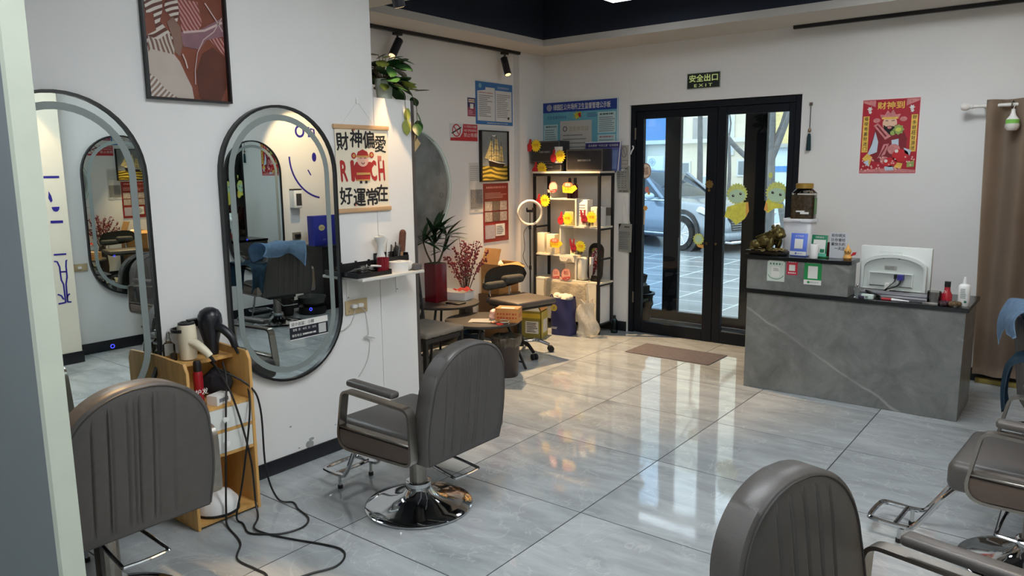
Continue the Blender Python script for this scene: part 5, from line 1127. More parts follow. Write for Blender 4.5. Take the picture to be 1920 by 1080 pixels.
plate(t, 'sheet', rect(-w, w, -h, h), mat('print_crimson', (190, 38, 62), .5), 0); plate(t, 'white_field', rect(-w*.55, w*.55, -h*.45, h*.35), PAPER, .0012); rules(t, 'heading', PAPER, -w*.7, w*.7, h*.6, h*.85, 1, .0012, .6, 0, .012); rules(t, 'footer', PAPER, -w*.7, w*.7, -h*.85, -h*.6, 1, .0012, .6, 0, .012)
t, w, h = sticker('payment_sticker', 'bright green payment sticker, right of three on the counter', 1.05, 1.168, .812, .986, None, 0)
plate(t, 'sheet', rect(-w, w, -h, h), GREEN, 0); plate(t, 'white_footer', rect(-w, w, -h, -h*.62), PAPER, .0012); plate(t, 'white_field', rect(-w*.55, w*.55, -h*.5, h*.5), PAPER, .0012); text(t, '推荐使用微信支付', 0, h*.78, .014, PAPER, .0014, w*1.5); text(t, '微信支付', w*.2, -h*.81, .014, GREYINK, .0026); plate(t, 'mark', circ(-w*.45, -h*.81, .009, 14), GREEN, .0026)

# bronze toad on a coin heap
BRZ = mat('aged_bronze', (96, 84, 46), .34, .75, var=.55, scale=35, bump=.35, bscale=70); BRD = mat('dark_bronze', (40, 34, 28), .3, .5, var=.4, scale=30)
t = thing('toad_statue', 'bronze money toad statue on a heap of coins at the left end of the counter', 'statue', (.755, 3.405, ZU), -.25)
B().prism([(-.15, -.07), (.13, -.08), (.15, -.02), (.13, .07), (-.11, .08), (-.16, .02)], 0, .03, 'xy', .008).done('plinth', BRD, t)
def blob(c, r, rz=None, sy=1, n=14, m=10, M=None): 
    b = B().sph((0, 0, 0), r, n, m, rz or r)
    for v in b.bm.verts: v.co.y *= sy
    return b.xf(Matrix.Translation(c) @ (M or Matrix.Identity(4)))
def meld(items, name, m, parent):
    b = B()
    for c, r, rz, sy, rot in items:
        q = blob(c, r, rz, sy, 16, 10, Matrix.Rotation(rot, 4, 'Y')); me = bpy.data.meshes.new('q'); q.bm.to_mesh(me); q.bm.free(); b.bm.from_mesh(me); bpy.data.meshes.remove(me)
    o = b.done(name, m, parent); r = o.modifiers.new('r', 'REMESH'); r.mode = 'VOXEL'; r.voxel_size = .0045; r.use_smooth_shade = True
    me = bpy.data.meshes.new_from_object(o.evaluated_get(bpy.context.evaluated_depsgraph_get())); o.modifiers.clear(); o.data = me; return o
random.seed(2)
meld([((-.02, 0, .095), .075, .06, .9, -.5), ((.045, 0, .145), .055, .045, .95, -.3), ((.075, 0, .165), .05, .042, 1, 0), ((.10, 0, .145), .036, .024, 1.2, 0), ((.055, .026, .205), .017, .017, 1, 0), ((.055, -.026, .205), .017, .017, 1, 0),
      ((.05, -.055, .075), .022, .055, 1, .3), ((.05, .055, .075), .022, .055, 1, .3), ((-.075, -.05, .07), .042, .035, .8, .4), ((-.075, .05, .07), .042, .035, .8, .4), ((.075, -.062, .04), .03, .012, .8, 0), ((-.12, 0, .06), .03, .02, 1, 0)], 'body', BRZ, t)
for k in range(44):
    a = random.random()*2*PI; rr = .085+random.random()*.045; x, y = 1.05*rr*math.cos(a), .66*rr*math.sin(a); z = .032+.035*random.random()*(1.2-rr/.13)
    B().lathe([(.006, 0), (.017, 0), (.017, .004), (.006, .004), (.006, 0)], 14).xf(Matrix.Translation((x, y, z)) @ Matrix.Rotation(random.uniform(-.5, .5), 4, 'X')).done('coin', mat('pale_brass_coin', (150, 134, 92), .35, .6, var=.4, scale=60), t)
for y in (-.026, .026): B().sph((.068, y*1.15, .212), .0075, 10, 6).done('eye', mat('eye_white', (220, 210, 190), .2), t)
for k in range(12):
    B().sph((-.075+.012*k, -.045-.006*math.sin(k), .125+.005*k), .006, 8, 6).done('back_bead', BRZ, t)

def stand(label, x, y, rz, w, h, m, lean=.16):
    t = thing('payment_stand', label, 'sign', (x, y, ZU), rz); 
    pass
    B().box(-w/2, w/2, -.002, .05, 0, .006, .001).done('foot', m, t); return t
def tilt(o, a): o.rotation_euler = (-a, 0, 0); return o
BL = mat('periwinkle_plastic', (98, 126, 220), .35, var=.05)
t = stand('blue tilted payment stand beside the bronze toad', .975, 3.39, -.1, .115, .16, BL)
tilt(B().box(-.06, .06, -.004, 0, .0065, .165, .002).done('panel', BL, t), .12)
tilt(plate(t, 'white_foot', rect(-.058, .058, .008, .035), PAPER, .0042), .12); tilt(plate(t, 'white_field', rect(-.03, .03, .055, .125), PAPER, .0042), .12); tilt(text(t, '支付就用', 0, .145, .014, PAPER, .0044), .12); tilt(plate(t, 'mark', circ(-.015, .021, .007, 12), BLUE, .0056), .12); tilt(rules(t, 'mark_print', BLUE, -.004, .03, .016, .026, 1, .0056, .6, 0, .008), .12)
t = stand('green payment stand with a small white speaker in front', 1.112, 3.40, -.1, .11, .16, GREEN)
GT = mat('mint_plastic', (96, 190, 160), .35, var=.05)
tilt(B().box(-.056, .056, -.004, 0, .0065, .158, .002).done('panel', mat('print_green2', (20, 120, 84), .4), t), .12); tilt(plate(t, 'white_field', rect(-.04, .045, .03, .125), PAPER, .0042), .12); tilt(plate(t, 'mint_edge', rect(-.056, .056, .008, .03), GT, .0042), .12); tilt(text(t, '扫码支付', 0, .142, .014, PAPER, .0044), .12); tilt(plates(t, 'corner_print', [rect(.01, .04, .035, .06)], mat('print_green2'), .0056), .12)
t = thing('mini_speaker', 'small white round speaker in front of the green payment stand', 'speaker', (1.10, 3.335, ZU)); B().lathe([(.0, 0), (.026, 0), (.028, .01), (.028, .09), (.024, .10), (.0, .10)], 20).done('shell', WHITE, t); B().lathe([(.0, .1001), (.02, .1001), (.0, .1008)], 16).done('grille', GREYINK, t)
t = thing('greeting_card', 'white greeting card with black characters standing on the counter', 'card', (1.235, 3.43, ZU), -.12)
box('panel', mat('card_white', (214, 216, 222), .5), t, -.058, .062, -.004, .0, .0, .178); box('foot', mat('card_white'), t, -.03, .03, .0002, .03, 0, .004)
for i, s in enumerate(('祝你明天', '比你曾经', '最快乐的', '一天还')): text(t, s, .0 if i < 3 else .012, .158-.03*i, .023, INK, .0046, .095 if i < 3 else .07, .01)
t = thing('orange_figurine', 'small golden orange figurine with a pointed top and a red fan beside the greeting card', 'figurine', (1.308, 3.395, ZU))
OR = mat('golden_orange', (214, 160, 84), .4, var=.2, scale=30)
B().lathe([(.0, 0), (.024, 0), (.03, .012), (.022, .03), (.018, .036), (.024, .05), (.022, .065), (.012, .078), (.004, .1), (.0, .104)], 18).done('body', OR, t); B().prism([(0, 0), (.035, .012), (.042, .032), (.02, .03)], -.003, .003).xf(Matrix.Translation((.014, 0, .02))).done('fan', RED, t); B().sph((-.01, -.02, .055), .004, 8, 6).sph((.008, -.021, .055), .004, 8, 6).done('eyes', INK, t)
t = thing('red_disc', 'dark red round lid standing behind the greeting card', 'lid', (1.165, 3.475, ZU)); B().cyl((0, -.004, .055), (0, .004, .055), .05, n=26).box(-.02, .02, -.006, .006, 0, .012).done('lid', mat('maroon_lid', (104, 26, 34), .4), t)
# white caddy and jar
t = thing('white_bin', 'white plastic bin behind the toad with a jar on its lid', 'bin', (.905, 3.64, ZL)); BW = mat('bin_white', (222, 222, 224), .4, var=.02)
B().prism(rrect(-.10, .10, -.085, .085, .03, 5), 0, .48, 'xy', .004).done('body', BW, t); B().prism(rrect(-.108, .108, -.093, .093, .034, 5), .4805, .505, 'xy', .004).done('lid', BW, t); B().box(-.03, .03, -.10, -.0931, .487, .5, .002).done('lid_tab', BW, t)
t = thing('storage_jar', 'square clear jar of brown dried food with a gold lid on the white bin', 'jar', (.925, 3.64, ZL+.5055), .1)
B().prism(rrect(-.078, .078, -.07, .07, .02, 4), .0, .17, 'xy').done('contents', mat('dried_brown', (96, 76, 52), .8, var=.6, scale=45, bump=.6, bscale=50), t)
b = B().prism(rrect(-.08, .08, -.072, .072, .022, 4), .0, .185, 'xy'); b.lathe([(.09, .185), (.06, .215), (.055, .22)], 24).done('jar_wall', glass('jar_glass', (.9, .9, .86), .02), t)
B().lathe([(.0, .2205), (.062, .2205), (.062, .252), (.056, .257), (.0, .257)], 28).done('gold_lid', mat('gold_lid', (168, 136, 66), .35, .6, var=.1), t); plates(t, 'label', [rect(-.04, .02, .05, .06), rect(-.01, .05, .035, .05)], PAPER, .0735)
o = plate(t, 'green_label', rect(-.05, .05, .03, .15), mat('label_green', (96, 134, 84), .6), .0); o.rotation_euler = (0, 0, PI/2); o.location = (.0815, 0, 0)

# monitor seen from the back
MW = mat('monitor_white', (222, 226, 222), .4, var=.015)
t = thing('computer_monitor', 'white computer monitor seen from the back on the counter', 'monitor', (1.575, 3.585, ZL), -.06)
B().box(-.225, .225, -.012, .018, .03, .335, .006).done('bezel', MW, t); box('screen', mat('screen_black', (10, 12, 16), .2), t, -.205, .205, .0181, .019, .055, .315)
sh = [(-.205, .04), (.205, .04), (.205, .20)]+arc(0, .20, .205, 0, PI, 20, .085)[1:-1]+[(-.205, .20)]
B().ring([(x, z) for x, z in sh], [(x*.92, .055+(z-.055)*.9) for x, z in sh], -.0125, -.05).done('raised_rim', MW, t)
B().prism([(x*.919, .055+(z-.055)*.899) for x, z in sh], -.0125, -.034).done('back_shell', mat('monitor_grey', (206, 212, 206), .45, var=.015), t)
MD = mat('monitor_recess', (196, 202, 196), .5, var=.015)
B().ring(rect(-.155, .125, .065, .158), rect(-.148, .118, .065, .151), -.0343, -.046).done('recess_lip', MW, t); plate(t, 'recess', rect(-.148, .118, .066, .151), MD, .0343)
plate(t, 'rating_label', rect(-.06, .02, .175, .205), mat('label_grey', (176, 176, 164), .6, var=.2, scale=120), .0346); rules(t, 'label_print', GREYINK, -.055, .015, .178, .202, 4, .036, .35, .3)
for x in (-.07, .03): B().cyl((x, -.0345, .255), (x, -.037, .253), .0045, n=8).done('screw', GREYINK, t)
plates(t, 'vent', [rect(x, x+.003, .285, .30) for x in [-.10+.009*k for k in range(16)]], MD, .0127)
box('vga_plug', mat('vga_violet', (56, 50, 140), .4), t, .035, .07, -.075, -.0355, .115, .150); box('power_plug', BLKPL, t, .012, .024, -.07, -.0355, .120, .150)
B().tube([(.052, -.06, .115), (.05, -.068, .09), (.02, -.075, .065), (-.02, -.08, .05), (-.05, -.085, .015), (-.06, -.1, .006)], .0045, 7, False, 5).tube([(.018, -.06, .12), (.015, -.07, .10), (-.01, -.075, .07), (-.03, -.08, .05), (-.07, -.09, .006)], .003, 6, False, 5).done('cables', BLKPL, t)
box('stand', MW, t, -.08, .08, -.02, .09, 0, .0295); box('power_adapter', PAPER, t, -.045, -.012, -.062, -.0345, .03, .085)
t = thing('cash_drawer', 'long silver grey scanner tray in front of the monitor foot', 'drawer', (1.62, 3.43, ZL), -.04); SG = mat('silver_grey', (160, 160, 164), .35, .3, var=.05)
B().box(-.22, .20, -.055, .055, .0, .026, .003).done('body', SG, t); box('slot', mat('dark_slot', (50, 50, 54), .5), t, -.05, .19, -.0558, -.0552, .008, .013); B().box(-.215, .195, -.05, .05, .0265, .04, .004).done('upper_body', mat('silver_grey2', (132, 132, 138), .35, .3), t)
t = thing('cable_coil', 'coil of black cable beside the white adapter on the counter', 'cable', (1.49, 3.36, ZL)); B().tube([Vector((.045*math.cos(a), .025*math.sin(a), .006+.02*(1+math.cos(a+2.6))+.002*i/8)) for i, a in enumerate([2*PI*k/20 for k in range(42)])], .004, 6).done('coil', BLKPL, t)
t = thing('white_device', 'small white device box left of the red tube on the counter', 'box', (1.475, 3.315, ZL), -.1); B().box(-.045, .03, -.01, .025, 0, .032, .004).done('body', mat('pale_mint', (206, 222, 216), .4), t); box('port', GREYINK, t, -.02, .0, -.0105, -.0101, .008, .02)
t = thing('clear_stand', 'clear acrylic stand at the left end of the lower counter top', 'stand', (1.395, 3.34, ZL)); B().box(-.02, .02, -.012, .012, 0, .075, .004).done('block', glass('acrylic', (.85, .88, .88), .05), t); B().sph((0, 0, .084), .009, 10, 6).done('knob', CHROME, t)
t = thing('dark_trinkets', 'small violet and dark trinket box by the clear stand', 'box', (1.43, 3.315, ZL)); B().box(-.018, .02, -.01, .015, 0, .02, .003).done('body', mat('violet_black', (54, 44, 70), .4, var=.5, scale=80), t)
t = thing('red_tube', 'red and white tube lying on the counter in front of the monitor', 'tube', (1.60, 3.318, ZL+.010), .0); B().cyl((-.045, 0, .0), (.015, 0, .0), .0095, n=14).done('red_cap', mat('crimson_plastic', (168, 30, 44), .4), t); B().cyl((.0155, 0, 0), (.12, 0, -.002), .0095, .004, 14).done('white_body', WHITE, t)
t = thing('glass_tumbler', 'clear glass jar in front of the monitor corner', 'glass', (1.858, 3.345, ZL)); B().lathe([(.0, 0), (.04, 0), (.042, .085), (.037, .085), (.035, .012), (.0, .012)], 24).done('glass_wall', glass('tumbler_glass', (.84, .84, .83), .03, 1.6), t)
t = thing('silver_tin', 'flat silver tin lying before the glass jar', 'tin', (1.845, 3.305, ZL)); B().box(-.045, .045, -.010, .012, 0, .016, .004).done('tin', STEEL, t)
t = thing('red_bottle', 'red bottle with a black cap near the right end of the counter', 'bottle', (1.925, 3.375, ZL)); B().lathe([(.0, 0), (.028, 0), (.03, .01), (.03, .065), (.018, .09), (.016, .115), (.0, .115)], 20).done('body', mat('ruby_gloss', (180, 34, 48), .22, var=.1), t); B().cyl((0, 0, .1155), (0, 0, .15), .018, n=16).done('cap', BLKPL, t); text(t, 'O', -.012, .085, .016, PAPER, .0225)
t = thing('white_bottle', 'white squeeze bottle with a nozzle at the right end of the counter', 'bottle', (2.018, 3.39, ZL)); B().lathe([(.0, 0), (.033, 0), (.034, .008), (.034, .125), (.028, .135), (.014, .142), (.013, .15), (.0, .15)], 22).done('body', mat('milk_white', (236, 236, 234), .35, var=.01), t); B().lathe([(.0, .1505), (.012, .1505), (.011, .165), (.006, .185), (.0, .186)], 14).done('nozzle', WHITE, t); rules(t, 'label_print', mat('green_grey_ink', (110, 130, 120), .6), -.018, .018, .05, .115, 6, .0345, .4, .3); plate(t, 'label_mark', circ(.012, .03, .008, 10), mat('print_dark_green'), .0345)
random.seed(12)
for k, (x, y, n) in enumerate(((1.975, 3.325, 'leopard print hair scrunchie between the red and white bottles'), (1.92, 3.315, 'dark beaded hair band in front of the red bottle'))):
    r0 = .026 if k == 0 else .018
    b = B(); b.grid(lambda u, v: ((r0+.014*math.cos(v*2*PI)+.004*math.sin(u*40))*math.cos(u*2*PI), (r0+.014*math.cos(v*2*PI)+.004*math.sin(u*40))*math.sin(u*2*PI), .017+.014*math.sin(v*2*PI)+.002*math.sin(u*33)), 49, 9)
    o = b.done('hair_band', mat('leopard_cloth', (92, 74, 48), .8, var=.8, scale=60) if k == 0 else mat('bead_dark', (54, 26, 34), .3, var=.5, scale=60)); o.location = (x, y, ZL+.001); tag(o, n, 'hair band')

# ================================================================ DOOR WALL
t = wthing('exit_sign', 'green on black exit sign above the glass door', 'sign', 'back', -.254, 2.40)
plate(t, 'board', rect(-.156, .156, -.068, .068), mat('sign_black', (20, 28, 26), .4), 0, .008); LM = mat('luminous_green', (214, 232, 150), .5, emit=.12, var=.03)
text(t, '安全出口', 0, .022, .062, LM, .0084, .27, .025); text(t, 'E X I T', .0, -.042, .025, LM, .0084, .17, .015); B().ring(rect(-.156, .156, -.068, .068), rect(-.152, .152, -.064, .064), -.0081, -.0088).done('edge', mat('sign_edge', (150, 156, 140), .5), t, smooth=False)
t = wthing('fortune_poster', 'red new year poster of a bearded man in robes with golden characters', 'poster', 'back', 1.30, 1.855)
CRM = mat('poster_crimson', (176, 22, 44), .45, var=.1, scale=10); GLD = mat('poster_gold', (232, 190, 84), .45, var=.15, scale=30); SKN = mat('poster_skin', (232, 190, 160), .5, var=.04); WB = mat('poster_white_blue', (190, 206, 220), .5, var=.1); TQS = mat('poster_olive', (150, 170, 90), .5, var=.2, scale=30); PKD = mat('poster_dusty_pink', (206, 130, 130), .5, var=.2, scale=40); DKR = mat('poster_dark_red', (126, 20, 34), .5, var=.15)
plate(t, 'white_border', rect(-.209, .209, -.291, .291), mat('pink_white', (240, 222, 222), .6), 0, .0008); plate(t, 'sheet', rect(-.203, .203, -.285, .285), CRM, .001)
text(t, '财神到', .0, .238, .055, GLD, .0026, .19, .02)
for x in (-.172, .172):
    plate(t, 'gold_strip', rect(x-.022, x+.022, -.12, .16), GLD, .0022)
    for i, s in enumerate('福禄寿喜财进门' if x < 0 else '财多财旺财源进'): text(t, s, x, .14-.039*i, .03, INK, .0036, .026, .01)
for q in ([(-.20, .28), (-.11, .28), (-.11, .23), (-.20, .265)], [(.20, .28), (.11, .28), (.11, .23), (.20, .265)], [(-.2, -.28), (.2, -.28), (.2, -.26), (0, -.245), (-.2, -.26)]): plate(t, 'corner_print', q, PKD, .0022)
for x in (-.15, .15): plates(t, 'tassel_print', [star(x, .215, .022, .012, 6), star(x+.003, .19, .015, .008, 5)], PAPER, .0034)
plates(t, 'robe', [[(-.10, .06), (.09, .06), (.13, -.02), (.12, -.16), (.05, -.20), (-.09, -.20), (-.14, -.10)]], DKR, .0024)
plates(t, 'sleeve', [[(-.10, .04), (-.075, -.04), (-.08, -.12), (-.155, -.15), (-.12, -.06)], [(.02, -.03), (.07, -.02), (.075, -.11), (.03, -.12)]], WB, .0036)
plate(t, 'face', circ(.0, .10, .052, 20, .055), SKN, .0036)
plate(t, 'beard', [(-.045, .09), (-.025, .075), (0, .082), (.03, .075), (.048, .09), (.04, .03), (.0, .005), (-.035, .03)], INK, .0048); plates(t, 'brow', [stroke([(-.032, .122), (-.012, .118)], .005), stroke([(.012, .118), (.034, .122)], .005)], INK, .0048)
plate(t, 'mouth', circ(.0, .068, .016, 12, .010), PKD, .0060)
plates(t, 'crown', [[(-.06, .135), (-.075, .17), (-.04, .165), (-.02, .20), (0, .175), (.02, .205), (.04, .165), (.075, .17), (.06, .135)]], PKD, .0050); plates(t, 'crown_band', [[(-.058, .132), (.058, .132), (.055, .148), (-.055, .148)]], GLD, .0062); plates(t, 'crown_wing', [circ(-.095, .125, .026, 14, .018), circ(.095, .13, .026, 14, .018)], PKD, .0048)
plates(t, 'banner', [[(-.115, .085), (-.085, .105), (.015, .0), (-.025, -.025)], [(-.035, -.06), (.005, -.055), (-.02, -.14), (-.075, -.17), (-.06, -.14)]], PKD, .0062); plates(t, 'banner_print', [stroke([(-.09, .085), (-.02, .0)], .012), stroke([(-.015, -.07), (-.055, -.155)], .010)], DKR, .0074)
plates(t, 'ingot', [star(.065, .05, .042, .032, 8), star(.025, .025, .022, .016, 7)], TQS, .0060); plates(t, 'ingot_core', [circ(.065, .05, .022, 12, .016)], mat('poster_lime', (206, 210, 90), .5), .0072)
plates(t, 'wave', [circ(.04, -.10, .045, 16, .04), circ(-.02, -.185, .034, 16, .03)], PKD, .0052); plates(t, 'dragon', [circ(.09, -.15, .06, 18, .05), circ(.02, -.20, .05, 16, .038)], mat('poster_scarlet', (196, 30, 40), .5), .0064); plates(t, 'dragon_eye', [circ(.062, -.115, .013, 12), circ(-.01, -.19, .013, 12)], PAPER, .0076)
plates(t, 'gift', [[(-.185, -.17), (-.15, -.13), (-.11, -.16), (-.13, -.23)], [(.06, -.2), (.11, -.21), (.10, -.25), (.05, -.24)]], GLD, .0052); plates(t, 'gift_shade', [[(-.175, -.20), (-.14, -.18), (-.13, -.235)], [(.11, -.09), (.165, -.11), (.155, -.15), (.12, -.13)], [(-.02, -.235), (.04, -.225), (.05, -.262), (-.01, -.265)]], WB, .0064); plate(t, 'leafy_print', [(.14, -.2), (.19, -.19), (.19, -.235), (.14, -.24)], TQS, .0064)
random.seed(31)
plates(t, 'blossom', [star(random.uniform(-.19, .19), random.uniform(-.265, -.16), .009, .004, 5) for _ in range(34)], mat('poster_blossom', (236, 190, 180), .5), .0088)
t = wthing('tassel', 'thin hanging ornament with a dark teal tassel right of the door', 'ornament', 'back', .696, 2.0)
B().box(-.012, .012, -.012, 0, .125, .15, .002).done('hook', mat('brown_hook', (96, 84, 74), .5), t); B().cyl((0, -.008, -.06), (0, -.008, .13), .003, n=6).done('cord', mat('teal_cord', (40, 52, 54), .7), t); B().sph((0, -.012, -.075), .014, 10, 8, .018).done('bead', mat('brass_bead', (150, 130, 100), .4, .6), t)
b = B(); b.lathe([(.0, -.10), (.011, -.105), (.015, -.13), (.019, -.24), (.0, -.242)], 14, (0, -.018, 0)); b.done('tassel_fringe', mat('dark_teal_thread', (14, 46, 52), .8, var=.3, scale=60, stretch=(8, 8, .3)), t)
# curtain, rod and bulb
CURT = mat('taupe_curtain', (166, 147, 128), .85, var=.05, scale=6, bump=.05, bscale=200)
t = thing('curtain_rod', 'white curtain rod with a bulbous end at the right of the door wall', 'rod', (1.87, 4.36, 2.045))
B().cyl((0, 0, 0), (1.4, 0, 0), .0125, n=14).done('pole', mat('rod_white', (226, 222, 216), .4), t)
B().lathe([(.012, 0), (.018, .01), (.014, .02), (.026, .04), (.03, .06), (.02, .08), (.0, .085)], 18).xf(Matrix.Rotation(-PI/2, 4, 'Y')).done('finial', mat('rod_white'), t); B().box(.055, .075, .0, .109, -.012, .012, .002).done('bracket', mat('rod_white'), t)
t = thing('curtain', 'plain taupe eyelet curtain hanging from the white rod at the right edge', 'curtain', (1.95, 4.36, 0))
def cur(u, v):
    x = 1.3*u; x = x+.055*(1-v)*(1-u); return (x, -.045*math.sin(x*2*PI/.21+.9)*(1-.25*(1-v)), .075+2.01*v+.006*math.sin(x*30)*(1-v))
B().grid(cur, 150, 24).done('cloth', CURT, t, ang=80, solid=.003)
for k in range(8):
    x = .05+.105*k
    B().tube([Vector((x, .022*math.cos(a)*.2, 2.045+.024*math.sin(a))) if False else Vector((x+.004*math.cos(a), .026*math.cos(a), 2.045+.026*math.sin(a))) for a in [2*PI*i/20 for i in range(20)]], .004, 6, True).done('eyelet', STEEL, t)
t = thing('led_bulb', 'white LED bulb with a green band hanging in front of the curtain top', 'bulb', (2.118, 4.28, 1.86))
B().lathe([(.0, 0), (.03, .004), (.044, .022), (.045, .04), (.042, .05)], 22).done('diffuser', mat('bulb_grey_white', (206, 202, 196), .3), t); B().lathe([(.0421, .0502), (.041, .078), (.0, .078)], 22).done('green_band', mat('band_green', (120, 190, 80), .5), t); B().lathe([(.0, .0785), (.04, .0785), (.02, .105), (.014, .125), (.012, .15), (.0, .15)], 18).done('base', WHITE, t); B().cyl((0, 0, .1505), (0, .065, .175), .003, n=6).done('wire', PAPER, t)
tag(B().box(2.02, 3.3, 4.405, 4.4575, .0005, .035, .004).done('floor_trunking', mat('brass_yellow', (150, 132, 66), .5)), 'dull yellow strip along the floor under the curtain', 'trunking')
# door mat
t = thing('door_mat', 'thin grey brown door mat lying before the glass door', 'mat', (-.195, 3.905, .0005), -.01)
B().box(-.395, .395, -.20, .20, 0, .006, .002).done('mat', mat('mat_grey_brown', (100, 92, 93), .9, var=.12, scale=30, bump=.2, bscale=300), t)
# stickers and ornaments on the door glass
def decal(name, label, x, z, cat='sticker', g=None): return thing(name, label, cat, (x, YB+.0575, z), 0, g)
FZ = mat('lime_fuzz_print', (216, 228, 128), .5, var=.15, scale=40); FC = mat('pale_green_face', (196, 228, 196), .5, var=.04); YG = mat('lemon_print', (232, 228, 96), .5, var=.15, scale=20); ORG = mat('soft_orange_print', (234, 176, 90), .5, var=.1)
def fuzzy(name, label, x, z, s, mirror=1, pts=None):
    t = decal(name, label, x, z)
    plate(t, 'fuzz', star(0, .03*s, .10*s, .085*s, 22), FZ, 0); plate(t, 'pale_face', circ(0, .01*s, .078*s, 22, .06*s), FC, .0012)
    for e in (-1, 1): plate(t, 'eye', circ(e*.034*s, .022*s+e*mirror*.009*s, .012*s, 12), INK, .0026); plate(t, 'glint', circ(e*.034*s+.004*s, .026*s+e*mirror*.009*s, .004*s, 8), PAPER, .004)
    return t
t = fuzzy('fuzzy_sticker', 'lime fuzzy round-faced window sticker with a big yellow body on the right door leaf', .07, 1.36, 1.0)
plate(t, 'yellow_body', [(-.09, -.09), (.03, -.05), (.10, -.04), (.11, -.12), (.08, -.19), (.0, -.25), (-.05, -.2), (-.11, -.18)], YG, -.0012); plate(t, 'orange_edge', [(.085, -.045), (.105, -.04), (.115, -.12), (.09, -.18)], ORG, -.0002)
t = fuzzy('fuzzy_sticker', 'lime fuzzy round-faced window sticker with a yellow arm, near the jar', .425, 1.375, 1.0, -1)
plate(t, 'yellow_body', [(-.06, -.02), (-.09, -.04), (-.105, -.12), (-.07, -.15), (-.02, -.11), (.06, -.10), (.06, -.07), (.0, -.06)], YG, -.0012); plate(t, 'orange_edge', [(-.09, -.05), (-.105, -.12), (-.07, -.14), (-.075, -.07)], ORG, -.0002)
t = decal('round_sticker', 'round pale sticker with a red brown ring at the left of the door glass', -.865+.0, 1.60); t.location.x = -.848
plate(t, 'disc', circ(0, 0, .058, 26, .075), mat('cream_decal', (236, 220, 200), .5), 0); B().ring(circ(0, 0, .056, 26, .073), circ(0, 0, .050, 26, .066), -.0012, -.002).done('ring', mat('rust_print', (150, 84, 60), .5), t, smooth=False); text(t, '福', 0, .0, .075, mat('rust_print'), .0014, .06)
t = decal('orange_decal', 'small pink orange flower sticker low on the left door glass', -.83, 1.42); plate(t, 'petal', circ(0, 0, .022, 12, .03), mat('coral_print', (236, 150, 130), .5), 0); plate(t, 'petal', circ(.02, -.035, .015, 10), ORG, .0001)
t = decal('orange_decal', 'pale orange bit of sticker at the left edge of the door glass', -.845, 1.24); plate(t, 'patch', star(0, 0, .03, .02, 6), ORG, 0); plate(t, 'trail', [(-.015, -.02), (.0, -.02), (-.005, -.16), (-.018, -.16)], mat('faded_orange', (216, 190, 150), .5), .0001)
t = decal('burst_sticker', 'lemon yellow burst sticker over the car wheel on the left door leaf', -.285, .955); plate(t, 'burst', star(0, .01, .058, .048, 14), FZ, 0); plate(t, 'pale_core', circ(0, .012, .036, 18), FC, .0012); plate(t, 'orange_foot', [(-.02, -.045), (.05, -.04), (.05, -.075), (.0, -.065)], ORG, -.0003)
t = decal('lime_sticker', 'small lime sticker on the upper right door glass', .365, 1.555); plate(t, 'leaf', circ(0, 0, .018, 12, .026), FZ, 0); plate(t, 'stem', rect(-.003, .003, -.05, -.026), FZ, .0001)
t = thing('brass_amulet', 'small brass openwork amulet hung on the left door stile', 'ornament', (-.186, YB+.0345, 1.475)); plates(t, 'plaque', [star(0, 0, .042, .034, 8)], mat('antique_brass', (140, 116, 70), .35, .7, var=.3, scale=60), 0); B().ring(circ(0, 0, .022, 16), circ(0, 0, .013, 16), -.0012, -.005).done('inner_ring', mat('antique_brass'), t); plate(t, 'drop', circ(0, -.055, .012, 12), mat('antique_brass'), 0)
t = thing('frame_clip', 'white hook on the door frame beside the notices', 'hook', (-.972, YB+.0195, 1.80)); B().tube([(.0, -.004, .04), (.012, -.01, .02), (-.008, -.008, -.01), (-.02, -.006, -.04)], .007, 7, False, 4).done('hook', PAPER, t)

# ================================================================ STREET BEHIND THE DOOR
GROUND = mat('wet_paving', (128, 134, 138), .28, var=.22, scale=1.3, stretch=(.6, 2.2, 1), bump=.15, bscale=3)
gd = struct(box('ground', GROUND, None, -40, 30, 5.29, 45, -.16, -.02))
for k in range(9):   # paving joints near the door
    box('paving_joint', mat('pale_joint', (188, 192, 192), .6), gd, -6, 3, 5.9+.62*k, 5.925+.62*k, -.0199, -.016)
for k in range(10): box('paving_joint', mat('pale_joint'), gd, -5.5+.8*k, -5.475+.8*k, 5.3, 11, -.0199, -.0165)
box('kerb', mat('kerb_grey', (170, 174, 174), .7), gd, -40, 30, 15.2, 15.45, -.0199, .10)
random.seed(17)
for k, (x, y, w, d) in enumerate(((-7.6, 16.1, 1.3, .5), (-5.0, 16.1, 1.1, .45), (-2.6, 16.1, 1.1, .5))):
    b = B().sph((0, 0, 0), 1, 20, 10)
    for v in b.bm.verts:
        v.co = Vector((v.co.x*w, v.co.y*d, max(0, v.co.z)*.42*(1+.25*math.sin(v.co.x*9)*math.sin(v.co.y*7))))
    o = b.done('snow_bank', mat('old_snow', (226, 232, 236), .9, var=.06, bump=.4, bscale=9)); o.location = (x, y, -.02); tag(o, ['low bank of old snow across the street behind the car cabin', 'low bank of old snow across the street behind the car bonnet', 'low bank of old snow at the foot of the forked tree'][k], 'snow')
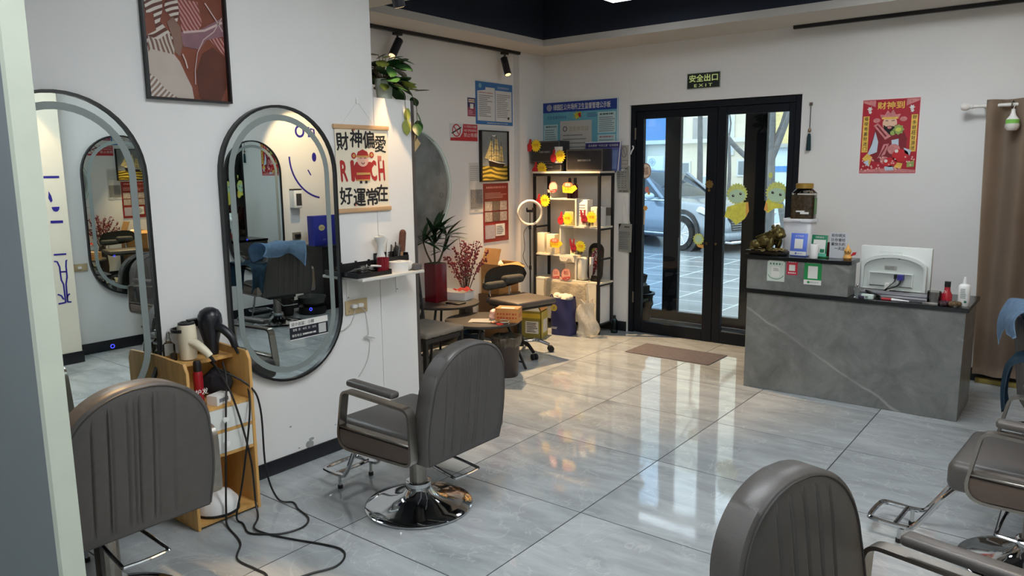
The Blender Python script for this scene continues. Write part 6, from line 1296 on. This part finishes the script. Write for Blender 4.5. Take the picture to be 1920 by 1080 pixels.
# the parked SUV
PAINT = mat('silver_car_paint', (128, 138, 148), .22, .35, var=.02, coat=.6); DGL = mat('dark_car_glass', (52, 60, 68), .06, var=.05); CLAD = mat('black_cladding', (44, 46, 48), .6)
t = thing('parked_car', 'silver grey SUV parked in the street, seen through the glass door', 'car', (-4.865, 13.05, -.02), math.radians(-18))
sec = [(-2.28, .66, .60, .42, .86), (-2.2, .82, .74, .30, .98), (-1.9, .90, .83, .24, 1.02), (-1.0, .93, .87, .22, 1.02), (.0, .93, .87, .22, 1.01), (.8, .93, .86, .22, 1.0), (1.1, .93, .84, .22, .98), (1.6, .92, .80, .24, .93), (2.0, .88, .74, .24, .86), (2.22, .78, .66, .26, .76), (2.32, .64, .56, .34, .64)]
b = B(); n = 14; vs = []; fs = []
for x, wl, wt, zb, zt in sec:
    half = [(wl*.82, zb), (wl*.97, zb+.08), (wl, zb+.30*(zt-zb)), (wl*.995, zb+.62*(zt-zb)), (wt*1.02, zt-.05), (wt*.93, zt), (wt*.45, zt+.035)]
    vs += [(x, -y, z) for y, z in half]+[(x, y, z) for y, z in half[::-1]]
for i in range(len(sec)-1): fs += [(i*n+k, i*n+(k+1) % n, (i+1)*n+(k+1) % n, (i+1)*n+k) for k in range(n)]
fs += [tuple(range(n)), tuple(range((len(sec)-1)*n, len(sec)*n))]; b._add(vs, fs); body = b.done('body', PAINT, t, ang=50)
cab_ = [(-2.12, .70, .62, 1.0, 1.12), (-1.85, .80, .64, 1.0, 1.52), (-1.2, .84, .66, 1.0, 1.66), (-.2, .84, .66, 1.0, 1.68), (.35, .83, .64, 1.0, 1.60), (1.12, .78, .70, .97, 1.0)]
cab_ = [(x-.34, a, b_, c, 1.0+(d-1.0)*.86) for x, a, b_, c, d in cab_]
b = B(); vs = []; fs = []; n = 6
for x, wb_, wt, zb, zt in cab_: vs += [(x, -wb_, zb), (x, -wt, zt-.04), (x, -wt*.8, zt), (x, wt*.8, zt), (x, wt, zt-.04), (x, wb_, zb)]
for i in range(len(cab_)-1): fs += [(i*n+k, i*n+(k+1) % n, (i+1)*n+(k+1) % n, (i+1)*n+k) for k in range(n)]
b._add(vs, fs+[tuple(range(n))]); b.done('greenhouse', DGL, t, ang=30)
B().grid(lambda u, v: (-2.25+2.25*u, -.66+1.32*v, 1.46+.12*math.sin(PI*(.12+.76*u))-.035*(2*v-1)**2), 10, 8).done('roof', PAINT, t, solid=.03)
for s in (-1, 1):
    for p in (((1.08, s*.80, 1.0), (.36, s*.66, 1.60)), ((-.15, s*.855, 1.0), (-.2, s*.68, 1.64)), ((-1.25, s*.855, 1.0), (-1.25, s*.68, 1.62)), ((-2.1, s*.74, 1.02), (-1.85, s*.66, 1.52))): B().cyl((p[0][0]-.34, p[0][1], p[0][2]), (p[1][0]-.34, p[1][1], 1+(p[1][2]-1)*.86), .035, n=8).done('pillar', PAINT, t)
    B().box(-1.9, 1.02, s*.872-.012, s*.872+.012, .975, 1.0).done('belt_strip', CHROME, t)
    for x in (-.15, 1.02, -1.22): B().box(x-.004, x+.004, s*.928-.006, s*.928+.006, .36, .98).done('door_gap', CLAD, t)
    B().box(-1.15, 1.0, s*.93-.012, s*.93+.012, .30, .335, .005).done('sill_trim', CHROME, t)
    for x in (-.05, -1.1): B().box(x, x+.16, s*.925-.02, s*.925+.02, .80, .825, .006).done('door_handle', PAINT, t)
    mrr = B().sph((0, 0, 0), .1, 14, 10, .075); mrr.xf(Matrix.Translation((.56, s*1.02, 1.06)) @ Matrix.Diagonal((1.15, 1, 1, 1))); mrr.box(.52, .6, s*.86-.08, s*.86+.08, 1.0, 1.03); mrr.done('side_mirror', mat('pale_car_paint', (206, 214, 218), .25), t)
    B().prism([(1.72, .80), (2.20, .66), (2.24, .72), (1.78, .88)], s*.80, s*.90).done('headlight', mat('headlight_glass', (214, 222, 226), .12), t)
    B().box(1.9, 2.22, s*.80-.02, s*.80+.02, .36, .42).done('fog_light', CHROME, t)
    for x in (1.38, -1.42):
        B().ring(circ(x, .37, .45, 30), circ(x, .37, .372, 30), s*.90, s*.942).cyl((x, s*.55, .37), (x, s*.80, .37), .40, n=30).done('wheel_arch', CLAD, t)
        w = bpy.data.objects.new('wheel', None); COL.objects.link(w); w.parent = t; w.location = (x, s*.86, .345); w.rotation_euler = (-PI/2*s, 0, 0)
        B().lathe([(.24, -.11), (.335, -.11), (.35, -.07), (.35, .07), (.335, .11), (.24, .11), (.24, -.11)], 32).done('tyre', RUBBER, w)
        b = B().lathe([(.225, .06), (.245, .10), (.24, .112), (.215, .09)], 32); b.cyl((0, 0, .03), (0, 0, .095), .05, n=14)
        for k in range(5):
            for d in (-.17, .17): a = 2*PI*k/5+d; b.cyl((.04*math.cos(a-d*.6), .04*math.sin(a-d*.6), .08), (.225*math.cos(a), .225*math.sin(a), .088), .016, .012, 6)
        b.done('rim', mat('alloy', (196, 198, 200), .25, .8), w); B().cyl((0, 0, -.02), (0, 0, .04), .235, n=26).done('brake_disc', mat('dark_hub', (50, 52, 54), .6), w)
B().prism([(-.55, .42), (.55, .42), (.62, .68), (-.62, .68)], 2.24, 2.325, 'yz').done('grille', CLAD, t)
for k in range(5): box('grille_bar', CHROME, t, 2.325, 2.335, -.54-.014*k, .54+.014*k, .45+.046*k, .462+.046*k)
B().box(2.10, 2.36, -.78, .78, .24, .40, .05, 3).done('bumper', PAINT, t); B().box(2.15, 2.365, -.60, .60, .17, .235, .02).done('skid_plate', CHROME, t)
pl = box('license_plate', mat('plate_blue', (60, 96, 190), .4), t, 2.361, 2.372, -.22, .22, .30, .43); b = B()
for k in range(6): b.box(2.3722, 2.374, -.18+.062*k, -.14+.062*k, .335, .395)
o = b.done('plate_characters', PAPER, t); o['kind'] = 'stuff'
# building across the street
CREAM = mat('cream_facade', (222, 214, 196), .85, var=.05, scale=2); t = thing('facade', 'cream building facade across the street with a blue sign strip', 'building', (0, 18.05, -.02))
box('wall', CREAM, t, -16, 9, 0, .4, 0, 7.5)
box('sign_strip', mat('facade_blue', (96, 140, 186), .6, var=.08), t, -8.6, -6.9, -.12, -.001, 2.42, 3.3); box('ledge', mat('pale_ledge', (214, 218, 218), .7), t, -16, 9, -.2, -.121, 2.30, 2.41)
box('pilaster', mat('pale_ledge'), t, -8.05, -7.95, -.1, -.001, 0, 2.299); box('grey_panel', mat('facade_grey', (168, 166, 164), .8), t, -6.5, -5.9, -.06, -.001, 2.42, 3.0)
for x0, x1, z0, z1, m in ((-5.15, -4.95, 1.42, 1.78, 'w'), (-6.8, -6.6, 1.4, 1.75, 'w'), (-5.55, -5.35, 2.0, 3.0, 'p'), (-2.6, -1.6, 1.2, 2.2, 'w')):
    f = box('window_frame', mat('pale_ledge'), t, x0-.05, x1+.05, -.04, -.001, z0-.05, z1+.05); box('pane', mat('far_pane', (130, 140, 146) if m == 'w' else (200, 214, 222), .2) if m == 'w' else mat('far_pane_pale', (200, 214, 222), .2), f, x0, x1, -.05, -.0401, z0, z1)
t = thing('shop_front', 'low shop with yellow upper wall and blue banner behind the forked tree', 'building', (-3.2, 17.3, -.02))
box('wall', mat('shop_pale_wall', (206, 222, 230), .8, var=.06), t, -1.0, 3.5, 0, .3, 0, 2.1); box('roof_edge', mat('roof_grey', (168, 170, 168), .8), t, -1.05, 3.55, -.15, .35, 2.1, 2.2); box('upper_wall', mat('shop_yellow', (214, 196, 140), .85, var=.08), t, -1.0, 3.5, .05, .3, 2.2, 4.6)
box('banner', mat('banner_blue', (84, 140, 200), .6), t, -.9, 3.4, -.02, -.001, 1.5, 1.64); rules(t, 'banner_print', mat('banner_dark', (40, 70, 110), .6), -.4, 1.0, 1.52, 1.6, 1, .0205, .7, 0, .08)
for k in range(2):
    t = thing('air_conditioner', ['white outdoor air conditioner unit with two fans on the facade', 'small white meter cabinet on the facade right of the thin tree'][k], 'air conditioner' if k == 0 else 'cabinet', ((-7.5, 17.85, 1.32), (-5.9, 17.85, .9))[k])
    if k == 0:
        B().box(-.26, .26, -.14, .14, 0, .62, .03).done('casing', mat('ac_white', (226, 234, 234), .5), t)
        for z in (.17, .45):
            B().ring(circ(-.10, z, .115, 24), circ(-.10, z, .095, 24), -.141, -.15).done('fan_ring', mat('ac_grey', (180, 192, 194), .5), t); b = B()
            for a in range(4): b.prism(circ(-.10+.045*math.cos(a*PI/2), z+.045*math.sin(a*PI/2), .038, 10), -.141, -.144)
            b.cyl((-.10, -.1445, z), (-.10, -.15, z), .03); b.done('fan', mat('ac_grey'), t)
        for x in (-.2, .2): box('bracket', STEEL, t, x-.02, x+.02, -.12, .199, -.05, -.001)
    else:
        B().box(-.3, .3, -.1, .19, 0, .5, .01).done('casing', mat('ac_white'), t); box('door', mat('ac_grey'), t, -.25, .0, -.105, -.1005, .05, .45)
# bare trees
BARK = mat('bare_bark', (104, 104, 104), .9, var=.25, scale=10)
def tree(label, x, y, main, seed, depth=4):
    t = thing('bare_tree', label, 'tree', (x, y, -.02)); rnd = random.Random(seed); tr = B(); br = B()
    def grow(p, d, ln, r, lv, target):
        q = p+d*ln; mid = (p+q)/2+Vector((rnd.gauss(0, .05), rnd.gauss(0, .05), 0))*ln
        target.tube([p, mid, q], lambda k: r*(1-.35*k), 6 if lv < 2 else 4, False, 2)
        if lv >= depth: return
        for k in range(3 if lv < 3 else 2):
            nd = (d+Vector((rnd.gauss(0, .5), rnd.gauss(0, .4), rnd.gauss(.15, .3)))).normalized(); grow(q if k else mid.lerp(q, .8), nd, ln*rnd.uniform(.6, .8), r*.6, lv+1, br)
    for pts, r in main:
        pts = [Vector(p) for p in pts]; tr.tube(pts, lambda k: r*(1-.45*k), 9, False, 4)
        grow(pts[-1], (pts[-1]-pts[-2]).normalized(), .7, r*.5, 1, br)
    tr.done('trunk', BARK, t); o = br.done('branches', BARK, t); o['kind'] = 'stuff'; return t
tree('forked bare tree with a straight trunk in front of the pale low shop', -1.15, 9.0, ((((0, 0, 0), (-.02, 0, 1.2), (-.03, 0, 2.0), (-.06, 0, 3.2)), .085), (((-.02, 0, 1.75), (.12, 0, 2.12), (.28, 0, 2.6)), .055), (((-.03, 0, 1.9), (.12, .1, 2.4), (.1, .2, 3.2)), .04)), 3)
tree('leaning dark branch of a bare tree crossing the middle of the door', -1.62, 10.0, ((((.42, 0, 0), (.30, 0, 1.0), (-.05, 0, 1.62), (-.28, 0, 1.78), (-.62, 0, 2.12), (-1.0, .1, 2.7)), .06),), 5, 3)
tree('thin bare street tree beside the car bonnet', -4.95, 15.0, ((((0, 0, 0), (.03, 0, 1.3), (.0, 0, 2.6), (-.03, 0, 3.6)), .085),), 9)
tree('bare tree further back behind the door centre', -5.0, 16.9, ((((0, 0, 0), (.05, 0, 1.4), (.0, 0, 2.4)), .06),), 14)
# rubbish bin in the vestibule
t = thing('outdoor_bin', 'black bin heaped with rubbish standing outside the left door leaf', 'bin', (-1.12, 4.94, .0005))
B().lathe([(.0, 0), (.12, 0), (.15, .30), (.14, .30), (.11, .02), (.0, .02)], 28).done('shell', BLKPL, t); B().lathe([(.145, .3005), (.168, .305), (.168, .325), (.14, .328), (.14, .3005)], 28).done('rim', BLKPL, t)
B().tube([(.15, .0, .28), (.18, -.03, .22), (.15, -.03, .18)], .006, 6, False, 3).done('handle', STEEL, t); B().box(.10, .155, -.08, .02, .24, .285, .008, M=Matrix.Rotation(-.5, 4, 'Z')).done('clip', mat('bin_green', (44, 84, 74), .5), t)
B().box(-.10, .09, -.08, .08, .10, .40, .012).done('stuffed_carton', mat('dark_carton', (58, 54, 52), .8), t)
b = B().sph((0, 0, .41), .085, 12, 8, .035); b.done('paper_waste', PAPER, t); B().box(-.05, .06, -.05, .05, 0, .10, .015, 2, Matrix.Translation((.0, 0, .432)) @ Matrix.Rotation(.25, 4, 'Y')).done('cushion', mat('dark_foam', (66, 64, 62), .8), t); B().box(-.04, .04, -.03, .03, 0, .07, .01, 2, Matrix.Translation((-.085, 0, .415))).done('cup', PAPER, t)

# ================================================================ OPPOSITE WALL, SEEN IN THE MIRRORS
INDIGO = mat('indigo_decal', (42, 34, 140), .5, var=.03)
def sideplate(name, polys, xw, label, cat):
    t = thing(name, label, cat, (xw, 0, 0), -PI/2)
    for i, p in enumerate(polys): plate(t, 'letter', [(-y, z) for y, z in p], INDIGO, .0008)
    return t
# letters turned sideways on the column (y, z)
sideplate('column_lettering', [stroke([(.50, 1.606), (.62, 1.606)], .018), [(.528, 1.49), (.52, 1.43), (.535, 1.395), (.55, 1.41), (.545, 1.45)], arc(.568, 1.358, .03, PI, 2*PI, 12, .04), stroke([(.517, 1.234), (.614, 1.231)], .022), stroke([(.515, .958), (.613, .956)], .014),
    stroke([(.512, .902), (.535, .898), (.55, .85), (.55, .80), (.552, .74), (.566, .70), (.568, .54)], .013), stroke([(.616, .902), (.606, .90), (.60, .85), (.60, .76), (.586, .70), (.583, .545)], .013), stroke([(.55, .808), (.60, .806)], .013), stroke([(.51, .538), (.567, .542)], .013), stroke([(.583, .545), (.614, .54)], .013), stroke([(.512, .62), (.54, .605), (.555, .57)], .013), stroke([(.607, .614), (.59, .60), (.582, .575)], .013)], 2.74, 'indigo letter strokes painted sideways on the cream column, seen in the left mirror', 'lettering')
sideplate('wall_lettering', [stroke(arc(3.525, 2.095, .055, 0, 2*PI, 30, .06), .026), stroke([(3.655, 2.15), (3.655, 2.03)], .026), stroke([(3.655, 2.06), (3.69, 2.13), (3.73, 2.12), (3.735, 2.03)], .024), circ(3.715, 1.795, .032, 18, .055)[::-1], stroke(arc(3.86, 1.80, .50, PI*1.0, PI*1.44, 22, .50), .022), stroke([(3.615, 1.645), (3.655, 1.58)], .016)], 3.35, 'indigo letters and a winking smile on the far wall, seen in the second mirror', 'lettering')
t = wthing('paper_dispenser', 'white wall dispenser with a dark window on the opposite wall', 'dispenser', 'alcove', 3.39, 1.31)
B().box(-.06, .06, -.09, 0, -.11, .10, .012).done('case', WHITE, t); box('window', mat('smoky_window', (60, 56, 54), .2), t, -.045, .03, -.0915, -.0903, -.08, .06); box('lid', BLKPL, t, -.058, .058, -.085, -.003, .1005, .115)
t = wthing('wall_socket', 'grey wall socket on the opposite wall over the denim clothes', 'socket', 'alcove', 3.40, .87); B().box(-.06, .06, -.01, 0, -.04, .04, .003).done('plate', mat('socket_grey'), t); box('plug', BLKPL, t, -.03, .03, -.05, -.0105, -.02, .02)
t = wthing('wall_socket', 'grey brown wall socket beside the cream column', 'socket', 'right', .81, .80); B().box(-.06, .06, -.01, 0, -.033, .033, .003).done('plate', PLATE, t); box('plug', PAPER, t, .0, .03, -.03, -.0105, -.01, .01)
t = thing('black_cabinet', 'black cabinet against the opposite wall carrying a blue gift bag', 'cabinet', (3.13, 3.78, .0005), -PI/2)
box('body', BLKPL, t, -.34, .34, -.20, .2, .05, .735); box('top', BLACK, t, -.35, .35, -.21, .205, .7355, .755)
for x in (-.17, .17): d = box('door', BLKPL, t, x-.165, x+.165, -.216, -.2005, .06, .72); box('handle', STEEL, d, x-.01, x+.01, -.235, -.2165, .35, .5)
box('plinth', BLKPL, t, -.33, .33, -.19, .19, 0, .0495)
t = thing('gift_bag', 'royal blue gift bag with a round gold emblem standing on the black cabinet', 'bag', (3.13, 3.62, .756), -PI/2); RB = mat('royal_blue_bag', (34, 44, 140), .5, var=.05)
B().prism([(-.18, 0), (.18, 0), (.185, .35), (-.19, .35)], -.07, .05, 'xz', .004).done('bag', RB, t); plate(t, 'emblem', circ(.07, .21, .045, 24, .035), mat('emblem_gold', (190, 180, 130), .4), .0702); text(t, '好礼', .07, .21, .025, RB, .0716); text(t, '送礼', .04, .07, .025, mat('pale_blue_print', (120, 130, 200), .5), .0704)
t = thing('flower_vase', 'cream column vase with pink flowers at the end of the black cabinet', 'flowers', (3.13, 3.95, .756)); B().lathe([(.0, 0), (.075, 0), (.08, .62), (.07, .70), (.0, .70)], 20).done('vase', mat('cream_vase', (226, 208, 160), .5, var=.05), t)
random.seed(41)
for k in range(9): a = random.random()*6.28; p = Vector((.10*random.random()*math.cos(a), .13*random.random()*math.sin(a), .78+.14*random.random())); f = B().tube([(0, 0, .69), p*.6+Vector((0, 0, .3)), p], .003, 5).done('stem', LEAF, t); B().sph(p, .042, 9, 6, .034).done('blossom', mat('pink_blossom', (236, 170, 170), .6, var=.2, scale=30), f)
t = thing('steamer_bowl', 'glass bowl on a round black base standing on the floor by the opposite wall', 'bowl', (2.93, 3.26, .0005)); B().lathe([(.0, 0), (.15, 0), (.16, .02), (.15, .085), (.0, .085)], 26).done('base', BLKPL, t); B().lathe([(.09, .0855), (.15, .13), (.165, .20), (.158, .20), (.143, .135), (.085, .09)], 28).done('glass_bowl', mat('smoked_bowl', (104, 108, 104), .08, var=.05, trans=.5), t)
t = thing('floor_bin', 'dark round bin on the floor beside the steamer bowl', 'bin', (3.08, 2.985, .0005)); B().lathe([(.0, 0), (.10, 0), (.12, .26), (.112, .26), (.09, .02), (.0, .02)], 24).done('shell', mat('dark_brown_plastic', (48, 42, 40), .5), t)
t = thing('red_carton', 'red and yellow carton on the floor in front of the black cabinet', 'box', (2.78, 3.72, .0005), .2); B().box(-.08, .08, -.10, .10, 0, .3, .003).done('carton', mat('carton_red', (176, 60, 44), .6), t); box('yellow_side', mat('carton_yellow'), t, -.0815, -.0803, -.09, .09, .02, .13)
t = thing('magazine', 'dark magazine and black hair tool on the ledge below the opposite mirror', 'magazine', (3.0, 3.15, 0)); bpy.data.objects.remove(t)
